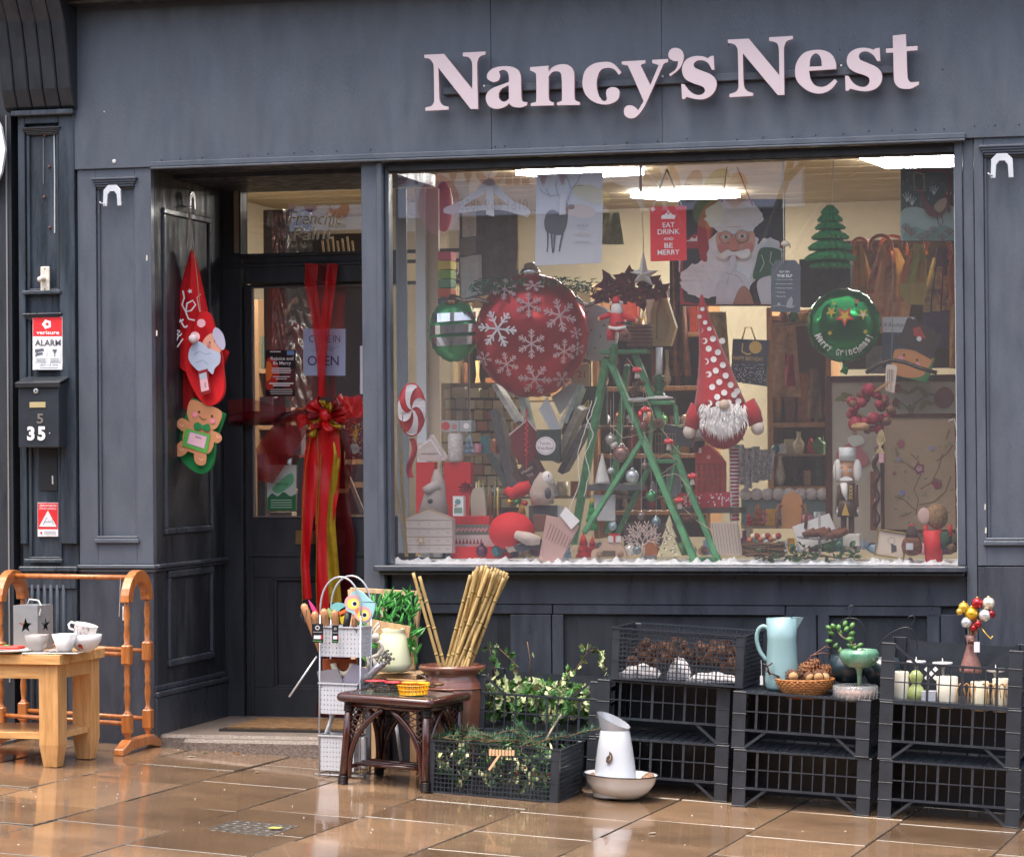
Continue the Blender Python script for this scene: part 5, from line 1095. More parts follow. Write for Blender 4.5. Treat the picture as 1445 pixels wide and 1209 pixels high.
g=G();g.bar(P(1233,665,.6),P(1233,748,.6),.03,.03);solo('wooden_upright',g,wood('#9a5a34','#7a4224'),'reddish wooden upright leaning left of the smaller embroidery frame','batten',P(1233,748,.6))
# wreath
random.seed(15);t=thing('berry_wreath','crimson heart shaped wreath of berries and cinnamon hanging in front of the embroideries','wreath',P(1227,615,.32))
BER=mat('#8f1c34',.6,var=.2,vscale=30)
for i in range(44):
    an=i*6.2832/44*1.0;rx=22+random.uniform(-9,9);ry=27+random.uniform(-10,8);x=1227+rx*math.cos(an);y=578+ry*math.sin(an)*.9;r=random.uniform(.012,.026);g=G();g.sph(P(x,y,.32+random.uniform(-.03,.02)),r,10);part(t,'berry',g,BER if i % 4 else mat('#6d4a34',.7,var=.5,vscale=40))
for (x,y,r) in ((1207,598,.035),(1233,590,.03),(1226,550,.032),(1216,568,.024),(1240,570,.02)): g=G();g.sph(P(x,y,.29),r,14);part(t,'large_berry',g,BER)
g=G();g.sph(P(1214,602,.26),(.045,.02,.02),10);part(t,'nut',g,mat('#b08a5c',.6,var=.4,vscale=60,bump=.8))
for i in range(4): g=G();g.tube([P(1228+i*2,556-i,.28),P(1248+i*2,545-i*2,.28)],.005,6);part(t,'cinnamon_stick',g,mat('#b08050',.7))
t=flat('gift_tag','pale handwritten luggage tag hanging above the crimson wreath','tag',[(1252,514),(1264,515),(1266,519),(1262,555),(1249,551),(1250,518)],.3,.003,'#cdbcae',.7)
a=Art(.2995);
for i,w in enumerate((26,20,30,18)): a.line([(1253+i*2.4,521),(1252.4+i*2.4,521+w)],.8,'#4a4448')
a.put(t,'handwriting')
flat('small_tag','tiny pink tag tied below the wreath with straw','tag',[(1240,640),(1243,637),(1247,640),(1247,653),(1240,653)],.3,.003,'#c79aa0')
g=G();
for dx in (-6,-3,0,3,6): g.tube([P(1243+dx*.3,606,.3),P(1243+dx,622,.3),P(1242,630,.3),P(1242-dx,640,.3)],.003,4)
solo('straw_bow',g,mat('#c9b88c',.8),'bow of straw tied under the crimson wreath','bow',P(1243,622,.3))
t=thing('coat_hanger','dark wooden hanger holding the wreath above the embroideries','hanger',P(1265,520,.34));g=G();g.tube([P(1222,526,.34),P(1240,514,.34),P(1258,508,.34),P(1276,511,.34),P(1300,520,.34),P(1322,526,.34)],.010,7);part(t,'bar',g,mat('#3a2a24',.4));g=G();g.tube([P(1258,506,.34),P(1259,480,.34),P(1260,345,.34)],.0015,4);part(t,'cord',g,mat('#8a8478',.6))
# card and gift bag with gingerbread face
t=flat('lettered_card','white card lettered A Boutique over a blue block behind the black hat bag','card',(1245,447,1292,518),.6,.03,'#46566a',.5)
a=Art(.5995);a.rect(1245.3,447.3,1290,469,'#dcd8da');a.text('A Boutique',1263,459,7.5,'#6a6466',w=32,skew=.25);a.put(t,'print')
flat('grey_block_card','weathered grey wooden plaque left of the smaller face bag','plaque',(1222,488,1250,527),.62,.03,'#8c857e',.7,var=.4,vscale=20)
t=flat('gingerbread_face_bag','tilted green edged bag with a gingerbread face wearing a black hat','gift bag',[(1262,492),(1318,505),(1308,540),(1254,528)],.48,.05,'#2f7a3c',.6)
a=Art(.4795);a.poly('1268,492 1314,502 1308,522 1298,532 1276,532 1258,524 1260,506','#d08e56');a.disc(1276,501,1.8,'#201818');a.disc(1294,508,1.8,'#201818');a.disc(1271,505,3.5,'#e89aa4');a.disc(1295,515,3.5,'#e89aa4');a.line([(1276,509),(1281,513),(1287,513)],1,'#201818')
a.poly([(1262,476),(1272,471),(1280,449),(1284,448),(1331,474),(1316,503),(1265,486)],'#33221c');a.poly([(1261,478),(1264,472),(1318,500),(1314,507)],'#33221c')
a.poly([(1288,463),(1298,461),(1307,478),(1290,474)],'#b8342c');a.disc(1297,478,3.6,'#e6e2de');a.disc(1295,466,2.5,'#8a4a3a');a.put(t,'felt_face')
# nutcracker
t=thing('nutcracker','wooden nutcracker figure with a white fur hat and brown tunic','figurine',P(1196,772,.4));YN=.4;np2=lambda x,y,d=0.: P(x,y,YN+d);k=K(1196,YN)
BRN=mat('#5a3426',.5);FLESH=mat('#c89a76',.6)
g=G();g.tube([np2(1196,650),np2(1196,631)],.040,20);ht=part(t,'fur_hat',g,mat('#dfe4e4',.9,bump=1,bscale=90))
g=G();g.tube([np2(1196,680),np2(1196,650)],.031,18);hd=part(t,'head',g,FLESH)
for s in (-1,1): g=G();g.sph(np2(1196+s*14,664,-.01),(.022,.02,.055),10);part(t,'side_whisker',g,WOOL,hd)
a=Art(YN-.0325);a.disc(1199,664,2.4,'#e8ecee',1.6);a.disc(1199,664,1.2,'#2a5a8a');a.disc(1189,664,2,'#e8ecee',1.5);a.disc(1189,664,1,'#2a5a8a');a.line([(1186,660),(1190,659)],1,'#3a2418');a.line([(1196,659),(1202,659)],1,'#3a2418');a.poly('1186,675 1194,672 1202,675 1202,678 1186,678','#e8e8e4');a.put(t,'painted_face',hd)
g=G();g.tube([np2(1196,712),np2(1196,681)],.037,18);bd=part(t,'torso',g,mat('#3a2a24',.5));g=G();g.tube([np2(1191,682,-.03),np2(1192,695,-.04),np2(1195,706,-.04)],[.018,.014,.003],8);part(t,'beard',g,WOOL,bd)
a=Art(YN-.0385)
for i in range(4): a.line([(1198,685+i*5),(1203,689+i*5)],.9,'#c9a655');a.line([(1203,685+i*5),(1198,689+i*5)],.9,'#c9a655')
a.put(t,'lacing',bd)
g=G();g.lathe([(.050,-.06),(.042,.0),(.037,.02)],np2(1196,711),16);part(t,'tunic_skirt',g,mat('#4a3428',.5),bd);g=G();c=np2(1193,718,-.052);g.prism([(c.x-.018,c.z-.03),(c.x+.018,c.z-.03),(c.x,c.z+.03)],c.y-.003,c.y+.0);part(t,'gold_apron',g,mat('#b8954a',.4),bd)
for s in (-1,1):
    g=G();g.tube([np2(1196+s*11,684),np2(1196+s*12,715)],.013,10);ar=part(t,'arm',g,BRN);g=G();g.sph(np2(1196+s*12,722),.014,8);part(t,'cuff_hand',g,mat('#d8d4cc',.6),ar)
    g=G();g.tube([np2(1196+s*5.5,727),np2(1196+s*5.5,752)],.014,10);part(t,'leg',g,mat('#5a2f24',.5))
g=G();g.box(np2(1184,0).x,np2(1208,0).x,YN-.05,YN+.04,np2(1196,770).z,np2(1196,753).z);part(t,'base_block',g,mat('#cfccc4',.7),bev=.003)
g=G();g.tube([np2(1179,725,-.03),np2(1179,665,-.03),np2(1178,650,-.03)],.003,5);part(t,'staff',g,mat('#b9b2a8',.5))
g=G();q=P(1206,768,.3)
for i in range(3): M=Matrix.Translation(q) @ Matrix.Rotation(i*1.05,4,'Z');g.tube([(.038*math.cos(a_),0,.038*math.sin(a_)) for a_ in [j*6.2832/16 for j in range(16)]],.0015,4,closed=True,M=M)
solo('wire_ball',g,mat('#b8b0a4',.4),'small ball of pale wire at the foot of the nutcracker','ornament',q)
# small frame with keyring
t=framed('small pale frame holding a key ring leaning low beside the feathered bird',1232,748,1275,786,.3,2.4,'#c9b8a8',mat('#8c7c4e',.5));t.rotation_euler=(R(-6),R(9),0)
a=Art(.3115);a.line([(1254+5*math.cos(i*.7),762+5*math.sin(i*.7)) for i in range(10)],.9,'#8a8a8a');a.poly([(1254,766),(1262,768),(1264,776),(1257,779)],'#3a3a3e');a.put(t,'key_ring')
# robin/acorn ornament
def ln(nm,label,cat,prof,x,y,Y,m,n=18,sx=1,sy=1): k=K(x,Y);g=G();g.lathe([(r*k,z*k) for r,z in prof],n=n,sx=sx,sy=sy);return solo(nm,g,m,label,cat,P(x,y,Y),local=True)
t=thing('feathered_bird_ornament','round brown feathered bird ornament with a crimson crown near the right corner','ornament',P(1287,790,.22));k=K(1287,.22);q=P(1287,784,.22)
g=G();g.lathe([(4*k,0),(13*k,4*k),(15*k,14*k),(13*k,22*k),(10*k,26*k)],q,18);part(t,'body',g,mat('#7a4a30',.8,var=.6,vscale=60,bump=1,col2='#3a2018'));g=G();g.lathe([(9*k,25*k),(8*k,34*k),(4*k,42*k),(0,44*k)],q,16);part(t,'head',g,mat('#3a2624',.7));g=G();g.sph(q+Vector((0,0,42*k)),(.014,.012,.012),8);part(t,'crown',g,mat('#a01c3c',.7));g=G();g.box(q.x-.02,q.x+.012,q.y-.066,q.y-.058,q.z+.03,q.z+.06);part(t,'label',g,mat('#c8ccd0',.5))
t=thing('red_trousered_owl','woven owl ornament in bright red dungarees at the right corner of the window','ornament',P(1325,792,.24));op=lambda x,y,d=0.: P(x,y,.24+d)
g=G();g.sph(op(1322,728),(.052,.045,.062),16);part(t,'woven_head',g,mat('#9a7a58',.8,var=.6,vscale=80,bump=1,bscale=150));g=G();g.tube([op(1316,748),op(1318,792)],[.045,.040],12);part(t,'trousers',g,mat('#d01c26',.6));g=G();g.tube([op(1333,750),op(1336,775)],[.035,.03],10);part(t,'jacket',g,mat('#1f4a34',.7,var=.3));
for (p,q_) in (((1306,740),(1308,762)),((1340,740),(1342,756))): g=G();g.tube([op(*p,-.02),op(*q_,-.02)],.010,6);part(t,'strap',g,mat('#c81c26',.6))
g=G();g.sph(op(1304,728,-.03),(.03,.006,.04),10);part(t,'ear_flap',g,mat('#c6a89c',.7));g=G();g.tube([op(1340,768,-.03),op(1346,780,-.03)],.018,8);part(t,'log',g,mat('#6a4a38',.7))
# garland
random.seed(16);g=G();gd=thing('leaf_garland','green leafy garland lying in the snow at the right of the window','garland',P(1150,785,.2))
g.tube([P(1075+i*8,786+2*math.sin(i),.2) for i in range(18)],.003,4);part(gd,'stem',g,mat('#4a3a28',.7));lf=None
LFM=mat('#33562e',.5,var=.4,vscale=30,rand=.3)
for i in range(90):
    x=random.uniform(1075,1212);y=random.uniform(770 if x > 1120 else 778,788);q=P(x,y,.2+random.uniform(-.05,.05));rot=(random.uniform(-1,1),random.uniform(-1.3,1.3),random.uniform(0,6.28));s=random.uniform(.6,1.3)
    if not lf: g=G();g.add([(0,0,0),(.011,.014,.004),(.009,.03,.002),(0,.042,0),(-.009,.03,.002),(-.011,.014,.004),(0,.02,-.003)],[(0,1,6),(1,2,6),(2,3,6),(3,4,6),(4,5,6),(5,0,6)]);lf=part(gd,'leaf',g,LFM,base=(0,0,0));lf.location=q-gd.location;lf.rotation_euler=rot
    else: again(lf,gd,q-gd.location,rot,s)
# cake stand with cinnamon, envelope, chest, nest
t=thing('glass_cake_stand','glass cake stand piled with cinnamon bundles and cones','cake stand',P(1157,790,.3));k=K(1157,.3);q=P(1157,786,.3);CLG=glass_thin('clear_glass',ior=1.45)
g=G();g.lathe([(16*k,0),(14*k,1.5*k),(2.5*k,5*k),(2.5*k,24*k),(30*k,26*k),(33*k,28.5*k),(33*k,29.5*k),(0.5*k,28*k),(2*k,48*k),(1.2*k,62*k),(0,64*k)],q,24);part(t,'stand',g,mat('#b8bcbc',.08,trans=.9,alpha=.6));
for i in range(7): g=G();x=1134+i*7.5;g.tube([P(x,756-3*math.sin(i),.28),P(x+16,749+2*math.sin(i*2),.3)],.018,8);part(t,'cinnamon_bundle',g,mat('#6a3f2a',.7,var=.4,vscale=40))
flat('white_envelope','white envelope propped behind the cake stand','envelope',[(1118,743),(1170,724),(1184,760),(1130,776)],.42,.006,'#dedad6',.6)
t=flat('carved_wooden_chair','small honey coloured arched wooden chair with curled arms','ornament','1103,745! 1102,712 1106,700 1112,696 1118,693 1124,696 1130,702 1132,712 1130,745!',.45,.03,'#b07a48',.5)
for s in (-1,1): g=G();g.tube([P(1117+s*20,745,.42),P(1117+s*21,725,.42),P(1117+s*18,712,.42),P(1117+s*13,714,.42)],.009,6);part(t,'arm',g,mat('#7a4a30',.5))
t=thing('twig_nest','woven twig nest basket holding ribbon and berries low in the window','basket',P(1078,785,.26));k=K(1078,.26);random.seed(17)
for i in range(14): g=G();rr=(25+random.uniform(-3,3))*k;q=P(1078+random.uniform(-2,2),783-i*1.3,.26);g.tube([(q.x+rr*math.cos(a_)*1.1,q.y+rr*.7*math.sin(a_),q.z+.004*math.sin(a_*3+i)) for a_ in [j*6.2832/18 for j in range(18)]],.004,4,closed=True);part(t,'twig',g,mat('#6a4c34',.8,var=.4))
for i in range(9): q=P(1058+i*5,762-6*abs(math.sin(i)),.24);g=G();g.sph(q,.016,8);part(t,'nest_filling',g,mat(('#b0603c','#c8b89c','#8a2a2c')[i % 3],.7))
for i in range(6): g=G();g.sph(P(1078+3*math.sin(i*2),722+i*3,.28),.007,6);solo('red_berry',g,mat('#9a2a34',.5),'red berry on the twig above the nest basket','berry',P(1078,722+i*3,.28),group='berries above the nest')
flat('scalloped_box','grey green box with a white scalloped awning edge behind the nest','box',(1046,698,1180,742),.95,.1,'#5f7472',.6)
for i in range(9): 
    g=G();q=P(1052+i*15.5,697,.94);g.tube([(q.x,q.y-.004,q.z),(q.x,q.y+.004,q.z)],.030,18);solo('paper_scallop',g,mat('#cfc8c0',.6),'round white paper scallop along the top of the grey green box','paper scallop',q,group='paper scallops')
flat('leather_bag','dark brown leather bag on the shelf behind the nutcracker','bag','1108,668! 1107,640 1112,632 1128,630 1135,640 1136,668!',1.85,.05,'#3a241c')

# ---- left half of the window, lower part
t=flat('advent_house','grey pink house shaped advent calendar with numbered drawers','advent calendar',[(571,732),(604,718),(638,732),(638,780),(572,780)],.26,.06,'#bfb3ad',.6)
a=Art(.2595);n_=1
for r_ in range(4):
    y=734+r_*11.6;a.line([(572,y),(638,y)],.9,'#7c6f68')
    for c_ in range(5): a.text(str(1+r_*5+c_),578+c_*13.4,y+5.6,3.4,'#8f857e')
a.line([(571,732),(604,718),(638,732)],1.4,'#a88c5c');a.poly([(594+7*(1 if i % 2 else .5)*math.cos(i*.6283),762+7*(1 if i % 2 else .5)*math.sin(i*.6283)) for i in range(10)],'#b89252');a.poly([(594+4*(1 if i % 2 else .6)*math.cos(i*.6283),762+4*(1 if i % 2 else .6)*math.sin(i*.6283)) for i in range(10)],'#c9bdb6');a.put(t,'print')
flat('red_carrier','bright red gift bag standing left behind the grey reindeer','gift bag',(587,652,613,724),.5,.06,'#c8141c',.5);flat('red_carrier','bright red gift bag lettered in silver right of the grey reindeer','gift bag',(626,652,664,742),.5,.06,'#c8141c',.5)
t=thing('felt_reindeer','grey felt reindeer head ornament behind the advent house','ornament',P(617,725,.36));g=G();g.tube([P(612,725,.36),P(614,700,.36),P(618,680,.36),P(616,662,.36)],[.075,.055,.035,.012],14);part(t,'body',g,mat('#a79d98',.9,bump=.6,bscale=80));g=G();g.tube([P(618,685,.34),P(604,690,.31),P(598,692,.3)],[.03,.022,.016],10);part(t,'muzzle',g,mat('#b3a9a4',.9));g=G();g.sph(P(607,707,.30),(.014,.012,.012),8);part(t,'nose',g,mat('#33302f',.5))
t=thing('paper_house','snowy white paper chalet ornament above the grey reindeer','ornament',P(610,655,.52));g=px_prism('588,628! 592,624 600,626! 608,613! 626,640! 630,648 622,650! 592,650! 588,640!',.52,.05);part(t,'front',g,mat('#cfc4c0',.8,var=.2,vscale=30))
a=Art(.5195);a.line([(590,632),(608,620),(622,642)],2.2,'#eceaec');a.line([(594,640),(618,640)],1.5,'#9a8f8a');a.put(t,'snow_lines')
t=flat('printed_tin','white and grey printed tin box balanced on the glass jar','tin',(624,593,665,609),.5,.08,'#aeb4b4',.4)
a=Art(.4995);a.disc(629,601,6,'#c0474a');a.disc(641,602,4,'#b88a8c');a.disc(658,601,4,'#e8e8e8');a.line([(648,595),(648,608)],1,'#7a8080');a.put(t,'print')
t=ln('storage_jar','tall patterned jar standing on the red bag under the printed tin','jar',[(10,0),(11,4),(11,38),(9,41)],643,652,.52,mat('#8b8a86',.35,var=.8,vscale=60,col2='#e0dcd8'))
t=flat('candle_box','small white box printed with a snow scene in front of the red bag','box',(639,700,654,728),.3,.04,'#d8dcdc',.5);a=Art(.2995);a.disc(646,708,4,'#5b8a94');a.rect(641,716,652,724,'#6f8f7c');a.disc(643,713,1.5,'#b8342c');a.put(t,'print')
for (x0,y0,x1,y1,Y,c,l) in ((640,728,690,740,.42,'#d0222a','flat bright red box at the back of the parcel pile'),(641,740,692,755,.4,'#6c6f68','grey box patterned with white hearts in the parcel pile'),(640,755,706,771,.37,'#c3b3ae','pale box printed with small dark trees in the parcel pile'),(636,771,720,788,.33,'#c81a22','long red box at the bottom of the parcel pile')):
    t=flat('gift_box',l,'box',(x0,y0,x1,y1),Y,.12,c,.5)
    if 'hearts' in l or 'trees' in l:
        a=Art(Y-.0005)
        for i in range(8 if 'h' in l[-30:] else 12): 
            x=x0+4+i*(x1-x0-6)/(8 if 'hearts' in l else 12)
            if x < x1-2: a.poly([(x,y0+6),(x+2.4,y0+3.4),(x+4,y0+6),(x,y0+11),(x-3,y0+6)],'#c98a8c') if 'hearts' in l else a.poly([(x,y0+4),(x+2,y0+12),(x-2,y0+12)],'#8c3a40')
        a.put(t,'print')
t=thing('knitted_hat','big red felt hat with a pale brim slumped among the parcels','hat',P(720,770,.3));k=K(720,.3);g=G();g.sph(P(722,750,.3),(33*k,.09,28*k),22);part(t,'crown',g,mat('#d01822',.75,bump=.3,bscale=8));g=G();g.tube([P(728,754,.2),P(745,760,.19),P(762,763,.2)],[.02,.032,.02],12);part(t,'brim',g,mat('#cbb9ae',.9,bump=.6))
for i in range(3): g=px_prism([(700+i*12,770),(740+i*14,764-i*2),(745+i*14,770),(706+i*12,780)],.26-i*.02,.006);solo('printed_napkin',g,mat('#b9a59a' if i % 2 else '#4a4a54',.8,var=.6,vscale=40),('lowest','middle','uppermost')[i]+' of the printed napkins in front of the red felt hat','napkin',P(720,776,.26),group='printed napkins')
t=flat('lined_notepad','pink lined paper notepad with a dark edge leaning at the front','notepad',[(771,727),(790,731),(817,742),(790,793),(760,790)],.2,.014,'#c39d94',.6)
a=Art(.1995)
for i in range(9): a.line([(778+i*4,738+i*3),(770+i*4.2,760+i*2)],.8,'#7a6058')
a.put(t,'lines');flat('white_envelope','small bright white envelope stuck out above the pink notepad','envelope',[(790,727),(798,715),(818,735),(806,747)],.19,.004,'#f2f0f0')
t=thing('plush_penguin','fluffy grey and white plush penguin chick sitting on a dark box','plush toy',P(768,712,.36));g=G();g.tube([P(766,712,.36),P(764,695,.36),P(767,680,.36),P(770,668,.36)],[.055,.06,.045,.028],16);part(t,'body',g,mat('#b9a89c',.95,bump=1,bscale=100,var=.2));g=G();g.sph(P(772,675,.345),(.030,.028,.036),12);hd=part(t,'head',g,mat('#ddd8d4',.9,bump=.8,bscale=100));g=G();g.sph(P(774,671,.315),(.004,.003,.004),6);part(t,'eye',g,mat('#15151a',.2),hd);g=G();g.sph(P(773,696,.33),(.018,.03,.03),8);part(t,'flipper',g,mat('#4a4c54',.8))
dbox('dark_gift_box','dark lidded box the plush penguin sits on','box',746,713,781,745,.34,.09,'#3c3c42');dbox('brown_jar_label','brown candle jar below the dark lidded box','jar',752,726,772,750,.3,.05,'#6a4236')
t=thing('plush_glove','red knitted glove with bells beside the plush penguin','glove',P(730,700,.42));g=G();g.tube([P(714,690,.42),P(722,697,.42),P(735,690,.42),P(748,686,.42)],[.02,.03,.035,.03],12);g.tube([P(735,692,.42),P(738,700,.42)],[.025,.02],8);part(t,'glove',g,mat('#c8242c',.8));
for x,y,c in ((719,708,'#c9a04a'),(729,708,'#3a8a4a'),(741,710,'#c22a2a')): g=G();g.sph(P(x,y,.38),.014,10);part(t,'bell',g,mat(c,.2,.7))
# books standing and cards fan
random.seed(19)
for i,(x0,y0,x1,y1,w,c) in enumerate(((700,580,727,690,11,'#4c4a4a'),(705,590,733,700,8,'#6a6662'),(696,642,722,690,10,'#3c4642'),(788,650,822,575,10,'#8b8478'),(795,665,830,600,9,'#4a4c50'),(735,545,748,600,6,'#8a9a94'),(702,545,735,598,7,'#a7a49c'),(815,560,790,610,8,'#c2b7a0'),(822,545,800,600,6,'#7d8c84'))):
    g=G();g.bar(P(x0,y0,.7),P(x1,y1,.66),w*K(x0,.7),.12,up=(0,1,0));solo('leaning_book',g,mat(c,.5,var=.4,vscale=30),f'the '+('darkest left one','second left one','lowest left one','lowest right one','dark right one','short green grey one in the middle','long pale left one','cream right one','green right one')[i]+' leaning book under the huge red balloon','book',P(x1,max(y0,y1),.66),group='leaning books',bev=.001)
flat('open_pamphlet','open white pamphlet with grey pictures under the huge red balloon','pamphlet',[(760,578),(772,560),(793,610),(780,612)],.6,.006,'#b9bcc0');flat('open_pamphlet','tall cream pamphlet sloping right under the huge red balloon','pamphlet',[(778,560),(806,540),(820,548),(790,585)],.68,.006,'#a8aca8')
t=flat('red_lantern','dark red lantern box with a white gable trim in the book pile','lantern',[(720,614),(744,593),(764,618),(748,668),(722,640)],.58,.05,'#6a1a20',.5);a=Art(.5795);a.line([(718,614),(744,592),(766,618)],2,'#c9c0bc');a.put(t,'trim')
t=flat('book_cover','tilted brown book with pale lettering in front of the red lantern','book',[(722,668),(757,645),(768,664),(737,692)],.46,.03,'#4a2c2c',.5);a=Art(.4595);a.poly([(730,668),(753,652),(760,664),(740,680)],'#2e2220');a.text('Happy',744,663,6,'#c9a8a0',w=18,rot=-.6);a.text('The',748,670,5,'#c9a8a0',w=9,rot=-.6);a.put(t,'lettering')
dbox('green_book','dark green book behind the round white label','book',757,606,790,650,.52,.03,'#2d3d36',var=.4,vscale=30)
t=flat('round_label','round white paper label lettered Family Fruit Bowl','label',[(770+14*math.cos(i*.3927),629+13*math.sin(i*.3927)) for i in range(16)],.4,.003,'#ded8dc');a=Art(.3995);a.text('Family',770,626,4.6,'#55505a',w=15);a.text("Fruit Bowl",770,632,4.6,'#55505a',w=20);a.line([(770+11.6*math.cos(i*.4),629+11*math.sin(i*.4)) for i in range(17)],.5,'#8a8490');a.put(t,'lettering')
t=thing('red_wire_spiral','red glittery spiral pick standing against the red lantern','decoration',P(743,660,.4));g=G();g.tube([P(743,575,.4),P(743,662,.4)],.002,4);part(t,'wire',g,mat('#c22a30',.4));g=G();g.tube([P(743+2.4*math.cos(i*.9),577+i*1.1,.4+.006*math.sin(i*.9)) for i in range(60)],.0022,4);part(t,'spiral',g,mat('#d03038',.3,.3))
g=G();q=P(660,690,.4)
for i in range(10): an=i*.63;petal(g,q,.6,0,an,.06,.012)
solo('red_fabric_flower',g,mat('#a81c2c',.7),'dark red fabric flower drooping in front of the lettered red bag','flower',q)
random.seed(23)
for i in range(9): x=662+i*5;g=G();g.tube([P(x,735,.5),P(x+random.uniform(-3,3),682+random.uniform(-4,10),.5)],.005,5);solo('bundled_taper',g,mat(random.choice(('#7a7a4a','#c9c6b8','#8a4a2a','#4a6a5a','#c9b45a')),.5),'slim coloured taper in the bundle between the red bag and the glove','taper',P(x,735,.5),group='bundle of slim tapers')
flat('cellophane_pouch','clear pouch of pale sweets beside the bundle of tapers','pouch','665,735! 664,705 668,690 680,688 684,700 686,735!',.46,.03,'#b8b4a4',.2)
dbox('number_board','dark green board with gold figures behind the ladder leg','board',798,545,856,600,.95,.03,'#2c3a34');a=Art(.9495);a.text('0',806,573,12,'#b9a34c',w=7);a.text('4',828,570,13,'#c9b35c',w=10);a.text('T',811,553,8,'#8f9a4a',w=7);nbd=bpy.data.objects['number_board'];part(nbd,'gold_figures',a.g,a.mats,base=nbd.location)
flat('number_card','cream calendar card with a red 21 beside the ladder top','card',(808,513,832,545),.85,.01,'#bfae8e');a=Art(.8495);a.text('21',820,528,9,'#a84a3a',w=11);o_=bpy.data.objects['number_card'];part(o_,'figures',a.g,a.mats)
# small things at the front, centre
WPAP=mat('#e6e4e2',.8,var=.05)
def ribcone(nm,label,cat,x,y,Y,r,h,m,n=14): k=K(x,Y);g=G();g.lathe([(r*k*1.0,0),(r*k*.9,h*k*.1),(r*k*.5,h*k*.55),(0,h*k)],n=n,sx=1,sy=1);return solo(nm,g,m,label,cat,P(x,y,Y),local=True)
ribcone('paper_cone_tree','white ribbed cone tree behind the left ladder legs','ornament',850,682,.6,11,44,WPAP,9)
dbox('grey_shelf_block','grey ledge the white cone tree stands on','ledge',830,683,905,692,.58,.1,'#55595c');dbox('white_picture','white framed card under the grey ledge','card',834,698,868,735,.62,.02,'#c9c9cc')
t=thing('felt_tree','bright green felt tree with a yellow star behind the left ladder leg','ornament',P(835,750,.5));k=K(835,.5);q=P(835,748,.5)
g=G();[g.lathe([(r*k,z0*k),(r*.45*k,z1*k)],q,12) for r,z0,z1 in ((11,0,16),(9,12,26),(6,22,36),(4,32,44))];part(t,'tree',g,mat('#1f9a4a',.8));g=px_prism([(835+6*(1 if i % 2 else .45)*math.cos(i*.6283-.3),706+6*(1 if i % 2 else .45)*math.sin(i*.6283-.3)) for i in range(10)],.49,.006);part(t,'star',g,mat('#b9a23c',.5))
for x,y,r,c,l in ((862,620,8,'#a9a4a0','pearly grey'),(866,628,6,'#c9c0bc','small white'),(877,640,12,'#8f6a64','clear red speckled'),(862,664,5,'#b8bcc0','small silver grey'),(892,672,10,'#c2c8cc','large white and silver'),(910,657,6,'#7a6a66','brown'),(919,700,8,'#3f8a5a','shiny green'),(926,736,7,'#7d98a2','blue grey'),(864,742,6.5,'#a7c0c6','pale blue'),(847,772,6.5,'#6b6662','dark pewter'),(899,776,6.5,'#8e9ca0','grey green'),(908,600,7,'#8a5a52','dusky red'),(893,607,5,'#6a4a44','small brown'),(905,728,6,'#7a6a64','taupe')):
    t=thing('glass_bauble',l+' bauble hanging among the ladder rungs','bauble',P(x,y+r,.36),group='baubles hanging in the middle of the window');g=G();q=P(x,y,.36);rr=r*K(x,.36);g.sph(q,rr,16);part(t,'globe',g,mat(c,.15,.4,var=.2,vscale=20));g=G();g.tube([q+Vector((0,0,rr*.95)),q+Vector((0,0,rr*1.2))],rr*.22,8);part(t,'cap',g,SILV)
    if y < 745: g=G();g.tube([q+Vector((0,0,rr*1.2)),q+Vector((.002,0,rr*1.2+random.uniform(.12,.3)))],.0008,3);part(t,'thread',g,mat('#c8c2b8',.6))
random.seed(29);g=G()
def branch(g,x,y,an,L_,w,d):
    x2,y2=x+L_*math.cos(an),y-L_*math.sin(an);g.tube([P(x,y,.24),P(x2,y2,.24)],[w,w*.8],5)
    if d: [branch(g,x+(x2-x)*f,y+(y2-y)*f,an+s,L_*.72,w*.8,d-1) for f,s in ((1,.5),(1,-.45),(.6,.8),(.7,-.8))]
branch(g,907,785,1.57,20,.006,3);solo('antler_tree',g,mat('#b8a298',.6),'pale branching wooden coral tree at the front of the window','ornament',P(907,785,.24))
t=thing('cut_out_tree','cream cut out fir tree with dark scenes at the front of the window','ornament',P(944,785,.22));
g=px_prism([(944,727),(949,742),(947,742),(954,758),(951,758),(962,785),(927,785),(937,758),(934,758),(941,742),(939,742)],.22,.02);part(t,'tree',g,mat('#cdbf98',.6,var=.3,vscale=50));a=Art(.2195);random.seed(4)
for i in range(26): x=944+random.uniform(-1,1)*(3+.2*(i*1.9));a.rect(x-1.2,744+i*1.5,x+1.2,746+i*1.5,'#4a4438' if i % 2 else '#efe8d4')
a.put(t,'cut_outs')
t=thing('toy_car','flat wooden toy car with red parcels on its roof low in the window','toy',P(862,788,.24));g=px_prism('834,786! 836,776 846,772 852,764 866,762 876,768 882,778 884,786!',.24,.03);part(t,'car_body',g,mat('#b99a84',.6));
g=px_prism([(858,756),(876,756),(876,765),(858,765)],.235,.03);part(t,'parcel',g,mat('#c9c0bc',.6));a=Art(.2345);a.rect(865.5,752,868.5,765,'#b8242c');a.line([(859,753),(867,756),(875,753)],2.4,'#b8242c');a.put(t,'ribbon');g=px_prism([(850,777),(868,777),(868,785),(850,785)],.236,.004);part(t,'panel',g,mat('#5a4a3c',.6))
for i,x in enumerate((846,876)): g=G();q=P(x,785,.23);g.tube([(q.x,q.y,q.z+.01),(q.x,q.y-.012,q.z+.01)],.014,12);part(t,'wheel',g,mat('#8a6a50',.6))
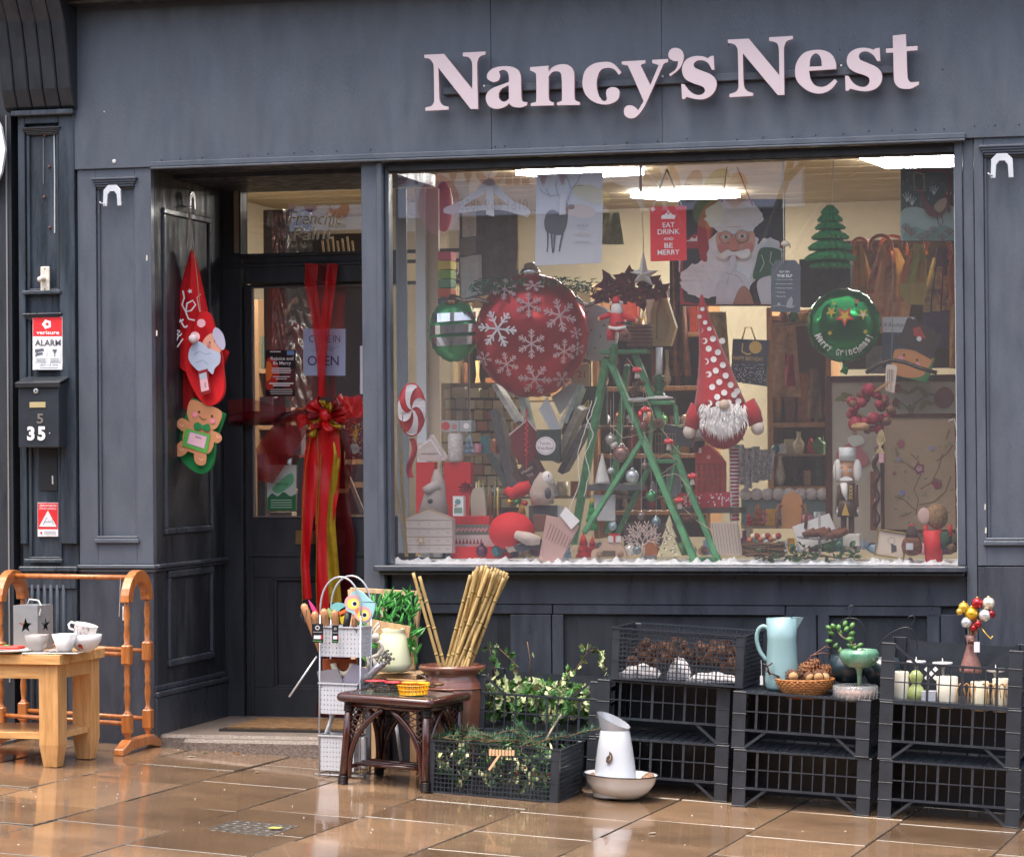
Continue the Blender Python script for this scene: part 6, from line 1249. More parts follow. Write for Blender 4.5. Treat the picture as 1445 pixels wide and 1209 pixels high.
for i,(x0,y0,x1,y1,c,l) in enumerate(((940,660,958,700,'#8a9a9c','pale bottle shaped'),(880,738,960,770,'#4a3a38','dark red brown'),(820,765,845,790,'#c9b8b0','cream flat'),(770,775,800,792,'#c2cad6','pale blue white'),(1050,745,1060,770,'#b8a888','tan'),(905,770,925,790,'#d8d4d0','white lettered'))): dbox('packet',l+' packet in the front row of the display','packet',x0,y0,x1,y1,.5+.02*i,.05,c)
# lights wire on right edge
twine('white fairy light wire hanging down the right edge of the window',[(1338,595,.3),(1346,590,.3),(1351,610,.3),(1348,640,.3),(1353,670,.3),(1350,700,.3),(1353,730,.3),(1350,752,.3)],c='#e8e6e0')
# ================================================================== THE DOORWAY
YG2=YD+.02
# transom script on the glass
tn=thing('glass_lettering','two lines of pale script on the glass above the shop door','lettering',P(452,325,YD));a=Art(YD+.018)
a.text('Frenchic',446,308,19,'#f2f6f2',w=74,skew=.22);a.text('Paint',442,329,19,'#f2f6f2',w=56,skew=.22,rot=-.06);a.put(tn,'script')
# sign opposite seen mirrored in the transom
def PM2(px,py,d=0.): q=P(px,py,2*(YD+.02)-OY);return Vector((q.x,OY+d,q.z))
q0,q1=PM2(400,330),PM2(530,262);g=G();g.box(q0.x,q1.x,OY-.19,OY+.3,q0.z,q1.z+.1);part(opp,'projecting_sign',g,mat('#e6e6f2',.5));a=Art(0,fn=lambda x,y,d: PM2(x,y,.302+d),step=.002)
for ch,x,w in (('a',417,24),('s',449,18),('g',486,22)): a.text(ch,x,287,30,'#6d3a90',w=w,mirror=True,bold=.03)
a.disc(490,298,14,'#b8304c');a.disc(484,292,7,'#e6e6f2');a.text('www',487,322,6,'#54406f',w=26,mirror=True);part(opp,'sign_print',a.g,a.mats)
# posters
t=flat('red_glow_poster','dark poster lettered Rejoice and Be Merry over a red glow on the door glass','poster',(375,494,417,559),YD+.014,.002,'#1f1418',.4)
a=Art(YD+.0135,step=.0003);a.poly('376,510 384,505 392,515 394,530 388,545 376,548','#c8301c');a.poly('376,512 382,512 385,525 381,535 376,536','#f07a30');a.rect(400,520,417,550,'#5a1a20')
W='#efe6e6';a.text('Rejoice and',398,506.5,6.2,W,w=32,bold=.02);a.text('Be Merry',398,513,6.2,W,w=25,bold=.02)
for i,(w,h) in enumerate(((26,1.5),(28,1.5),(26,1.5),(0,0),(24,1.1),(16,1.1),(0,0),(34,2),(24,1.8),(0,0),(30,.9),(32,.9),(30,.9))):
    if w: a.rect(397-w/2,519+i*3,397+w/2,519+i*3+h,W)
a.rect(405,495,415,501,'#7c96c8');a.rect(381,495.5,396,497,W);a.put(t,'print')
t=flat('open_sign',"pale blue sign hand lettered COME IN WE'RE OPEN on the door glass",'sign',(428,464,487,530),YD+.016,.002,'#a9b6d4',.5)
a=Art(YD+.0155,step=.0003);PU='#5b3a70';a.text('COME IN',458,478,10,PU,w=44);a.text("WE'RE",458,492,7,'#8f86a4',w=24,skew=.3);a.text('OPEN',456,509,14,PU,w=44,bold=.01);a.line([(440,495),(452,492)],.8,'#8f86a4');a.line([(466,495),(478,488)],.8,'#8f86a4');a.put(t,'lettering')
t=flat('green_poster','pale green poster with a dark green foot low on the door glass','poster',(377,656,418,720),YD+.014,.002,'#b3bfba',.5)
a=Art(YD+.0135,step=.0003);a.poly('384,690 392,682 402,672 412,668 414,680 404,690 392,696','#5fa37a');a.rect(377.3,702,417.7,719.7,'#1d6a40');a.poly('378,702! 384,696 392,700 400,694 410,700 417,697 417.7,702!','#2d6a48');a.text('Nativity',397,683,7,'#2f6a4a',w=20,skew=.3);a.text('CHRISTMAS',397,676,2.6,'#7a8a84',w=22)
for i in range(4): a.rect(382,705+i*3.4,412,706+i*3.4,'#b9d0c2')
a.put(t,'print')
t=flat('blue_edged_notice','narrow white notice with blue edge cut off by the window post','notice',(508,488,530,556),YD+.014,.002,'#e4e8f2');
t=flat('patterned_bag','red bag speckled with white and gold behind the right of the door glass','bag',(487,560,530,648),1.5,.05,'#8e1c28',.6);a=Art(1.4995);random.seed(2)
for i in range(90): a.disc(random.uniform(488,514),random.uniform(562,646),random.uniform(.5,1.6),random.choice(('#e0d6d8','#c9b07a','#b8c4d4')),n=5)
a.disc(500,633,7.5,'#dfe2e4');a.text('MADE HERE',500,633,2.6,'#6a6a70',w=11);a.put(t,'print')
t=flat('silver_wrap_roll','broad strip of crinkled silver and pink wrapping film behind the door glass','wrapping film',(382,400,436,560),1.35,.02,'#a08c86',.25,metallic=0) if False else None
def strip(label,x0,y0,x1,y1,Y,m,nm='wrapping_film'):
    g=G();g.sheet(lambda u,v: P(x0+(x1-x0)*u,y0+(y1-y0)*v,Y+.010*math.sin(v*60+3*math.sin(u*5))*math.sin(u*9+v*13)),14,70,.01);solo(nm,g,m,label,'film',P(x0,y1,Y))
FILM=mat('#b9b0a4',.16,.75,var=.3,vscale=30,bump=1.,bscale=25);FILM2=mat('#a87a74',.2,.6,var=.3,vscale=30,bump=1.,bscale=25)
strip('pink crinkled wrapping film hanging behind the left of the door glass',384,300,402,560,1.36,FILM2);strip('silver crinkled wrapping film hanging behind the middle of the door glass',403,296,440,575,1.34,FILM)
for i in range(7): g=G();g.tube([P(455+i*7,340-3*(i % 3),1.8),P(462+i*7,400,1.8)],.006,6);solo('paper_straw',g,mat('#b89a6a',.6),'tan wooden stick in the bundle seen through the transom glass','stick',P(460+i*7,400,1.8),group='bundle of sticks behind the transom')
g=G();bx(g,440,330,520,600,2.0,2.03);solo('dark_partition',g,mat('#2a2220',.6),'dark partition board behind the right of the door glass','partition',P(480,600,2.))
t=flat('pale_batten','pale wooden slat leaning low behind the door glass','slat',[(484,660),(488,660),(514,722),(508,724)],1.25,.02,'#9a8c78')
for i,(x0,y0,x1,y1,c,l) in enumerate(((363,640,374,730,'#4a2a26','patterned dark red'),(366,560,384,600,'#8a7a84','pale grey'),(386,562,404,640,'#5a2430','wine coloured'),(405,600,425,642,'#9a8490','mauve lettered'),(420,645,436,728,'#2c2c34','black'),(487,655,515,680,'#5a4a50','grey brown'),(492,688,512,726,'#5a2a2c','maroon'),(380,722,412,730,'#a08c6c','tan'))): dbox('boxed_gift',l+' boxed gift standing behind the door glass','box',x0,y0,x1,y1,1.3+.03*i,.08,c,var=.4,vscale=25)
# organza: a see-through red ribbon down the door and a dark band across
def organza(c,a_):
    m=bpy.data.materials.new('organza');m.use_nodes=True;nt=m.node_tree;b=nt.nodes['Principled BSDF'];b.inputs['Base Color'].default_value=(*lin(c),1);b.inputs['Roughness'].default_value=.45
    tr=nt.nodes.new('ShaderNodeBsdfTransparent');mx=nt.nodes.new('ShaderNodeMixShader');w=nt.nodes.new('ShaderNodeTexNoise');w.inputs['Scale'].default_value=30;rm=nt.nodes.new('ShaderNodeMapRange');rm.inputs['To Min'].default_value=a_*.6;rm.inputs['To Max'].default_value=min(1,a_*1.4)
    nt.links.new(w.outputs[0],rm.inputs[0]);nt.links.new(rm.outputs[0],mx.inputs[0]);nt.links.new(tr.outputs[0],mx.inputs[1]);nt.links.new(b.outputs[0],mx.inputs[2]);nt.links.new(mx.outputs[0],nt.nodes['Material Output'].inputs[0]);return m
ORG=organza('#d8141c',.42);ORG2=organza('#8c0d16',.24);SATIN=mat('#c40d16',.42,bump=.5,bscale=30,coat=.1,var=.15,vscale=8);GOLD=mat('#b99a2c',.3,.55,bump=.3,bscale=30,var=.3,vscale=15)
bow=thing('door_bow','big red and gold ribbon bow with long tails tied on the shop door','bow',P(460,590,YD-.05));YB=YD-.05
def rib(pts,ws,m,nm,amp=.012,Y=YB,parent=None,nu=8,seed=0,th=.0015):
    L_=len(pts)-1
    def fn(u,v):
        s=v*L_;i=min(L_-1,int(s));f=s-i;cx=pts[i][0]+(pts[i+1][0]-pts[i][0])*f;cy=pts[i][1]+(pts[i+1][1]-pts[i][1])*f;w=ws[i]+(ws[i+1]-ws[i])*f;dx,dy=pts[i+1][0]-pts[i][0],pts[i+1][1]-pts[i][1];d=math.hypot(dx,dy) or 1
        return P(cx-dy/d*w*(u-.5),cy+dx/d*w*(u-.5),Y+amp*.45*math.sin(u*6+v*5+seed)+amp*.5*math.sin(v*17+seed+u*2))
    g=G();g.sheet(fn,nu,L_*6,th);return part(bow,nm,g,m,parent)
rib([(440,372),(438,400),(446,450),(452,500),(455,560)],[19,17,14,11,8],ORG,'organza_strand',.01,YD-.06,seed=1);rib([(470,372),(466,400),(460,450),(455,500),(452,560)],[15,15,14,11,8],ORG,'organza_strand',.012,YD-.075,seed=2);rib([(456,372),(456,400),(452,450),(454,500),(455,560)],[20,20,18,16,12],ORG2,'organza_strand',.01,YD-.045,seed=3)
rib([(322,580),(350,577),(390,585),(430,585),(455,580)],[30,30,24,20,14],ORG2,'organza_band',.02,YD-.05,seed=4);rib([(322,592),(360,590),(400,590),(440,582)],[14,20,16,12],organza('#3a0810',.8),'organza_band',.02,YD-.04,seed=5);rib([(512,572),(495,575),(480,578),(465,582)],[30,30,22,16],ORG,'organza_band',.02,YD-.06,seed=6)
rib([(430,585),(410,605),(385,640),(375,680)],[30,44,50,20],organza('#8c1018',.45),'organza_tail',.02,YD-.03,seed=7);rib([(470,590),(486,640),(480,700),(486,760),(478,900),(470,1010)],[20,24,22,30,34,50],organza('#5a0810',.55),'organza_tail',.015,YD-.025,seed=8)
rib([(452,595),(443,640),(436,700),(432,760),(430,800),(434,845)],[22,26,20,14,12,12],SATIN,'satin_tail',.012,YD-.10,seed=1);rib([(462,595),(462,650),(460,700),(456,760),(455,820),(456,870)],[30,38,34,20,18,18],SATIN,'satin_tail',.014,YD-.11,seed=3);rib([(474,600),(476,640),(470,690),(467,740),(470,800),(473,850)],[10,10,10,12,16,18],GOLD,'gold_tail',.012,YD-.12,seed=5)
g=G()
for (pts) in ([(441,600),(431,660),(427,720),(425,790),(427,850)],[(453,640),(450,700),(447,760),(446,820),(447,865)],[(447,600),(450,660),(447,700),(446,740)]): g.tube([P(x,y,YD-.125) for x,y in pts],.0022,4)
part(bow,'gold_piping',g,GOLD)
random.seed(31)
def loop(cx,cy,ang_,L_,w,m,nm,d=0.):
    L_ *= .82;w *= .82;g=G();dx,dy=math.cos(ang_),math.sin(ang_);ph=random.random()*6
    def fn(u,v):
        f=math.sin(math.pi*v);r=L_*f;s_=w*(u-.5)*(.3+.7*f)+2*math.sin(v*9+ph);q=P(cx+dx*r-dy*s_,cy+dy*r+dx*s_,YB-.03-d);q.y -= .05*math.cos(math.pi*v)*f+.010*math.sin(u*7+v*6+ph)+.02*f;return q
    g.sheet(fn,6,22,.001);part(bow,nm,g,m)
for (cx,cy,an,L_,w,m,nm,d) in ((462,580,-.35,34,34,SATIN,'red_loop',.02),(462,582,.15,36,30,ORG,'red_loop',.0),(455,585,-2.2,28,26,SATIN,'red_loop',.02),(458,590,2.6,26,24,SATIN,'red_loop',.04),(460,590,1.1,26,22,SATIN,'red_loop',.05),(458,578,-1.5,16,10,GOLD,'gold_loop',.05),(466,594,.6,22,9,GOLD,'gold_loop',.07),(452,590,2.3,14,8,GOLD,'gold_loop',.07),(462,582,-.8,17,9,GOLD,'gold_loop',.07),(464,578,-.5,24,22,organza('#7c0a14',.9),'red_loop',.06),(452,584,2.9,20,18,organza('#7c0a14',.9),'red_loop',.06),(440,592,3.0,22,26,ORG,'red_loop',.0),(446,600,1.9,22,12,GOLD,'gold_loop',.05),(478,575,-.3,22,30,ORG,'red_loop',.02)): loop(cx,cy,an,L_,w,m,nm,d)
g=G();g.sph(P(459,586,YB-.09),(.035,.03,.035),10);part(bow,'knot',g,SATIN)
# ---- stockings hanging on the left side of the recess
YS_=.42
MS=Matrix(((0,-1,0,XRt),(1,0,0,0),(0,0,1,0),(0,0,0,1)))
FELT=mat('#d8161f',.85,var=.12,vscale=20,bump=.15,bscale=120)
t=thing('felt_cone_hat','long red felt bag with white script hanging from the hook in the doorway','stocking',P(270,350,YS_));xr_=lambda x,y,d=.0: P(x,y,YS_-d)
def cloth(pts,d,th,wob=.006,m=FELT,seed=0):
    pts=smooth_pts(pts) if isinstance(pts,str) else pts
    return px_prism(pts,YS_-d,th)
g=G();g.sheet(lambda u,v: xr_(270+(8+v*0)*0+(-26+58*u)*min(1,(v*1.25)**.9)*(1-.25*max(0,v-.8)*2)-6*v,350+ (150+26*math.sin(u*3.1))*v,.03+.03*math.sin(u*3.14)+.012*math.sin(u*14+v*3)*v),20,16,.03);part(t,'upper_cloth',g,FELT)
g=G();g.sheet(lambda u,v: xr_(246+(22+10*math.sin(v*2))*u+8*v,490+86*v+6*u,.02+.015*math.sin(u*9+v*4)),12,10,.02);part(t,'hanging_tail',g,mat('#b81019',.85,var=.2,vscale=15))
g=G();g.sheet(lambda u,v: xr_(296+26*u*(1-.5*v),480+52*v+16*u-14*u*v,.02+.01*math.sin(u*8)),8,8,.02);part(t,'folded_corner',g,mat('#c0121c',.85,var=.2,vscale=15))
a=Art(0,fn=lambda x,y,d: xr_(x,y,.085+d));Wt='#e8e4e6'
a.line([(258,410),(260,420),(257,430),(262,440),(270,438),(276,430),(272,424),(264,428),(262,440),(266,450),(275,452)],2.2,Wt);a.text('t',258,456,16,Wt,w=8,rot=-.5);a.text('e',252,470,10,Wt,w=7,rot=-.7);a.line([(247,486),(252,474)],2,Wt);a.line([(250,490),(258,478)],2,Wt);a.poly([(268+4*(1 if i % 2 else .45)*math.cos(i*.6283),411+4*(1 if i % 2 else .45)*math.sin(i*.6283)) for i in range(10)],Wt);a.line([(283,415),(278,420),(280,430),(282,440)],1.6,'#e0a8ac');a.put(t,'white_script')
for i,(x1,y1) in enumerate(((264,350),(270,352),(273,348))): g=G();g.tube([xr_(266,290,.0),xr_((266+x1)/2+1,320,.02),xr_(x1,y1,.05)],.0022,4);part(t,'hanging_cord',g,mat('#b8aa9a',.8))
g=G();g.tube([xr_(273,352,.09),xr_(278,390,.10),xr_(283,440,.11)],.002,4);part(t,'long_cord',g,mat('#b08a70',.8))
t=thing('red_stocking','red felt stocking with a white bearded face hanging in the doorway','stocking',P(290,560,.3))
g=cloth('283,438! 296,444 304,470 312,500 314,520 316,545 313,560 304,570 294,572 284,566 274,552 264,530 261,512 266,494 272,470',.10,.03);part(t,'stocking_body',g,FELT,bev=.008,seg=2)
a=Art(0,fn=lambda x,y,d: xr_(x,y,.132+d));
a.poly('290,476 300,470 310,476 313,490 308,500 296,494 286,486','#e0a088');a.poly('268,492 276,482 286,484 296,492 306,496 311,500 310,512 303,520 300,528 292,522 282,524 272,516 266,506','#b4bfd4');a.line([(274,500),(282,496),(290,500),(298,498)],.9,'#8896b0');a.line([(276,512),(286,508),(294,514)],.9,'#8896b0')
a.disc(275,475,7,'#efc8cc');a.disc(284,456,6,'#f0b8c4');a.disc(296,483,1.1,'#202028');a.disc(303,481,1.1,'#202028');a.poly('293,484 297,488 293,491','#c87a68');a.poly('304,462 314,470 318,486 314,494 306,486 300,472','#b8b4cc');a.poly([(279,524),(293,520),(298,554),(283,558)],'#8c141c');a.poly([(281,528),(291,525),(295,550),(284,553)],'#e8b8c0');a.poly([(281,528),(291,525),(292,533),(282,536)],'#aeb8c8');a.text('Name',290,543,2.6,'#6a4a50',w=7,rot=1.4);a.put(t,'felt_face')
g=G();g.sph(xr_(272,478,.15),.022,10);part(t,'pompom',g,mat('#e4d4d8',.9))
t=thing('gingerbread_stocking','green felt stocking with a smiling gingerbread man hanging lowest in the doorway','stocking',P(278,665,.3))
g=cloth('271,561! 317,584! 312,600 304,620 302,640 298,658 288,668 276,666 262,656 250,640 247,622 254,604 262,584',.06,.03);part(t,'stocking_body',g,mat('#1f8a4a',.85,var=.12,vscale=15),bev=.008,seg=2)
a=Art(0,fn=lambda x,y,d: xr_(x,y,.092+d));GB='#c98a62'
a.poly('272,564 290,570 312,580 310,596 302,606 286,606 270,598 264,584 266,570',GB);a.poly('256,590 270,596 296,606 310,612 313,620 306,625 292,618 270,612 254,606 249,598',GB);a.poly('262,605 300,615 294,640 262,634',GB);a.poly('268,626 262,640 250,644 246,634 256,622',GB);a.poly('276,634 290,636 290,654 280,656 274,648',GB)
a.disc(281,581,1.6,'#2a1a18');a.disc(299,587,1.6,'#2a1a18');a.disc(275,585,3.6,'#e88aa0');a.disc(300,594,3.6,'#e88aa0');a.line([(281,587),(286,592),(291,591)],1,'#2a1a18')
a.poly([(262,604),(297,613),(292,640),(257,629)],'#5aa848');a.poly([(268,609),(292,616),(288,633),(264,625)],'#e4b8c4');a.line([(268,609),(292,616),(288,633),(264,625),(268,609)],1,'#9aa0b8');a.text('Name',280,617,3,'#4a4a60',w=9,rot=.25)
a.poly('274,598 280,596 286,602 280,607 274,604','#1f7a44');a.poly('296,600 292,598 285,602 289,608 296,607','#1f7a44');a.disc(285.5,602,2.4,'#2a8a50')
for x,y in ((256,600),(308,616),(256,634),(284,648)): a.line([(x-3,y-2),(x,y+2),(x+3,y-1)],.9,'#f0c8b0')
a.put(t,'gingerbread_man')
# ================================================================== THINGS STANDING ON THE PAVEMENT
random.seed(40)
RY=-GROT     # roll that follows the slope
def lat(g,x0,x1,z0,z1,y,n,rows,w,th,thick=0):
    for i in range(n+1): x=x0+(x1-x0)*i/n;ww=w*(2.2 if thick and i % thick == 0 else 1);g.box(x-ww/2,x+ww/2,y-th/2,y+th/2,z0,z1)
    for j in range(rows+1): z=z0+(z1-z0)*j/rows;g.box(x0,x1,y-th/2-.0012,y+th/2+.0012,z-w/2,z+w/2)
CRP=mat((.030,.036,.046),.38,var=.3,vscale=12,bump=.12,bscale=50,coat=.1);CW,CD,CH=.302,.198,.252
RZ90=Matrix.Rotation(R(90),4,'Z')
def open_crate(label):
    t=thing('plastic_crate',label,'crate',(0,0,0),group='black open sided plastic crates');B=(0,0,0)
    for sx in (-1,1):
        for sy in (-1,1):
            g=G();a,b=sx*CW,sy*CD;g.box(a,a-sx*.058,b,b-sy*.006,0,CH);g.box(a,a-sx*.006,b-sy*.0062,b-sy*.05,0,CH)
            g.box(a-sx*.056,a-sx*.050,b-sy*.0063,b-sy*.03,0,CH)
            for z in (.004,.098,.172,CH-.004): g.box(a+sx*.0015,a-sx*.06,b+sy*.0015,b,z-.0025,z+.0025);g.box(a+sx*.0015,a,b+sy*.0015,b-sy*.052,z-.0025,z+.0025)
            part(t,'corner_post',g,CRP,base=B,bev=.0012)
    for sy in (-1,1):
        g=G();y=sy*(CD-.004);lat(g,-CW+.056,CW-.056,.006,.165,y,10,2,.005,.006,3);g.box(-CW+.055,CW-.055,y-.006,y+.006,.165,.173);g.box(-CW+.055,CW-.055,y-.006,y+.006,0,.008)
        g.bar((-CW+.056,y,CH-.006),(-CW+.15,y,.170),.006,.012);g.bar((CW-.056,y,CH-.006),(CW-.15,y,.170),.006,.012);(g.box(-CW+.055,CW-.055,y-.009,y-.0062,.0,CH-.012) if sy > 0 else 0);part(t,'long_side',g,CRP,base=B)  # solid sheet added on the wall side to keep the open cells dark
    for sx in (-1,1):
        g=G();lat(g,-CD+.05,CD-.05,.006,.205,sx*(CW-.004),6,3,.005,.006,2,);g.box(-CD+.05,CD-.05,sx*(CW-.004)-.006,sx*(CW-.004)+.006,.205,.214)
        gg=G();gg.add([(v[1]*1 if False else v[0],v[1],v[2]) for v in g.v],g.f)
        g2=G();lat(g2,-CD+.05,CD-.05,.006,.205,0,6,3,.005,.006,2);g2.box(-CD+.05,CD-.05,-.006,.006,.205,.214)
        M=Matrix.Translation((sx*(CW-.004),0,0)) @ RZ90;g3=G();g3.add(g2.v,g2.f,False,M);part(t,'short_side',g3,CRP,base=B)
    g=G();g.box(-CW+.007,CW-.007,-CD+.007,CD-.007,.0045,.009)
    for i in range(12): x=-CW+.03+i*(2*CW-.06)/11;g.box(x-.004,x+.004,-CD+.008,CD-.008,-.0005,.0044)
    for j in range(9): y=-CD+.03+j*(2*CD-.06)/8;g.box(-CW+.008,CW-.008,y-.003,y+.003,.0,.0043)
    part(t,'slatted_floor',g,CRP,base=B);return t
def mesh_crate(label,H=.235):
    t=thing('mesh_crate',label,'crate',(0,0,0),group='black fine mesh crates');B=(0,0,0)
    for sx in (-1,1):
        for sy in (-1,1):
            g=G();a,b=sx*CW,sy*CD;g.box(a,a-sx*.034,b,b-sy*.005,0,H-.008);g.box(a,a-sx*.005,b-sy*.0052,b-sy*.034,0,H-.008);part(t,'corner_post',g,CRP,base=B,bev=.002)
    for sy in (-1,1): g=G();lat(g,-CW+.033,CW-.033,.006,H-.008,sy*(CD-.004),30,11,.0034,.004,5);part(t,'long_side',g,CRP,base=B)
    for sx in (-1,1): g2=G();lat(g2,-CD+.033,CD-.033,.006,H-.008,0,18,11,.0034,.004,5);g=G();g.add(g2.v,g2.f,False,Matrix.Translation((sx*(CW-.004),0,0)) @ RZ90);part(t,'short_side',g,CRP,base=B)
    g=G()
    for z in (.003,H-.006,H*.36,H*.78):
        o_=.004 if z in (.003,H-.006) else .0015;hh=.006 if o_ > .002 else .003
        g.box(-CW-o_,CW+o_,-CD-o_,-CD+.001,z-hh/2,z+hh/2);g.box(-CW-o_,CW+o_,CD-.001,CD+o_,z-hh/2,z+hh/2);g.box(-CW-o_,-CW+.001,-CD+.0012,CD-.0012,z-hh/2,z+hh/2);g.box(CW-.001,CW+o_,-CD+.0012,CD-.0012,z-hh/2,z+hh/2)
    part(t,'rim_band',g,CRP,base=B);g=G();g.box(-CW+.006,CW-.006,-CD+.006,CD-.006,.002,.007);part(t,'floor',g,CRP,base=B);return t
def put(t,x,y,z,up=True,rz=0.): t.location=(x,y,z);t.rotation_euler=(0,RY,rz) if up else (math.pi,-RY,math.pi+rz);return t
c0=open_crate('upturned black crate, lower one of the middle stack, standing on the wet paving')
YC2=-.60+CD
cx={'l': .80,'m': 1.44,'r': 2.083};zt_={}
put(c0,cx['m'],YC2,gz(cx['m'])+CH,False)
names={'l': 'left stack behind the enamel jug','m': 'middle stack under the teal jug','r': 'right stack at the picture edge'}
for k_ in 'lmr':
    for lv in (1,2):
        if k_ == 'm' and lv == 1: continue
        t=dup(c0,label=('lower' if lv == 1 else 'upper')+' upturned black crate of the '+names[k_]);put(t,cx[k_]+(.004 if lv == 2 else 0),YC2+(.1 if k_ == 'l' else 0)+(.03 if lv == 2 and k_ == 'l' else 0)+(-.02 if k_ == 'r' else 0),gz(cx[k_])+CH*lv+.001,False,R(-1.2) if k_ != 'l' else R(-.5))
def top(k_): return gz(cx[k_])+CH*2+.002
ZT_=lambda x: gz(x)+CH*2+.004
t=dup(c0,label='upright black crate of candles and jars on top of the right stack');put(t,cx['r']+.0,YC2-.01,top('r'),True,R(-1))
t=dup(c0,label='upright black crate overflowing with variegated ivy');IVX=P(754,1000,-.42).x;iv=put(t,IVX,-.22,.135,True,R(1))
t=dup(c0,label='upturned black crate hidden under the crate of ivy');put(t,IVX,-.22,.132,False,R(1))
mc1=mesh_crate('fine mesh black crate of evergreen cuttings lying on the paving at the front');put(mc1,.13,-.92+CD,gz(.13)+.002,True,R(-3))
mc2=dup(mc1,label='fine mesh black crate of pine cones and white cloths on the left stack');put(mc2,P(958,0,-.42).x-.015,-.40+CD*.5,top('l')+.002,True,R(-3))
mcx=mc2.location.x
# contents of the cone crate
random.seed(41)
cone_p=pinecone('brown pine cone in the heap inside the mesh crate',(0,0,0),.022,.05,group='pine cones heaped in the mesh crate')
first=True
for i in range(74):
    u,v=random.uniform(-.25,.26),random.uniform(-.15,.15);z=.05+.09*random.random()+.03*math.cos(u*6)
    o=cone_p if first else bpy.data.objects.new('pine_cone',cone_p.data)
    if not first: COL.objects.link(o);tag(o,cone_p['label'],'pine cone',cone_p['group'])
    first=False;o.location=Vector((mcx+u,mc2.location.y+v,mc2.location.z+z-.053*u));o.rotation_euler=(random.uniform(0,3),random.uniform(0,3),0);o.scale=(1,)*3 if i % 3 else (.8,)*3
CLO=mat('#d8d6da',.85,var=.06,bump=.3,bscale=30)
for (u,w,h,lb) in ((-.19,.09,.055,'white folded cloth bundle at the left in the mesh crate'),(.14,.11,.04,'white folded cloth bundle at the right in the mesh crate'),(-.02,.05,.10,'white paper bundle on top of the cones in the mesh crate')):
    g=G()
    def fn(a_,b_,u=u,w=w,h=h): return (mcx+u-w+2*w*a_,mc2.location.y-.16+(.10*b_ if h < .1 else .06+.06*b_),mc2.location.z+.01-.053*u+h*(math.sin(math.pi*min(1,a_*.9+.08))**.6)*(.35+.65*math.sin(b_*1.57))*(1 if h < .1 else 1)+.004*math.sin(a_*17+b_*5))
    g.sheet(fn,20,10);
    for b0 in (0.,): g.sheet(lambda a_,c_,fn=fn: (fn(a_,0)[0],fn(a_,0)[1]-.001,mc2.location.z+.009-.053*u+(fn(a_,0)[2]-mc2.location.z-.009+.053*u)*c_),20,3)
    solo('folded_cloth',g,CLO,lb,'cloth',(mcx+u,mc2.location.y-.1,mc2.location.z))
# ---- ivy and cuttings
def leaf_mesh(kind):
    g=G()
    if kind == 'ivy': pts=[(0,0),(.010,-.004),(.022,.004),(.017,.014),(.021,.026),(.010,.026),(0,.044),(-.010,.026),(-.021,.026),(-.017,.014),(-.022,.004),(-.010,-.004)]
    elif kind == 'long': pts=[(0,0),(.005,.012),(.006,.026),(.003,.042),(0,.052),(-.003,.042),(-.006,.026),(-.005,.012)]
    else: pts=[(0,0),(.010,.008),(.014,.022),(.010,.036),(0,.044),(-.010,.036),(-.014,.022),(-.010,.008)]
    n=len(pts);g.add([(x,y,.006*math.cos(x*160)-.12*y*y*8) for x,y in pts]+[(0,.018,.009)],[(i,(i+1) % n,n) for i in range(n)]);
    if kind == 'ivy': 
        g.cur=1;q=[(x*.55,y*.6+.006,.0115-.12*(y*.6)**2*8+ (.0008)) for x,y in pts];g.add(q+[(0,.017,.0125)],[(i,(i+1) % n,n) for i in range(n)])
    return g
IV1=mat('#c9cf9c',.4,var=.3,vscale=40,rand=.2);IV2=mat('#4f7a3a',.4,var=.4,vscale=40,rand=.25);IV3=mat('#2f5a2c',.35,var=.4,vscale=40,rand=.3);SPR=mat('#3d6a4a',.5,var=.4,vscale=20,rand=.2);STK=mat('#7a5a40',.7,var=.4)
protoi={}
def leaf(t,kind,q,s,mats_,rot=None):
    key=(kind,tuple(m.name for m in mats_))
    rot=rot or (random.uniform(.3,1.7),random.uniform(-.9,.9),random.uniform(-1.3,1.3)+ (3.14 if random.random() < .5 else 0))
    if key not in protoi: o=part(t,'leaf',leaf_mesh(kind),list(mats_),base=(0,0,0));protoi[key]=o;o.location=q-t.location;o.rotation_euler=rot;o.scale=(s,)*3
    else: o=again(protoi[key],t,q-t.location,rot,s,name='leaf')
    return o
t=thing('ivy_plant','mass of variegated cream and green ivy trailing from the rear black crate','ivy',(iv.location.x,iv.location.y,iv.location.z))
for i in range(290):
    u,v=random.uniform(-.26,.27),random.uniform(-.185,.17);z=random.uniform(.03,.17)+(.05 if abs(u+.0) < .2 else 0)*random.random()
    leaf(t,'ivy',Vector((iv.location.x+u,iv.location.y+v,iv.location.z+z-.053*u)),random.uniform(.75,1.3),(IV1,IV2) if random.random() < .55 else (IV2,IV3))
for vi,pts in enumerate(([(690,1000),(700,960),(695,930),(688,905)],[(745,960),(748,930),(744,905)],[(800,960),(812,945),(830,918),(843,916),(857,935),(850,950)],[(720,985),(735,960),(726,935),(705,915)],[(775,975),(800,955),(805,945)],[(668,1010),(672,985),(690,950)],[(652,1035),(655,1015),(662,1000)])):
    pp=[P(x,y,-.33+.04*math.sin(vi)) for x,y in pts];g=G();g.tube(pp,.0022,5);part(t,'vine_stem',g,STK)
    for i in range(len(pts)-1):
        for j in range(4 if vi not in (1,) else 1): f=(j+random.random())/4;q=pp[i].lerp(pp[i+1],f)+Vector((random.uniform(-.022,.022),random.uniform(-.02,.02),random.uniform(-.015,.015)));leaf(t,'ivy',q,random.uniform(.55,.95),(IV1,IV2) if random.random() < .6 else (IV2,IV3))
t2=thing('evergreen_cuttings','mixed fir sprigs and ivy cuttings filling the front mesh crate','cuttings',mc1.location)
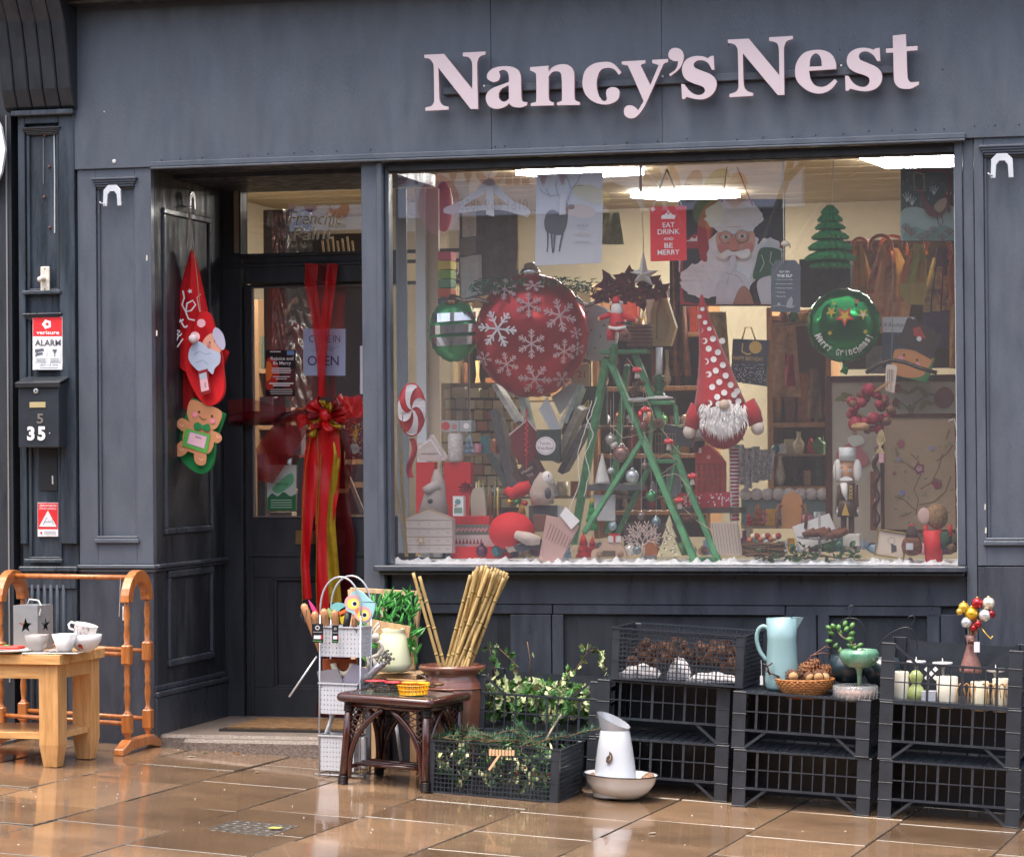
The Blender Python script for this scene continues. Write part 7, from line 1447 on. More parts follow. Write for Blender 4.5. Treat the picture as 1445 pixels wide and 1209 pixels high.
for i in range(250):
    u,v=random.uniform(-.27,.27),random.uniform(-.185,.16);z=random.uniform(.02,.19);leaf(t2,random.choice(('ivy','oval','long')),Vector((mc1.location.x+u,mc1.location.y+v,mc1.location.z+z-.053*u)),random.uniform(.75,1.15),random.choice(((IV1,IV2),(IV1,IV2),(IV2,IV3),(IV3,IV3),(SPR,SPR))))
def sprig(t,a,b,m=SPR,n=34,L_=.028,side=4):
    g=G();a,b=Vector(a),Vector(b);g.tube([a,a.lerp(b,.5)+Vector((0,0,.008)),b],.0022,5);part(t,'twig',g,STK);g=G()
    for k_ in range(side):
        if k_ == 0: p,q=a,b
        else: f=.2+.6*k_/side;p=a.lerp(b,f);d=(b-a)*.35;q=p+Vector((d.x*.6-d.y*(1 if k_ % 2 else -1)*.7,d.y*.6+d.x*(1 if k_ % 2 else -1)*.7,d.z*.5+.015))
        for i in range(n if k_ == 0 else n//2):
            c=p.lerp(q,random.random());dr=(q-p).normalized()*.6+Vector((random.uniform(-1,1),random.uniform(-1,1),random.uniform(-.6,.9)));dr.normalize();s=dr.cross(Vector((0,0,1))).normalized()*.0011;g.add([c-s,c+s,c+dr*L_],[(0,1,2)])
    part(t,'needles',g,m,kind='stuff')
for i in range(40):
    u,v=random.uniform(-.26,.24),random.uniform(-.18,.14);z=.2+random.uniform(0,.04);a=mc1.location+Vector((u,v,z-.053*u));an=random.uniform(-3.14,3.14);L_=random.uniform(.10,.17);b=a+Vector((math.cos(an)*L_,math.sin(an)*L_*.6,random.uniform(0,.05)));b.x=min(max(b.x,mc1.location.x-.28),mc1.location.x+.3);sprig(t2,a,b)
for p,q in (((745,1035),(728,1022)),((770,1040),(792,1008)),((800,1040),(846,1028)),((690,1048),(730,1044)),((760,1048),(722,1030)),((640,1045),(700,1048))): sprig(t2,P(*p,-.78),P(*q,-.78),n=60,side=5)
g=G();g.tube([P(771,1043,-.8),P(778,1030,-.79),P(787,1015,-.78),P(792,1008,-.78)],.0045,6);part(t2,'bare_twig',g,mat('#b8ac98',.7))
for x,y in ((741,1083),(730,1091),(775,1092)): g=G();g.sph(P(x,y,-.905),.006,8);part(t2,'red_berry',g,mat('#b01420',.3))
t=thing('wooden_rake_sign','little pale wooden rake hooked on the front mesh crate','rake',P(700,1075,-.93))
for i in range(8): g=px_prism([(690+i*4.6,1057+i*.2),(693.4+i*4.6,1057+i*.2),(693.4+i*4.6,1066),(690+i*4.6,1066)],-.945,.006);part(t,'tine',g,mat('#d8b088',.6))
g=G();g.bar(P(704,1066,-.945),P(690,1086,-.95),.010,.006,up=(0,1,0));part(t,'handle',g,mat('#d8b088',.6))
# ---- enamel jug and bowl
EN=mat('#c6cad0',.18,var=.03,coat=.5);RIMC=mat('#2a2c38',.3)
bq=PG(868,1131);bq.y += .10;bz=gz(bq.x);k=1/322.
t=thing('enamel_bowl','white enamel bowl with a dark rim standing on the wet paving','bowl',(bq.x,bq.y,bz+.004),rot=(0,RY,0));B=(0,0,0)
g=G();g.lathe([(.055,0),(.085,.006),(.125,.035),(.150,.070),(.161,.105),(.166,.108),(.158,.107),(.146,.072),(.12,.04),(.08,.012),(0,.008)],n=44);part(t,'shell',g,mat('#e2e5e8',.18,coat=.5),base=B)
g=G();g.tube([(.164*math.cos(a_),.164*math.sin(a_),.108) for a_ in [i*6.2832/44 for i in range(44)]],.0028,6,closed=True);part(t,'rim',g,RIMC,base=B)
jz=bz+.013;jx=bq.x-.02
t=thing('enamel_jug','tall white enamel jug with a chipped side and grey spout standing in the enamel bowl','jug',(jx,bq.y,jz));g=G();g.lathe([(.096,0),(.100,.004),(.096,.06),(.088,.14),(.077,.22),(.066,.285),(.063,.29)],n=40);part(t,'body',g,EN,base=B)
g=G();N=36;hh=lambda a_: .30+.062*(.5-.5*math.cos(a_-0))+.0;vs=[]
for i,f in enumerate((0,.35,.7,1)):
    for j in range(N): a_=6.2832*j/N;top_=.335+.035*math.cos(a_-math.pi*.95);z=.29+(top_-.29)*f;rr=.062+.006*f+(.012*f*max(0,math.cos(a_-math.pi)));vs.append((rr*math.cos(a_),rr*math.sin(a_),z))
g.add(vs,[(i*N+j,i*N+(j+1) % N,(i+1)*N+(j+1) % N,(i+1)*N+j) for i in range(3) for j in range(N)],True);g.add([(v[0]*.97,v[1]*.97,v[2]) for v in vs],[((i+1)*N+j,(i+1)*N+(j+1) % N,i*N+(j+1) % N,i*N+j) for i in range(3) for j in range(N)],True);part(t,'spout_collar',g,mat('#a9abb0',.25,.2),base=B)
a=Art(0,fn=lambda x,y,d: Vector((x,-math.sqrt(max(.0001,(.094-.1*max(0,y))**2-x*x))-.004-d,y+.105)));a.poly([(-.022,.055),(-.010,.045),(0,.052),(.010,.07),(.006,.09),(-.006,.102),(-.008,.085),(-.020,.075)],'#4a3a34');a.poly([(-.010,.058),(0,.066),(.003,.082),(-.006,.09),(-.002,.075)],'#a08a70');part(t,'rust_chip',a.g,a.mats,base=B)
for dx,dy in ((.125,-.02),(-.118,-.03),(-.12,.03),(.12,.06)): g=G();g.sph((0,0,0),(.026,.02,.02),10);solo('stone',g,mat('#8a6a50',.7,var=.5,vscale=40,bump=.8),'brown '+{(.125,-.02):'round stone at the right of the enamel jug',(-.118,-.03):'flat stone at the left front of the enamel jug',(-.12,.03):'stone at the left back of the enamel jug',(.12,.06):'stone hidden behind the enamel jug'}[(dx,dy)]+' in the bowl','stone',(bq.x+dx,bq.y+dy,bz+.094),local=True)
# ---- teal jug
def lath(nm,label,cat,prof,x,y,Y,m,n=36,extra=None):
    """profile in px at that depth"""
    k=K(x,Y);t=thing(nm,label,cat,P(x,y,Y));g=G();g.lathe([(r*k,z*k) for r,z in prof],n=n);part(t,'body',g,m,base=(0,0,0));return t,k
t,k=lath('ceramic_jug','tall pale teal ceramic jug standing on the upturned black crates','jug',[(22,0),(24,4),(25,14),(22,40),(20.5,70),(22,100),(21,100),(19.5,70),(20,20),(0,8)],1104,972,-.42,mat('#86a6aa',.3,coat=.4,var=.05))
g=G();g.tube(rounded([(-.060,0,.268),(-.085,0,.277),(-.106,0,.258),(-.112,0,.215),(-.098,0,.165),(-.068,0,.125)]),.0098,12);part(t,'handle',g,mat('#86a6aa',.3,coat=.4,var=.05),base=(0,0,0))
g=G();g.add([(.045,-.03,.318),(.098,0,.318),(.045,.03,.318),(.06,0,.255)],[(0,1,3),(1,2,3),(0,3,2)]);part(t,'spout',g,mat('#86a6aa',.3,coat=.4,var=.05),base=(0,0,0));g=G();g.tube([(-.09,-.02,.13),(-.088,-.025,.06)],.001,4);g.box(-.095,-.082,-.027,-.025,.02,.06);part(t,'price_tag',g,mat('#e4e4e4',.6),base=(0,0,0))
# ---- basket with cones
t=thing('wicker_basket','round honey wicker bowl full of pine cones beside the teal jug','basket',P(1136,984,-.46));WIC=mat('#b97f4a',.6,var=.35,vscale=40,col2='#8a5528');k=K(1136,-.46)
g=G();g.lathe([(.075,0),(.08,.002),(.0,.003)],n=24);part(t,'base',g,WIC,base=B)
for i in range(11):
    z=.004+i*.0078;r0=.078+.050*math.sin((i/10)*1.4);N=60;g=G();g.tube([((r0+.0022*(1 if (j+i) % 2 else -1))*math.cos(j*6.2832/N),(r0+.0022*(1 if (j+i) % 2 else -1))*math.sin(j*6.2832/N),z) for j in range(N)],.0046,5,closed=True);part(t,'woven_strand',g,WIC,base=B)
bl=t.location
for i,(dx,dy,dz,r,L_,rx,ry,m,lb) in enumerate(((-.06,-.02,.10,.03,.07,1.2,.4,CONE,'upright dark cone at the left of the wicker bowl'),(-.02,-.05,.10,.024,.06,.3,1.2,CONE,'small cone at the front of the wicker bowl'),(.0,.03,.12,.034,.08,1.5,.9,mat('#9a6a44',.7,var=.4),'tawny cone at the back of the wicker bowl'),(.035,.0,.135,.036,.11,.4,.75,mat('#8a5a3a',.7,var=.5),'largest open cone leaning up in the wicker bowl'),(.085,-.01,.115,.034,.10,.3,.9,mat('#8a5a3a',.7,var=.5),'long cone at the right of the wicker bowl'),(.06,-.05,.1,.026,.06,1.4,.2,CONE,'dark cone at the right front of the wicker bowl'),(-.09,.02,.1,.026,.06,1,.5,CONE,'left rear cone in the wicker bowl'),(.02,.06,.11,.03,.07,1,.1,CONE,'rear centre cone in the wicker bowl'))): pinecone(lb,bl+Vector((dx,dy,dz)),r,L_,(rx,ry,0),m=m)
for i,(dx,dy,dz,ry) in enumerate(((.07,-.07,.1,.5),(.03,-.07,.095,-.3),(-.04,-.07,.1,.9),(.095,-.05,.095,1.2))): g=G();g.tube([(0,-.012,0),(0,.012,0)],.024,16);g.cur=1;g.tube([(0,-.0128,0),(0,-.012,0)],.021,16);solo('wood_slice',g,[mat('#5a3a24',.8),mat('#c9a070',.7,var=.2)],('right','front middle','left','far right')[i]+' wood slice with bark in the wicker bowl','wood slice',bl+Vector((dx,dy,dz)),local=True,rot=(.3,ry,.4))
g=G();
for pts in ([(1086,952),(1083,940),(1090,935)],[(1083,940),(1077,936)],[(1086,950),(1080,944)],[(1100,955),(1084,948)]): g.tube([P(x,y,-.5) for x,y in pts],.004,5)
solo('forked_twig',g,mat('#3a1c16',.5),'dark forked twig sticking out of the wicker bowl','twig',P(1086,952,-.5));g=G();g.tube([P(1135,935,-.45),P(1150,922,-.42),P(1165,912,-.4),P(1172,914,-.4)],.003,5);g.tube([P(1143,925,-.45),P(1160,921,-.42),P(1172,923,-.4)],.003,5);solo('bent_twig',g,mat('#6a4434',.6),'thin bent brown twig arching over the wicker bowl','twig',P(1140,930,-.45))
# ---- planters with wire hoops, goblet, succulent, cut glass bowl
DKG=mat('#2c3b42',.28,coat=.3,var=.1)
for (x,y,w,h,hoop,lb) in ((1196,964,27,40,[(-24,38),(-20,70),(-6,88),(4,92),(18,88),(26,68),(22,40)],'dark teal glazed planter with a straight wire hoop behind the green goblet'),(1245,968,27,40,[(-22,30),(0,64),(22,80),(40,82),(48,68),(50,50)],'dark teal glazed planter with a leaning wire hoop behind the right crate')):
    t,k=lath('hanging_planter',lb,'planter',[(10,0),(20,5),(w,20),(w*.85,h),(w*.8,h),(w*.8,20),(0,6)],x,y,-.34,DKG)
    g=G();g.tube(rounded([(a_*k,0,b_*k) for a_,b_ in hoop]),.0028,6);c=hoop[3];g.tube([((c[0]+dx)*k,0,(c[1]+dz)*k) for dx,dz in ((0,0),(2,6),(6,10),(7,15),(3,18),(-2,16),(-3,12))],.0026,6);part(t,'wire_hoop',g,mat('#3a3c40',.35,.6),base=(0,0,0))
GGL=mat('#2f6a52',.1,coat=.6,var=.5,vscale=14,alpha=.93,col2='#8ab59a')
t,k=lath('glass_goblet','swirled green glass goblet on a clear stem standing in the cut glass bowl','goblet',[(3,0),(3.5,20),(5,28),(10,32),(20,32),(27,42),(28,50),(25,56),(23,55),(22,46),(8,34),(0,33)],1213,972,-.50,GGL,40);g=G();g.lathe([(.012,0),(.005,.03),(.010,.05),(.005,.07),(.011,.09)],n=14);part(t,'clear_stem',g,mat('#dfe6e6',.05,trans=.8,alpha=.6),base=(0,0,0))
t,k=lath('cut_glass_bowl','clear cut glass bowl of pink gravel on the upturned crates','bowl',[(26,0),(30,4),(31,22),(29,22),(28,5),(0,3)],1207,988,-.52,mat('#dfe6e8',.05,trans=.6,alpha=.45,bump=1,bscale=60),40)
g=G();g.lathe([(27*k,3*k),(28*k,12*k),(0,14*k)],n=24);part(t,'pink_gravel',g,mat('#b98a78',.8,var=.5,vscale=80,bump=1,bscale=120),base=(0,0,0));g=G()
for i in range(24): a_=i*6.2832/24;g.bar((31.5*k*math.cos(a_),31.5*k*math.sin(a_),3*k),(31.5*k*math.cos(a_+.2),31.5*k*math.sin(a_+.2),21*k),.0018)
part(t,'cut_facets',g,mat('#c8d0d2',.08,alpha=.35),base=(0,0,0))
t=thing('succulent','leggy green succulent with rounded leaves growing from the green goblet','succulent',P(1205,920,-.48));SUC=mat('#5f8a4e',.35,var=.3,vscale=20,rand=.15)
for pts in ([(1208,922),(1200,905),(1188,898),(1184,893)],[(1210,922),(1207,908),(1198,912)]): g=G();g.tube([P(x,y,-.48) for x,y in pts],.004,6);part(t,'stem',g,mat('#7a6a50',.6))
for i,(x,y,an) in enumerate(((1184,892,1.6),(1178,896,2.6),(1190,892,.8),(1176,904,3.2),(1182,906,4.2),(1192,902,.1),(1186,912,4.7),(1194,908,-.5),(1180,888,2.2),(1190,886,1.2),(1196,896,.4),(1200,915,.2),(1203,920,4.3),(1208,914,.6),(1196,918,3.4),(1212,918,.0),(1188,898,1.9),(1199,888,1.),(1201,908,1.4),(1175,889,2.6))):
    g=G();g.add([(0,0,0),(.007,-.003,.010),(.011,-.004,.022),(.007,-.002,.033),(0,0,.037),(-.007,-.002,.033),(-.011,-.004,.022),(-.007,-.003,.010),(0,-.008,.02),(0,.003,.02)],[(i,(i+1)%8,8) for i in range(8)]+[((i+1)%8,i,9) for i in range(8)],True);o=part(t,'leaf',g,SUC,base=(0,0,0));o.location=P(x,y,-.48+random.uniform(-.02,.02))-t.location;o.rotation_euler=(random.uniform(-.5,.5),math.pi/2-an,0)
# ---- right crate contents
cz=lambda x: P(x,995+.08*(x-1250),-.5)
CRMW=mat('#d9d4c8',.5,var=.1,vscale=15);
def candle(x,y0,y1,w,label,c='#d6d2c4',Y=-.5,nm='pillar_candle',cat='candle'):
    k=K(x,Y);t,k=lath(nm,label,cat,[(w*.96,0),(w,2),(w,y1-y0),(w*.9,y1-y0+1),(0,y1-y0-1)],x,y1,Y,mat(c,.45,var=.12,vscale=12));g=G();g.tube([(0,0,(y1-y0)*k),(0,0,(y1-y0+5)*k)],.0014,5);part(t,'wick',g,mat('#3a3430',.7),base=(0,0,0));return t
candle(1270,948,988,13,'cream square sided candle at the left of the right crate');candle(1337,955,998,15,'broad cream candle in the middle of the right crate','#d4cfc0');candle(1383,962,1002,13,'ivory candle wound with cane at the right of the crate','#cfc9b0');candle(1413,958,1004,12,'ivory candle at the far right of the crate','#d2ccb6')
t,k=lath('glass_pear','pale green glass pear shaped ornament in the right crate','ornament',[(8,0),(13,6),(14,14),(10,22),(6,27),(9,33),(10,40),(5,46),(0,47)],1293,992,-.5,mat('#9aa86a',.15,coat=.5));t2_=None
for (x,y,w) in ((1293,936,14),(1330,938,14.5),(1405,947,14.5)):
    t,k=lath('candle_holder',{1293:'left',1330:'middle',1405:'right'}[x]+'most white ceramic spiked candle dish standing in the right crate','candle holder',[(3,-40),(2.5,-6),(5,-2),(w*.9,0),(w,3),(w*.95,4),(w*.3,2),(1,2),(.6,9),(0,10)],x,y+0,-.38 if x != 1405 else -.42,mat('#dfdcda',.25,coat=.3))
    if x == 1330: t['label']='middle white ceramic spiked candle dish standing in the right crate'
t=flat('printed_cube','small black and white patterned cube between the candle dishes','box',(1302,938,1326,962),-.44,.06,'#2a2a2e',.4);a=Art(-.4405)
for (x,y) in ((1308,944),(1320,944),(1314,950),(1308,956),(1320,956)): a.poly([(x-4,y),(x,y-4),(x+4,y),(x,y+4)],'#e0e0e0')
a.put(t,'pattern');flat('jar_label','small white jar with a blue grey label in the right crate','jar',(1300,975,1320,994),-.55,.05,'#b9bcc8',.3)
for j,x0 in enumerate((1360,1402)):
    t=thing('cane_wrap',('left','right')[j]+' curved cane holder wrapped round the ivory candles','cane holder',P(x0+15,1000,-.52))
    for i in range(5): g=G();x=x0+i*8-4;g.tube([P(x+5*math.sin(a_)*0+6*math.cos(a_),984-20*math.sin(a_) if a_ < math.pi else 984,-.535) for a_ in [math.pi*q/10 for q in range(11)]]+[P(x-6,1000,-.535)],.0028,5);part(t,'cane_arch',g,mat('#b98a50',.5))
# bauble bunch in glass vase
t=thing('bauble_bouquet','bunch of red, gold and white baubles on stems standing in the right crate','decoration',P(1372,962,-.45));b_=P(1368,946,-.45)
vs_=[]
g=G();k=K(1370,-.45);g.lathe([(16*k,0),(16*k,4*k),(10*k,22*k),(5*k,40*k),(8*k,52*k)],P(1370,948,-.45),20);part(t,'flared_stems',g,mat('#8a6058',.4,var=.5,vscale=40,stretch=(6,6,.5)))
for i in range(26): a_=i*.9;g=G();x=1370+13*math.cos(a_*1.7)*random.random();g.tube([P(1370+14*math.cos(a_),950,-.45+.03*math.sin(a_)),P(1371+3*math.cos(a_),905,-.45),P(x+5,868+random.uniform(-4,14),-.45+.03*math.sin(a_))],.0016,4);part(t,'stem',g,mat('#9a6a5c' if i % 3 else '#c9b88c',.5))
g=G();g.tube([P(1366,905,-.49),P(1378,905,-.49)],.012,6);part(t,'binding',g,mat('#4a2a24',.5));g=G();g.box(P(1366,0,-.5).x,P(1374,0,-.5).x,-.515,-.51,P(0,913,-.5).z+.02,P(1370,905,-.5).z);part(t,'price_label',g,mat('#d8d8de',.5))
for (x,y,r,c) in ((1360,857,8,'#d8b03c'),(1379,851,8,'#a81820'),(1395,851,9,'#e6dccb'),(1371,866,10,'#d9a82c'),(1390,868,9,'#d8d8d8'),(1399,866,6,'#8a1820'),(1364,878,8,'#d4d6d8'),(1374,886,5,'#a81820'),(1354,863,5,'#c9a23c'),(1380,880,5,'#b02028')):
    g=G();q=P(x,y,-.46-.02*random.random());g.sph(q,r*k,16);o=part(t,'bauble',g,mat(c,.12,.55,coat=.3));g=G();g.tube([q+Vector((0,0,r*k*.9)),q+Vector((0,0,r*k*1.15))],r*k*.2,8);part(t,'cap',g,mat('#c9b070',.3,.7),o)
g=G();g.tube([P(1383,883,-.47),P(1392,895,-.48),P(1398,901,-.48),P(1401,897,-.48)],.003,5);part(t,'gold_tie',g,mat('#c9a84c',.3,.6))

# ---- brown pot and canes
POT=mat('#7a4c3c',.16,coat=.7,var=.35,vscale=5,bump=.08,bscale=12)
px_,py_=P(631,0,-.38).x,-.38;zr=P(631,937,-.38).z;zg=gz(px_)
t=thing('glazed_pot','tall glazed brown pot holding bamboo canes behind the rattan table','pot',(px_,py_,zg));h=zr-zg
g=G();g.lathe([(.10,0),(.115,.01),(.135,h*.35),(.150,h*.7),(.148,h*.84),(.128,h*.90),(.130,h*.93),(.150,h*.955),(.156,h*.975),(.150,h),(.132,h*.995),(.122,h*.95),(.125,h*.85),(.1,.05),(0,.03)],n=48);part(t,'body',g,POT,base=B)
for z in (h*.80,h*.865): g=G();g.tube([(.151*math.cos(a_)*(1 if z < h*.83 else .91),.151*math.sin(a_)*(1 if z < h*.83 else .91),z) for a_ in [i*6.2832/48 for i in range(48)]],.004,6,closed=True);part(t,'glaze_ring',g,POT,base=B)
random.seed(44)
ends=[(664,811,630),(672,803,636),(675,799,642),(681,798,645),(687,797,648),(690,802,640),(695,800,650),(700,801,653),(704,803,647),(708,805,656),(712,806,651),(716,808,660),(717,812,655),(684,806,652),(698,806,658),(679,806,638),(706,812,662),(690,812,660),(711,815,664),(674,812,634),(694,806,646),(701,810,658),(686,810,640),(669,806,633)]
CAN=mat('#b89c66',.6,var=.35,vscale=9,stretch=(8,8,1),rand=.2)
def cane(x1,y1,x0,label,Y1,Y0,r=.0088):
    a,b=P(x0,938,Y0),P(x1,y1,Y1);a=a+(a-b).normalized()*.22;t=thing('bamboo_cane',label,'cane',a,group='bamboo canes in the brown pot');g=G();n=5;L_=(b-a).length;pts=[];rs=[]
    off=random.random()*.2
    for i in range(24):
        f=i/23;pts.append(a.lerp(b,f));rs.append(r)
    g.tube(pts,rs,8);part(t,'culm',g,CAN)
    for i in range(1,5):
        f=(i+off)/5;q=a.lerp(b,f);d=(b-a).normalized()*.004;g=G();g.tube([q-d*1.5,q,q+d*1.5],[r*1.02,r*1.2,r*1.02],8);part(t,'node_ring',g,mat('#a08a54',.6,var=.3))
    g=G();d=(b-a).normalized();g.tube([b+d*.0002,b+d*.0012],r*.6,8);part(t,'hollow_end',g,mat('#6a4c2a',.8))
for i,(x1,y1,x0) in enumerate(ends): cane(x1,y1,x0,'straw coloured bamboo cane in the thick sheaf leaning right out of the brown pot',-.38+random.uniform(-.06,.06)+.02,-.38+random.uniform(-.05,.05),random.uniform(.006,.009))
for x1,y1,x0,lb in ((583,808,620,'left one of the two bamboo canes leaning left from the brown pot'),(592,813,627,'right one of the two bamboo canes leaning left from the brown pot')): cane(x1,y1,x0,lb,-.42,-.38,.008)

# ---- low stand behind with frame, plants, vase
OAK=wood('#b5793f','#8f5a2a',.4,.25);PAL=wood('#c9a884','#a98660',.6,.05)
t=thing('low_stand','low wooden stand hidden behind the rattan table','stand',(P(560,0,-.2).x,-.22,gz(-.5)));x0,x1=P(505,0,-.2).x,P(592,0,-.2).x;z=P(560,948,-.2).z;g=G();g.box(x0,x1,-.34,-.06,z-.02,z);part(t,'top',g,PAL,bev=.002)
for xx in (x0+.02,x1-.02):
    for yy in (-.32,-.08): g=G();g.box(xx-.015,xx+.015,yy-.015,yy+.015,gz(xx),z-.0205);part(t,'leg',g,PAL)
def wframe(label,c4,Y,Yt,w=.028,mid=None):
    t=thing('wooden_box_frame',label,'frame',P(*c4[3],Y));q=[P(*c,Y if i in (2,3) else Yt) for i,c in enumerate(c4)]
    for i in range(4): g=G();g.bar(q[i],q[(i+1) % 4],w,.03,up=(0,1,0));part(t,'frame_bar',g,PAL,bev=.002)
    if mid: g=G();g.bar(P(*mid[0],Yt),P(*mid[1],Y),w*.9,.02,up=(0,1,0));part(t,'cross_bar',g,PAL,bev=.002)
    return t
wframe('pale wooden box frame full of green leaves leaning on the stall riser',[(495,832),(592,837),(582,944),(500,944)],-.10,-.04,.022,[(540,834),(541,874)])
t=thing('leafy_plant','bright green artificial plant with narrow leaves inside the wooden frame','plant',P(550,945,-.1));LN=mat('#4a9a44',.4,var=.4,vscale=30,rand=.25,col2='#1f5a28')
for i in range(290):
    x,y=random.uniform(512,588),random.uniform(840,940)
    if x < 540 and y < 850: continue
    leaf(t,'long',P(x,y,-.14+random.uniform(-.05,.06)),random.uniform(1.0,1.5),(LN,),(random.uniform(.9,2.2),random.uniform(-1.2,1.2),random.uniform(-.6,.6)+(3.14 if random.random() < .3 else 0)))
g=G();g.prism([(lambda q: (q.x,q.z))(P(x,y,-.3)) for x,y in ((515,872),(579,884),(577,900),(521,892))],-.3,-.285);solo('pale_board',g,PAL,'tilted pale wooden board lying across the front of the leafy frame','board',P(545,885,-.3))
t,k=lath('cream_vase','cream glazed vase with a bulging foot behind the basket rack','vase',[(20,0),(25,3),(26,12),(22,30),(19,50),(15,56),(17,60),(15,60),(13,50),(0,10)],555,947,-.34,mat('#dde0bc',.3,coat=.4))
WCL=mat('#c9c2b8',.7,var=.1);t=thing('ring_figure','pale clay figure of two people holding hands in a ring','figurine',P(526,948,-.4));
for pts,r in (([(527,903),(537,906),(541,914),(534,924),(522,929)],.011),([(518,908),(517,920),(521,935),(519,948)],.010),([(526,925),(530,936),(529,948)],.010)): g=G();g.tube([P(x,y,-.4) for x,y in pts],r,8);part(t,'limb',g,WCL)
for x,y in ((518,899),(530,899)): g=G();g.sph(P(x,y,-.4),.021,12);part(t,'head',g,WCL)
g=G();g.tube([P(523,896,-.32),P(528,885,-.33),P(534,878,-.34),(P(536,882,-.34)),P(530,890,-.34),P(526,896,-.33)],.0035,6);g.tube([P(516,890,-.33),P(521,884,-.33),P(517,888,-.33),P(512,892,-.33)],.0035,6);solo('white_rope_loop',g,mat('#e4e0dc',.8),'loops of white rope above the clay ring figure','rope',P(526,896,-.33))

# ---- rattan table
DRK=mat('#2b1410',.22,coat=.5,var=.5,vscale=20,col2='#4a2018')
tc=Vector((-.35,-.70,0));tz=gz(tc.x);t=thing('rattan_table','dark brown rattan side table with arched legs and a glass top','side table',(tc.x,tc.y,tz+.003),rot=(0,RY*.8,R(-9)));w,d,H_t=.195,.175,.40
for sx in (-1,1):
    for sy in (-1,1):
        g=G();g.tube([(sx*w*1.04,sy*d*1.04,0),(sx*w,sy*d,.2),(sx*w*.96,sy*d*.96,H_t-.03)],[.019,.018,.018],12);L_=part(t,'leg',g,DRK,base=B)
        for z0 in (.0,H_t-.075):
            g=G()
            for i in range(6): z=z0+.004+i*.0065;g.tube([(sx*w*(1.04-.08*z/H_t)+.0205*math.cos(a_),sy*d*(1.04-.08*z/H_t)+.0205*math.sin(a_),z) for a_ in [j*6.2832/12 for j in range(12)]],.0035,5,closed=True)
            part(t,'cane_binding',g,mat('#1c1010',.3),L_,base=B)
def arch(g,a,b,zt):
    a,b=Vector(a),Vector(b);m=a.lerp(b,.5)
    return a,b,m
for (ax,ay,bx_,by) in ((-w,-d,w,-d),(w,-d,w,d),(w,d,-w,d),(-w,d,-w,-d)):
    A,Bv=Vector((ax,ay,0)),Vector((bx_,by,0));e=(Bv-A);L_=e.length;e.normalize();pf='arch_brace'
    for s,o,dr in ((1,A,e),(-1,Bv,-e)):
        g=G();pts=[]
        for i in range(9): f=i/8;pts.append(o+dr*(.018+(L_*.40)*(f**2.2))+Vector((0,0,.03+(H_t-.085)*f**.75)))
        g.tube(pts,.0125,8);part(t,pf,g,DRK,base=B)
        g=G()
        for i in range(6):
            z=.20+i*.026;f=((z-.03)/(H_t-.085))**(1/.75);xx=.018+L_*.40*f**2.2;
            if xx > .03: g.tube([o+dr*.014+Vector((0,0,z+.028)),o+dr*min(xx,.1)+Vector((0,0,z-.012 if z-.012 > .1 else .1))],.0028,5);g.tube([o+dr*.014+Vector((0,0,z-.01)),o+dr*min(xx+.008,.11)+Vector((0,0,z+.03))],.0028,5)
        part(t,'lattice_infill',g,mat('#4a3228',.35),base=B)
    g=G();g.tube([A+Vector((0,0,H_t-.045)),Bv+Vector((0,0,H_t-.045))],.011,8);part(t,'apron_rail',g,DRK,base=B)
for sy in (-.1,-.03,.04): g=G();g.tube([(-w+.01,sy,.085),(w-.01,sy,.085)],.009,8);part(t,'shelf_rod',g,DRK,base=B)
for sx in (-1,1): g=G();g.tube([(sx*w,-d,.075),(sx*w,d,.075)],.010,8);part(t,'side_rod',g,DRK,base=B)
g=G();ww,dd=w+.02,d+.02;cs=[(-ww,-dd),(ww,-dd),(ww,dd),(-ww,dd)]
pts=[]
for i,(cx_,cy_) in enumerate(cs):
    for q_ in range(4): a_=-math.pi*.75+i*math.pi/2+(q_-1.5)*.35;pts.append((cx_*.9+.02*math.cos(a_)+ (cx_*.1 if False else cx_*.0)+(.018 if cx_ > 0 else -.018)*.4,cy_*.9+.02*math.sin(a_)+(.018 if cy_ > 0 else -.018)*.4,H_t-.012))
g.tube(pts,.021,10,closed=True);part(t,'rolled_edge',g,DRK,base=B);g=G();g.box(-w,w,-d,d,H_t-.02,H_t-.004);part(t,'woven_top',g,mat('#2f2018',.6,var=.4),base=B);g=G();g.box(-w+.004,w-.004,-d+.004,d-.004,H_t-.002,H_t+.004);part(t,'glass_top',g,mat('#6f8078',.04,alpha=.75,coat=1),base=B)
zt2=tz+H_t+.010
def on_table(dx,dy): c,s=math.cos(R(-9)),math.sin(R(-9));return Vector((tc.x+dx*c-dy*s,tc.y+dx*s+dy*c,zt2-.04*dx))
# things on the rattan table
t=thing('yellow_egg_basket','small bright yellow open plastic basket on the rattan table','basket',on_table(.09,-.06));YEL=mat('#e8a80c',.3,coat=.3)
g=G();g.lathe([(.052,0),(.054,.002),(0,.003)],n=24);part(t,'base',g,YEL,base=B)
for z,r in ((.002,.053),(.022,.058),(.042,.062)): g=G();g.tube([(r*1.15*math.cos(a_),r*.85*math.sin(a_),z) for a_ in [i*6.2832/32 for i in range(32)]],.0028,6,closed=True);part(t,'hoop',g,YEL,base=B)
g=G()
for i in range(22): a_=i*6.2832/22;g.bar((.053*1.15*math.cos(a_),.053*.85*math.sin(a_),.002),(.062*1.15*math.cos(a_),.062*.85*math.sin(a_),.042),.004)
part(t,'upright_rib',g,YEL,base=B)
t=thing('black_wire_basket','flat black wire basket on the left of the rattan table','basket',on_table(-.06,-.02));BLK=mat('#15161a',.3)
g=G();
for z,r in ((.004,.06),(.02,.075),(.034,.08)): g.tube([(r*math.cos(a_),r*.8*math.sin(a_),z) for a_ in [i*6.2832/28 for i in range(28)]],.002,5,closed=True)
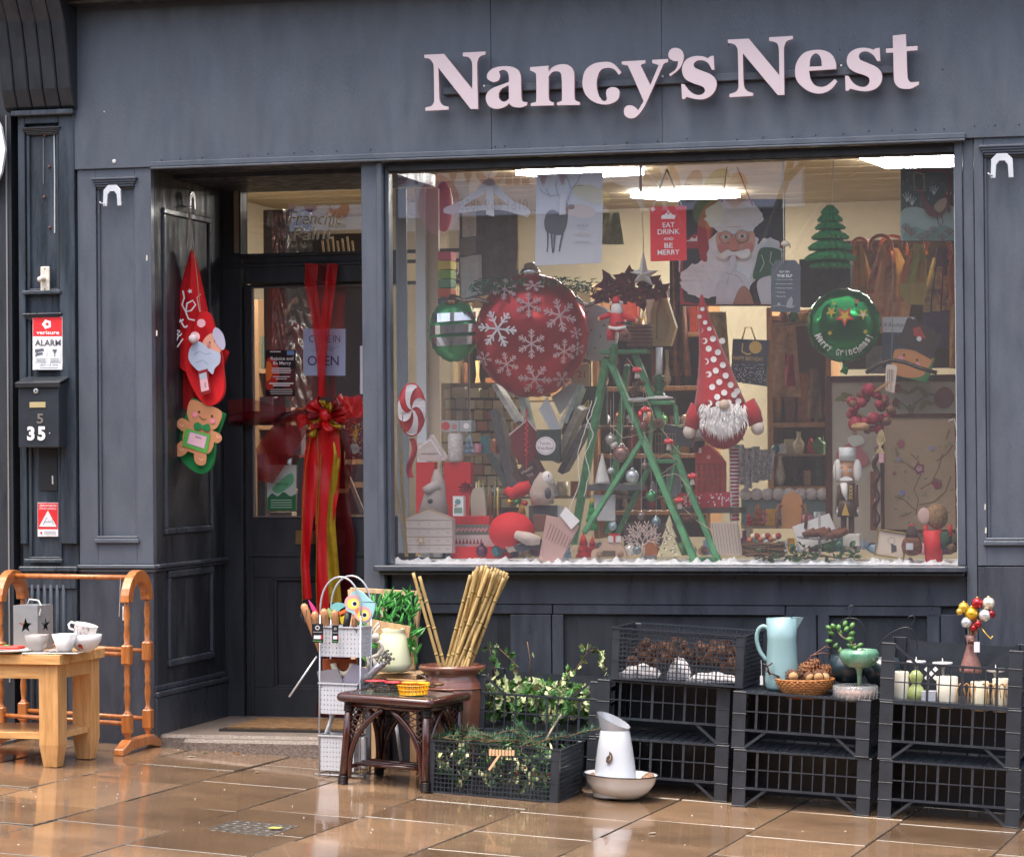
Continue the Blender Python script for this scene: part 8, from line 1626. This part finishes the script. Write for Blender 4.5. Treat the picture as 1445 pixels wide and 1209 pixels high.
for i in range(16): a_=i*6.2832/16;g.tube([(.06*math.cos(a_),.048*math.sin(a_),.004),(.08*math.cos(a_+.3),.064*math.sin(a_+.3),.034)],.0016,4)
part(t,'wires',g,BLK,base=B)
for (dx,dy,L_,an,c,lb) in ((-.10,-.05,.10,.1,'#d8303c','left red handled masher head lying over the black wire basket'),(-.01,-.06,.085,-.1,'#e02c3c','right red oval spoon head at the front of the rattan table'),(.055,-.02,.11,.15,'#d8a014','ochre slotted spoon lying behind the yellow basket'),(.10,.0,.09,-.1,'#e8b40c','yellow oval spoon head over the yellow basket')):
    q=on_table(dx,dy)+Vector((0,0,.048));g=G();g.sph((0,0,0),(L_/2,.024,.006),16);solo('kitchen_spoon',g,mat(c,.35,coat=.2),lb,'utensil',q,local=True,rot=(0,0,an))
for i,(dx,c) in enumerate(((.0,'#8a6a44'),(.04,'#6a4a30'),(-.03,'#a8845c'))): g=G();g.tube([(-.09,0,0),(.09,0,0)],.006,8);g.lathe([(.02,-.006),(.024,0),(.02,.006)],(.1,0,0),12);solo('wooden_spoon',g,mat(c,.6,var=.3),('middle','right','left')[i]+' wooden spoon lying at the back of the rattan table','spoon',on_table(dx,.09)+Vector((0,0,.02+.012*i)),local=True,rot=(0,0,.3-i*.3))
t=thing('wire_cutlery','thin wire whisk handle curving over the rattan table','whisk',on_table(.1,.02));g=G();g.tube([P(560,950,-.6),P(580,945,-.62),P(600,955,-.64),P(613,966,-.66)],.0018,5);part(t,'wire',g,mat('#55565a',.3,.7))

# ---- white basket rack with tools
RKx,RKy=P(476,0,-.62).x,-.60;rz=gz(RKx);WIRE=mat('#b4b8be',.25,.3,coat=.2)
t=thing('basket_rack','white wire rack of three perforated baskets with twin hoop handles','rack',(RKx,RKy,rz+.004),rot=(0,RY*.3,R(-6)));k=1/313.
X1,Y1=.100,.060;zl=lambda y: 1.4-(y-641)/313.-rz
for sx in (-1,1):
    for sy in (-1,1): g=G();g.tube([(sx*X1,sy*Y1,0),(sx*X1,sy*Y1,zl(868))],.0042,7);part(t,'upright',g,WIRE,base=B)
for sy in (-1,1):
    g=G();g.tube([(X1*math.cos(a_),sy*Y1,zl(868)+(zl(814)-zl(868))*math.sin(a_)**.8 if 0 < a_ < math.pi else zl(868)) for a_ in [math.pi*i/18 for i in range(19)]],.0045,7);part(t,'hoop_handle',g,WIRE,base=B)
g=G()
for sy in (-1,1): g.tube([(-X1-.02,sy*Y1,.008),(X1+.02,sy*Y1,.008)],.004,6)
for sx in (-1,1): g.tube([(sx*X1,-Y1,.014),(sx*X1,Y1,.014)],.004,6)
part(t,'base_wire',g,WIRE,base=B)
WPL=mat('#bfc3ca',.3,var=.04,coat=.2)
def pbasket(y0,y1,xs,label,dx=0):
    zt,zb_=zl(y0),zl(y1);w_,d_=xs,.058;b=part(t,'perforated_basket',(lambda g: (g.box(-w_+dx,w_+dx,-d_,d_,zb_,zb_+.004),g.box(-w_-.006+dx,w_+.006+dx,-d_-.006,-d_+.001,zt-.006,zt),g.box(-w_-.006+dx,w_+.006+dx,d_-.001,d_+.006,zt-.006,zt),g.box(-w_-.006+dx,-w_+dx,-d_+.0012,d_-.0012,zt-.006,zt),g.box(w_+dx,w_+.006+dx,-d_+.0012,d_-.0012,zt-.006,zt),g)[-1])(G()),WPL,base=B,label=label)
    # walls with real holes: a grid of strips
    g=G();rows=max(3,int((zt-zb_)/.021));cols=11
    hs=(zt-zb_-.01)/rows;ws=2*w_/cols
    for j in range(rows+1): z=zb_+.004+j*hs;hh=hs*.36;g.box(-w_+dx,w_+dx,-d_,-d_+.003,z-hh*.5,z+hh*1.5 if j < rows else zt-.0062);g.box(-w_+dx,-w_+.003+dx,-d_+.0032,d_,z-hh*.5,z+hh*1.5 if j < rows else zt-.0062);g.box(w_-.003+dx,w_+dx,-d_+.0032,d_,z-hh*.5,z+hh*1.5 if j < rows else zt-.0062);g.box(-w_+dx+.0032,w_+dx-.0032,d_-.003,d_,z-hh*.5,z+hh*1.5 if j < rows else zt-.0062)
    for i in range(cols+1):
        x=-w_+dx+i*ws;ew=ws*.37;g.box(max(-w_+dx,x-ew),min(w_+dx,x+ew),-d_-.0006,-d_+.0036,zb_,zt-.006)
    for i in range(7): yy=-d_+i*2*d_/6;g.box(w_-.0036+dx,w_+.0006+dx,max(-d_,yy-.005),min(d_,yy+.005),zb_,zt-.006)
    part(t,'perforated_wall',g,WPL,b,base=B)
pbasket(884,927,.098,'top basket packed with wooden tool handles');pbasket(964,1008,.092,'middle basket holding grey graters',-.01);pbasket(1038,1088,.085,'bottom basket of the white rack',-.015)
g=G();x0,x1=-.065+0,.01;g.box(-.01,.085,-.02,.02,zl(1088)+.01,zl(1040));solo('plastic_tub',g,mat('#e4e6ec',.3),'white plastic tub inside the bottom basket of the rack','tub',Vector((RKx+.02,RKy,rz)),local=True,bev=.006)
HND=wood('#b98860','#9a6a44',.45,.2)
for i,(x,y,x0,L_,r,lb) in enumerate(((429,855,447,.17,.018,'leftmost wooden tool handle tipping out over the basket edge'),(444,866,452,.12,.018,'second wooden tool handle with a leather loop'),(457,862,462,.14,.019,'tallest wooden tool handle in the middle of the basket'),(472,864,476,.12,.018,'wooden tool handle behind the black tags'),(502,868,497,.12,.016,'rightmost wooden tool handle beside the owl'))):
    a,b=P(x0,905,RKy-.02),P(x,y,RKy-.045);d=(b-a).normalized();t_=thing('tool_handle',lb,'tool',a-d*.05);g=G();g.tube([a-d*.05,a,a.lerp(b,.4),a.lerp(b,.8),b,b+d*.012],[r*.55,r*.7,r*.8,r,r*.95,r*.4],12);part(t_,'wooden_grip',g,HND)
    if i in (0,1,2,4): g=G();g.tube([b-d*.015+Vector((-.012,-.012,0)),b+Vector((-.006,-.026,-.045)),b+Vector((.012,-.028,-.075)),b-d*.015+Vector((.012,-.014,0))],.0016,5);part(t_,'leather_loop',g,mat('#2a1c1c',.5))
g=G();a,b=P(487,890,RKy-.04),P(492,864,RKy-.04);g.tube([a,b],.016,10);solo('black_tool_grip',g,mat('#1c1c20',.5,bump=.5),'black rubber tool grip beside the owl in the top basket','tool',a)
for (x,y,w_,h_,lb) in ((448,893,16,27,'larger black hang tag with a white label on the top basket'),(473,894,9,25,'narrow black hang tag with a white label on the top basket')):
    t_=flat('hang_tag',lb,'tag',(x-w_/2,y-h_/2,x+w_/2,y+h_/2),RKy-.095,.002,'#1d1f24',.4);a=Art(RKy-.0955);a.disc(x,y-h_*.28,w_*.2,'#c9c9cc');a.disc(x,y-h_*.28,w_*.12,'#1d1f24');a.rect(x-w_*.32,y+h_*.12,x+w_*.3,y+h_*.3,'#e8e8ec');a.line([(x-w_*.4,y-h_*.06),(x+w_*.4,y-h_*.06)],.8,'#a0a0a4');a.rect(x+w_*.28,y+h_*.1,x+w_*.42,y+h_*.3,'#c8283a');a.line([(x-w_*.4,y+h_*.4),(x+w_*.35,y+h_*.42)],1,'#5a9a5a');a.put(t_,'print')
t_=thing('owl_toy','flat painted wooden owl in pale blue with pink rimmed yellow eyes beside the tool handles','toy',P(503,880,RKy-.06));g=px_prism('490,850 494,838 505,832! 512,836 522,846 529,850! 529,858 524,872 515,879 506,876 498,866 488,860',RKy-.06,.012);part(t_,'body',g,mat('#9fd0d8',.4),bev=.002)
a=Art(RKy-.0605)
for x,y in ((498,850),(512,866)): a.disc(x,y,12,'#f0a8a8',11);a.disc(x+.5,y+1.5,8.5,'#f2e05a',7.5);a.disc(x+2,y+1.5,4.2,'#e8ecec',4);a.disc(x+2.5,y+1.5,2.8,'#101014')
a.poly([(500,861),(506,857),(505,866)],'#f0803c');a.put(t_,'painted_face')
for c,pts,lb in (('#e0408c','435,846! 443,856 448,866 440,860','pink leaf shaped plastic tip between the tool handles'),('#7cc0c0','466,856 474,850 486,852 490,856 480,862 470,862','pale teal wing behind the owl'),('#e8743c','478,862 490,855 490,862 482,870','orange plastic wing left of the owl'),('#e0c83c','480,868 490,866 492,878 482,880','yellow disc under the orange wing'),('#a8cc7c','462,862 466,860 476,884 472,886','pale green plastic stick between the tool handles')): g=px_prism(pts,RKy-.03,.008);solo('coloured_toy_piece',g,mat(c,.4),lb,'toy',P(470,880,RKy-.03))
GRT=mat('#9a9aa2',.3,.5,var=.1)
g=G();g.prism([(lambda q: (q.x,q.z))(P(x,y,RKy-.05)) for x,y in ((447,947),(476,943),(484,965),(452,970))],RKy-.05,RKy-.03);solo('dough_scraper',g,GRT,'small grey metal scraper standing in the middle basket','scraper',P(465,960,RKy-.05));g=G();g.prism([(lambda q: (q.x,q.z))(P(x,y,RKy-.03)) for x,y in ((498,936),(520,945),(502,970),(478,966))],RKy-.03,RKy-.01);solo('dough_scraper',g,mat('#9b97a8',.35,.3),'large tilted grey plastic scraper in the middle basket','scraper',P(500,955,RKy-.03))
t_=thing('dish_brush','grey twisted bristle brush with a round tufted head leaning over the rattan table','brush',P(512,958,-.66));g=G();g.tube([P(512,962,-.66),P(530,945,-.66),P(540,935,-.66)],[.020,.018,.020],12);part(t_,'handle',g,mat('#8a8c94',.3,.5,bump=1,bscale=60));random.seed(3)
for i in range(40): q=P(546,929,-.66)+Vector((random.gauss(0,.016),random.gauss(0,.014),random.gauss(0,.016)));g=G();g.sph(q,.0075,6);part(t_,'bristle_tuft',g,mat('#6a6c68',.6))
g=G();k=K(484,RKy);q=P(484,945,RKy+.0);g.tube([(q.x+.045*math.cos(a_),RKy-.0,q.z+.03+.05*math.sin(a_)) for a_ in [math.pi+math.pi*i/10 for i in range(11)]],.014,10);solo('wooden_arch_handle',g,mat('#d8cdb4',.5),'cream curved handle of a utensil between the top and middle baskets','handle',q);bpy.data.objects['wooden_arch_handle'].name='curved_utensil'
g=G();bx(g,455,930,503,945,RKy+.02,RKy+.04);solo('terracotta_panel',g,mat('#9a4a20',.6),'rust coloured panel between the top and middle baskets','panel',P(480,945,RKy))
g=G();g.tube([P(408,983,-.66),P(447,926,-.62)],.0045,8);solo('white_rod',g,mat('#c9ccd0',.3,.3),'thin white rod sticking out left of the basket rack','rod',P(408,983,-.66))
g=G();g.tube([P(460,1036,-.58),P(470,1008,-.55)],.010,10);solo('white_tube',g,mat('#d4d6da',.3),'short white tube standing between the middle and bottom baskets','tube',P(460,1036,-.58));g=G();g.tube([P(566,1072,-.45),P(558,1015,-.4)],.008,8);solo('white_tube',g,mat('#c9ccd2',.3),'slanting white tube seen through the legs of the rattan table','tube',P(566,1072,-.45))

# ---- blanket rack
RWD=wood('#b8743f','#93562a',.3,.5)
def endframe(t,ox,oy,zg):
    pf,pb=Vector((ox,oy-.13,0)),Vector((ox,oy+.13,0));H1=1.4-(838-643)/298.-zg
    for q in (pf,pb):
        g=G();prof=[(.013,.05),(.016,.06),(.012,.075),(.017,.085),(.022,.10),(.022,.20),(.016,.21),(.011,.22),(.015,.25),(.019,.29),(.014,.33),(.017,.34),(.017,.35),(.014,.36),(.018,.40),(.014,.44),(.022,.455),(.022,.55),(.015,.56),(.019,.60),(.013,.64),(.017,.65),(.014,.66),(.019,.70),(.014,.75),(.013,H1)]
        s_=H1/.80;g.lathe([(r*.86,z*s_ if z != H1 else H1) for r,z in prof],(q.x,q.y,zg),14);part(t,'turned_post',g,RWD)
        for z in (.15,.50): g=G();q2=Vector((q.x-.0,q.y,zg+z*s_));g.box(q.x-.023,q.x+.023,q.y-.023,q.y+.023,q2.z-.05*s_,q2.z+.05*s_);part(t,'square_block',g,RWD,bev=.006)
    g=G();N=14;pts=[(oy-.13*math.cos(math.pi*i/N),zg+H1+.13*math.sin(math.pi*i/N)*.80) for i in range(N+1)]
    out=[(oy-(.13+.028)*math.cos(math.pi*i/N),zg+H1-.03+(.16)*math.sin(math.pi*i/N)*.92+.0) for i in range(N+1)];inn=[(oy-(.13-.028)*math.cos(math.pi*i/N),zg+H1-.03+(.10)*math.sin(math.pi*i/N)*.92) for i in range(N+1)]
    M=Matrix(((0,1,0,0),(1,0,0,0),(0,0,1,0),(0,0,0,1)));g.prism(out+inn[::-1],ox-.022,ox+.022,M);part(t,'arched_head',g,RWD,bev=.006,seg=2)
    g=G();fp=[(oy-.25,zg),(oy-.24,zg+.03),(oy-.15,zg+.065),(oy+.15,zg+.065),(oy+.24,zg+.03),(oy+.25,zg),(oy+.19,zg),(oy+.10,zg+.018),(oy-.10,zg+.018),(oy-.19,zg)];g.prism(fp,ox-.025,ox+.025,M);part(t,'sledge_foot',g,RWD,bev=.004)
q=(PG(165,1068)+PG(212,1048))/2;rx=P(188,0,q.y).x;lx=P(19,0,-.25).x
t=thing('blanket_rack','orange brown turned wooden blanket rack standing behind the oak table','rack',(rx,-.23,gz(rx)));OYR=-.24
endframe(t,rx,OYR,gz(rx));endframe(t,lx-.035,OYR,gz(lx))
H1=1.4-(838-643)/298.
def rail(z0,dy,r=.011): g=G();g.tube([(lx-.05,OYR+dy,z0+gz(lx)),(rx+.012,OYR+dy,z0+gz(rx))],r,10);part(t,'rail',g,RWD)
g=G();g.tube([(lx-.045,OYR,P(20,812,OYR).z),(rx+.02,OYR,P(170,815,OYR).z)],.0125,10);part(t,'rail',g,RWD)
for dy in (-.13,.13): rail(.50*(H1-gz(rx))/.80,dy);rail(.15*(H1-gz(rx))/.80,dy)
g=G();g.tube([P(170,815,-.27),P(169,850,-.27),P(168,870,-.27)],.0012,4);g.box(P(167,0,-.27).x,P(171,0,-.27).x,-.272,-.27,P(168,875,-.27).z,P(168,855,-.27).z);solo('swing_tag',g,mat('#d8d4d0',.6),'thin white swing tag tied to the right end of the blanket rack','tag',P(170,815,-.27))
# ---- oak table
q=(PG(82,1080)+PG(135,1064))/2;a1,a2=PG(82,1078),PG(135,1062)
xr2,yf,yb=-1.83,-1.06,-.60;zg2=gz(-1.9);zt3=1.4-(921-645)/313.;WT=.62
t=thing('oak_table','square honey oak side table with chunky tapered legs and a lower shelf','side table',(xr2-.3,-.83,zg2),rot=(0,0,R(-2)));B=(0,0,0);hT=zt3-zg2
OA=wood('#cfa06a','#b07f48',.4,.25,5,'z');OAX=wood('#d6a970','#b38048',.35,.35,5,'x')
xa3,xb3,ya3,yb3=-WT+.3,.30,-.23,.23
for x in (xa3+.055,xb3-.055):
    for y in (ya3+.055,yb3-.055):
        g=G();s0,s1=.033,.047;v=[(x-s0,y-s0,0),(x+s0,y-s0,0),(x+s0,y+s0,0),(x-s0,y+s0,0),(x-s1,y-s1,.10),(x+s1,y-s1,.10),(x+s1,y+s1,.10),(x-s1,y+s1,.10)];g.add(v,[(0,3,2,1),(0,1,5,4),(1,2,6,5),(2,3,7,6),(3,0,4,7)]);g.add([(a_[0],a_[1],a_[2]) for a_ in v[4:]]+[(a_[0],a_[1],hT-.046) for a_ in v[4:]],[(0,1,5,4),(1,2,6,5),(2,3,7,6),(3,0,4,7),(4,5,6,7)]);part(t,'leg',g,OA,base=B,bev=.002)
nb_=5
for i in range(nb_): y0=ya3+(yb3-ya3)*i/nb_;g=G();g.box(xa3-.012,xb3+.012,y0+.0003-(.012 if i == 0 else 0),y0+(yb3-ya3)/nb_-.0003+(.012 if i == nb_-1 else 0),hT-.045,hT);part(t,'top_board',g,OAX,base=B,bev=.0015 if 0 < i < nb_-1 else .002)
for (p0,p1,p2,p3) in ((xa3+.02,xb3-.02,ya3+.012,ya3+.03),(xa3+.02,xb3-.02,yb3-.03,yb3-.012),(xb3-.03,xb3-.012,ya3+.03,yb3-.03),(xa3+.012,xa3+.03,ya3+.03,yb3-.03)): g=G();g.box(p0,p1,p2,p3,hT-.11,hT-.046);part(t,'apron',g,OAX if p1-p0 > .1 else OA,base=B)
g=G();g.box(xa3+.02,xb3-.02,ya3+.02,yb3-.02,.125,.155);part(t,'lower_shelf',g,OAX,base=B,bev=.002)
Y_T=-.83
# things on the oak table
def tt(x,y,Y=-.95): q=P(x,y,Y);q.z=zt3+.001;return q
LNT=mat('#8f9499',.4,.3,var=.15,vscale=10);q=tt(47,897,-.72)
t=thing('star_lantern','grey metal lantern box with a cut out star on the oak table','lantern',q,rz=R(-8));s_=.066;hL=.225
for M in (Matrix.Identity(4),Matrix.Rotation(R(90),4,'Z'),Matrix.Rotation(R(180),4,'Z'),Matrix.Rotation(R(270),4,'Z')):
    g=G();st=[(.0+.036*(1 if i % 2 == 0 else .42)*math.sin(i*.6283),.11+.036*(1 if i % 2 == 0 else .42)*math.cos(i*.6283)) for i in range(10)];g.prism([(-s_,0),(s_,0),(s_,hL*.9),(-s_,hL*.9)],-s_-.0,-s_+.0015,M,holes=[st]);part(t,'side_panel',g,LNT,base=B)
g=G();g.box(-s_*.98,s_*.98,-s_*.98,s_*.98,.001,.004);part(t,'bottom',g,LNT,base=B);g=G();g.box(-s_*.96,s_*.96,-s_*.96,s_*.96,hL*.9-.004,hL*.9-.001);part(t,'lid',g,LNT,base=B);g=G();g.tube([(-.03,0,hL*.9),(-.02,0,hL*.9+.025),(.03,0,hL*.9+.02),(.06,-.03,hL*.9+.0),(.07,-.06,hL*.7)],.0035,6);part(t,'cord_handle',g,mat('#d8d4cc',.6),base=B)
g=G();g.box(-.05,.05,-.05,.05,.005,.10);part(t,'dark_inside',g,mat('#1a1512',.8),base=B)
q=tt(15,908,-1.0);t=thing('serving_plate','grey rimmed plate with a red printed packet at the left of the oak table','plate',q);g=G();g.lathe([(.05,0),(.085,.006),(.115,.014),(.112,.017),(.08,.010),(0,.006)],n=36);part(t,'plate',g,mat('#c9c4c0',.25,coat=.3),base=B)
g=G();g.box(-.07,.06,-.05,.03,.018,.032);pk=part(t,'packet',g,mat('#d84038',.4),base=B,bev=.004);g=G();g.sph((-.01,-.02,.034),(.02,.014,.004),10);part(t,'green_motif',g,mat('#5a9a4a',.5),pk,base=B)
def sqcup(x,y,w0,w1,h,Y,label,c,rz_):
    q=tt(x,y,Y);q.z += .008;t=thing('square_cup',label,'cup',q,rz=rz_);g=G();ring=lambda w_,z: [(w_*math.copysign(abs(math.cos(a_))**.5,math.cos(a_)),w_*math.copysign(abs(math.sin(a_))**.5,math.sin(a_)),z) for a_ in [i*6.2832/28 for i in range(28)]]
    R_=[ring(w0*.8,0),ring(w0,.006),ring(w1,h),ring(w1*.92,h+.0005),ring(w0*.85,.012)];vs=sum(R_,[]);g.add(vs,[(i*28+j,i*28+(j+1) % 28,(i+1)*28+(j+1) % 28,(i+1)*28+j) for i in range(4) for j in range(28)]+[tuple(range(28))[::-1],tuple(range(112,140))],True);part(t,'bowl',g,mat(c,.3,coat=.3),base=B)
sqcup(52,909,.032,.052,.074,-.99,'grey square flared cup on the oak table','#9a9490',R(5));sqcup(91,912,.030,.050,.078,-.98,'white square flared cup on the oak table','#e4e2e0',R(-4))
for i,(x,y,sx,sy,c,lb,Y) in enumerate(((52,916,.055,.055,'#cfccca','pale grey square saucer under the grey cup',-1.02),(92,916,.075,.06,'#8a8480','dark rimmed square saucer under the white cup',-1.0),(82,905,.05,.08,'#dcdad8','white rectangular tray behind the cups',-.88))): q=tt(x,y,Y);g=G();g.box(-sx,sx,-sy,sy,.0,.006);solo('square_saucer',g,mat(c,.25,coat=.3),lb,'saucer',q,local=True,bev=.003,rot=(0,0,R(8)))
q=tt(120,905,-.88);t=thing('patterned_bowl','white bowl printed with red robins stacked under a tilted mug','bowl',q);g=G();g.lathe([(.03,0),(.034,.006),(.055,.02),(.072,.048),(.078,.078),(.074,.078),(.066,.048),(.03,.014),(0,.012)],n=36);part(t,'shell',g,mat('#e4e2e2',.2,coat=.4),base=B)
bf2=lambda x,y,d: Vector((x,-math.sqrt(max(.0001,(.042+.5*y)**2-x*x)) -.002-d,y)) if y < .05 else Vector((x,-math.sqrt(max(.0001,(.064+.19*(y-.04))**2-x*x))-.003-d,y))
a=Art(0,fn=bf2)
for x,y in ((-.03,.044),(.03,.05),(.002,.03)): a.disc(x,y,.011,'#b8341c',.009);a.disc(x+.006,y-.008,.006,'#c9502c');a.line([(x-.006,y-.012),(x-.01,y-.02)],.002,'#3a2a24')
part(t,'robin_print',a.g,a.mats,base=B)
t=thing('printed_mug','white mug with dark lettering lying tilted in the patterned bowl','mug',q+Vector((-.005,0,.075)));g=G();M=Matrix.Rotation(R(14),4,'Y');g.lathe([(.038,-.01),(.046,-.004),(.054,.046),(.056,.05),(.050,.05),(.042,.0),(0,-.002)],n=32,M=M);part(t,'body',g,mat('#e6e4e4',.2,coat=.4),base=B);g=G();g.tube([M @ Vector(p) for p in ((-.048,0,.01),(-.075,0,.012),(-.084,0,.028),(-.074,0,.042),(-.05,0,.04))],.0055,8);part(t,'handle',g,mat('#e6e4e4',.2,coat=.4),base=B)
a=Art(0,fn=lambda x,y,d: M @ Vector((x,-math.sqrt(max(.0001,(.048+.16*y)**2-x*x))-.002-d,y)))
random.seed(5)
for i in range(26): x,y=random.uniform(-.034,.036),random.uniform(.006,.04);a.line([(x,y),(x+random.uniform(-.005,.005),y+.008)],.0018,'#35353c' if i % 4 else '#c03030')
part(t,'print',a.g,a.mats,base=B)
# ---- many small ornaments between the big ones
random.seed(77)
CN={'scarlet':'#c8202a','silver':'#b8bcc0','white':'#e8e6e2','mustard':'#c9962e','moss green':'#4f7a3c','teal':'#3f7f84','copper':'#a8623a','cream':'#d8c8a4','plum':'#5a2c48','pink':'#d890a0','charcoal':'#3a3a40','sky blue':'#88aac0'}
def tiny(kind,x,y,Y,s,cn):
    k=K(x,Y)*s;m=mat(CN[cn],.35 if kind in ('bauble','glass_candle') else .65,.3 if kind == 'bauble' else 0,var=.3,vscale=50);g=G();g.sm=0
    if kind == 'cone_tree': [g.lathe([(r*k,z*k),(r*.4*k,(z+9)*k)],n=10) for r,z in ((8,0),(6,6),(4.5,12))];g.lathe([(2*k,18*k),(0,25*k)],n=8)
    elif kind == 'bauble': g.sph((0,0,6*k),6*k,12);g.lathe([(1.6*k,11.5*k),(1.6*k,13.5*k)],n=8)
    elif kind == 'glass_candle': g.lathe([(6*k,0),(6.5*k,2*k),(6.5*k,15*k),(5.8*k,15*k),(5.5*k,11*k),(0,11*k)],n=14)
    elif kind == 'little_house': g.prism([(-7*k,0),(7*k,0),(7*k,11*k),(0,18*k),(-7*k,11*k)],-5*k,5*k);g.box(3*k,5*k,-1*k,1*k,13*k,19*k)
    elif kind == 'bird_ornament': g.sph((0,0,6*k),(7*k,5*k,5.5*k),12);g.sph((5*k,0,11*k),3.4*k,10);g.add([(-6*k,-2*k,7*k),(-14*k,0,11*k),(-6*k,2*k,7*k),(-6*k,0,4*k)],[(0,1,2),(0,3,1),(2,1,3)])
    elif kind == 'wooden_star': g.prism([(10*k*(1 if i % 2 == 0 else .45)*math.sin(i*.6283),9*k+10*k*(1 if i % 2 == 0 else .45)*math.cos(i*.6283)) for i in range(10)],-1.2*k,1.2*k)
    elif kind == 'greeting_card': g.box(-7*k,7*k,-.4*k,.4*k,0,20*k)
    elif kind == 'small_bottle': g.lathe([(5*k,0),(5.5*k,10*k),(2*k,15*k),(2*k,20*k),(2.6*k,21*k)],n=12)
    return g,m
kinds=['cone_tree','bauble','glass_candle','little_house','bird_ornament','wooden_star','greeting_card','small_bottle']
rows=[(585,830,786,.34,'in the snow at the front left of the window'),(600,800,742,.55,'on the shelf step behind the red parcels'),(830,1000,783,.42,'in the snow between the ladder feet'),(1010,1230,778,.5,'on the platform in front of the embroideries'),(1050,1170,742,.8,'behind the twig nest'),
        (690,830,700,.85,'among the books under the red balloon'),(860,960,700,.7,'behind the ladder rungs'),(640,780,640,.95,'in front of the card rack'),(940,1040,618,1.0,'beside the gnome'),(1090,1170,640,1.6,'on the pale shelf unit'),(840,990,600,2.5,'on the dark shelves behind the ladder'),(1230,1350,782,.45,'at the right corner of the window'),(640,740,395,1.6,'above the red balloon'),(1100,1170,455,1.4,'on top of the pale shelf unit'),(850,960,470,1.3,'behind the toy figure')]
used_=set()
for (x0,x1,y,Y,where) in rows:
    x=x0+random.uniform(0,8)
    if y < 760 or Y > .5: g=G();bx(g,x0-4,y,x1+4,y+3.5,Y-.04,Y+.07);solo('ledge_board',g,mat('#8c7458',.6,var=.3),'narrow wooden ledge board carrying small ornaments '+where,'ledge',P((x0+x1)/2,y,Y),bev=.002)
    while x < x1:
        kd=random.choice(kinds);cn=random.choice(list(CN));s=random.uniform(.8,1.5)
        lb=f"{cn} {kd.replace('_',' ')} {where}"
        if lb not in used_:
            used_.add(lb);g,m=tiny(kd,x,y,Y,s,cn);solo(kd,g,m,'small '+lb,kd.replace('_',' '),P(x,y,Y+random.uniform(-.02,.03)),local=True,rot=(0,0,random.uniform(-.5,.5)))
            x += random.uniform(11,17)*s*.9
        else: x += 4
# cloths, cards and bags hanging in the upper background
for (x0,y0,x1,y1,Y,c,l) in ((706,410,740,455,1.9,'#b8a070','tan paper bag'),(845,300,880,345,2.2,'#8c9a70','sage paper bag'),(1000,440,1030,520,1.1,'#c8b48c','cream cloth'),(1090,455,1130,560,1.55,'#b89070','brown knitted cloth'),(1108,500,1122,545,1.4,'#b03040','red knitted cloth'),(1140,520,1160,590,1.55,'#8a7050','olive knitted cloth'),(1340,430,1356,520,1.2,'#d8a060','amber cloth')):
    t=thing('hanging_cloth',l+' hanging in the background of the window','cloth',P((x0+x1)/2,y1,Y));g=G();g.sheet(lambda u,v: P(x0+(x1-x0)*u*(.8+.2*v),y0+(y1-y0)*v,Y+.015*math.sin(u*9+v*3)),8,8,.01);part(t,'cloth',g,mat(c,.85,var=.4,vscale=25))
# litter and wet scraps on the paving near the step
for i,(x,y,c) in enumerate(((318,1057,'#c8b090'),(335,1064,'#8a5a30'),(290,1062,'#6a5a40'),(270,1068,'#d8d4cc'),(920,1176,'#cfcac0'),(362,1090,'#9a8a60'))):
    g=G();g.prism([(-.02,0),(-.006,.012),(.018,.008),(.012,-.008),(-.006,-.01)],-.001,.001,Matrix.Rotation(R(-84),4,'X'));solo('wet_leaf',g,mat(c,.3,var=.4),('tan','rust brown','dark olive','whitish','pale grey','dull yellow')[i]+' scrap of leaf stuck to the wet paving','leaf',PG(x,y)+Vector((0,0,.004)),local=True,rot=(0,0,i))
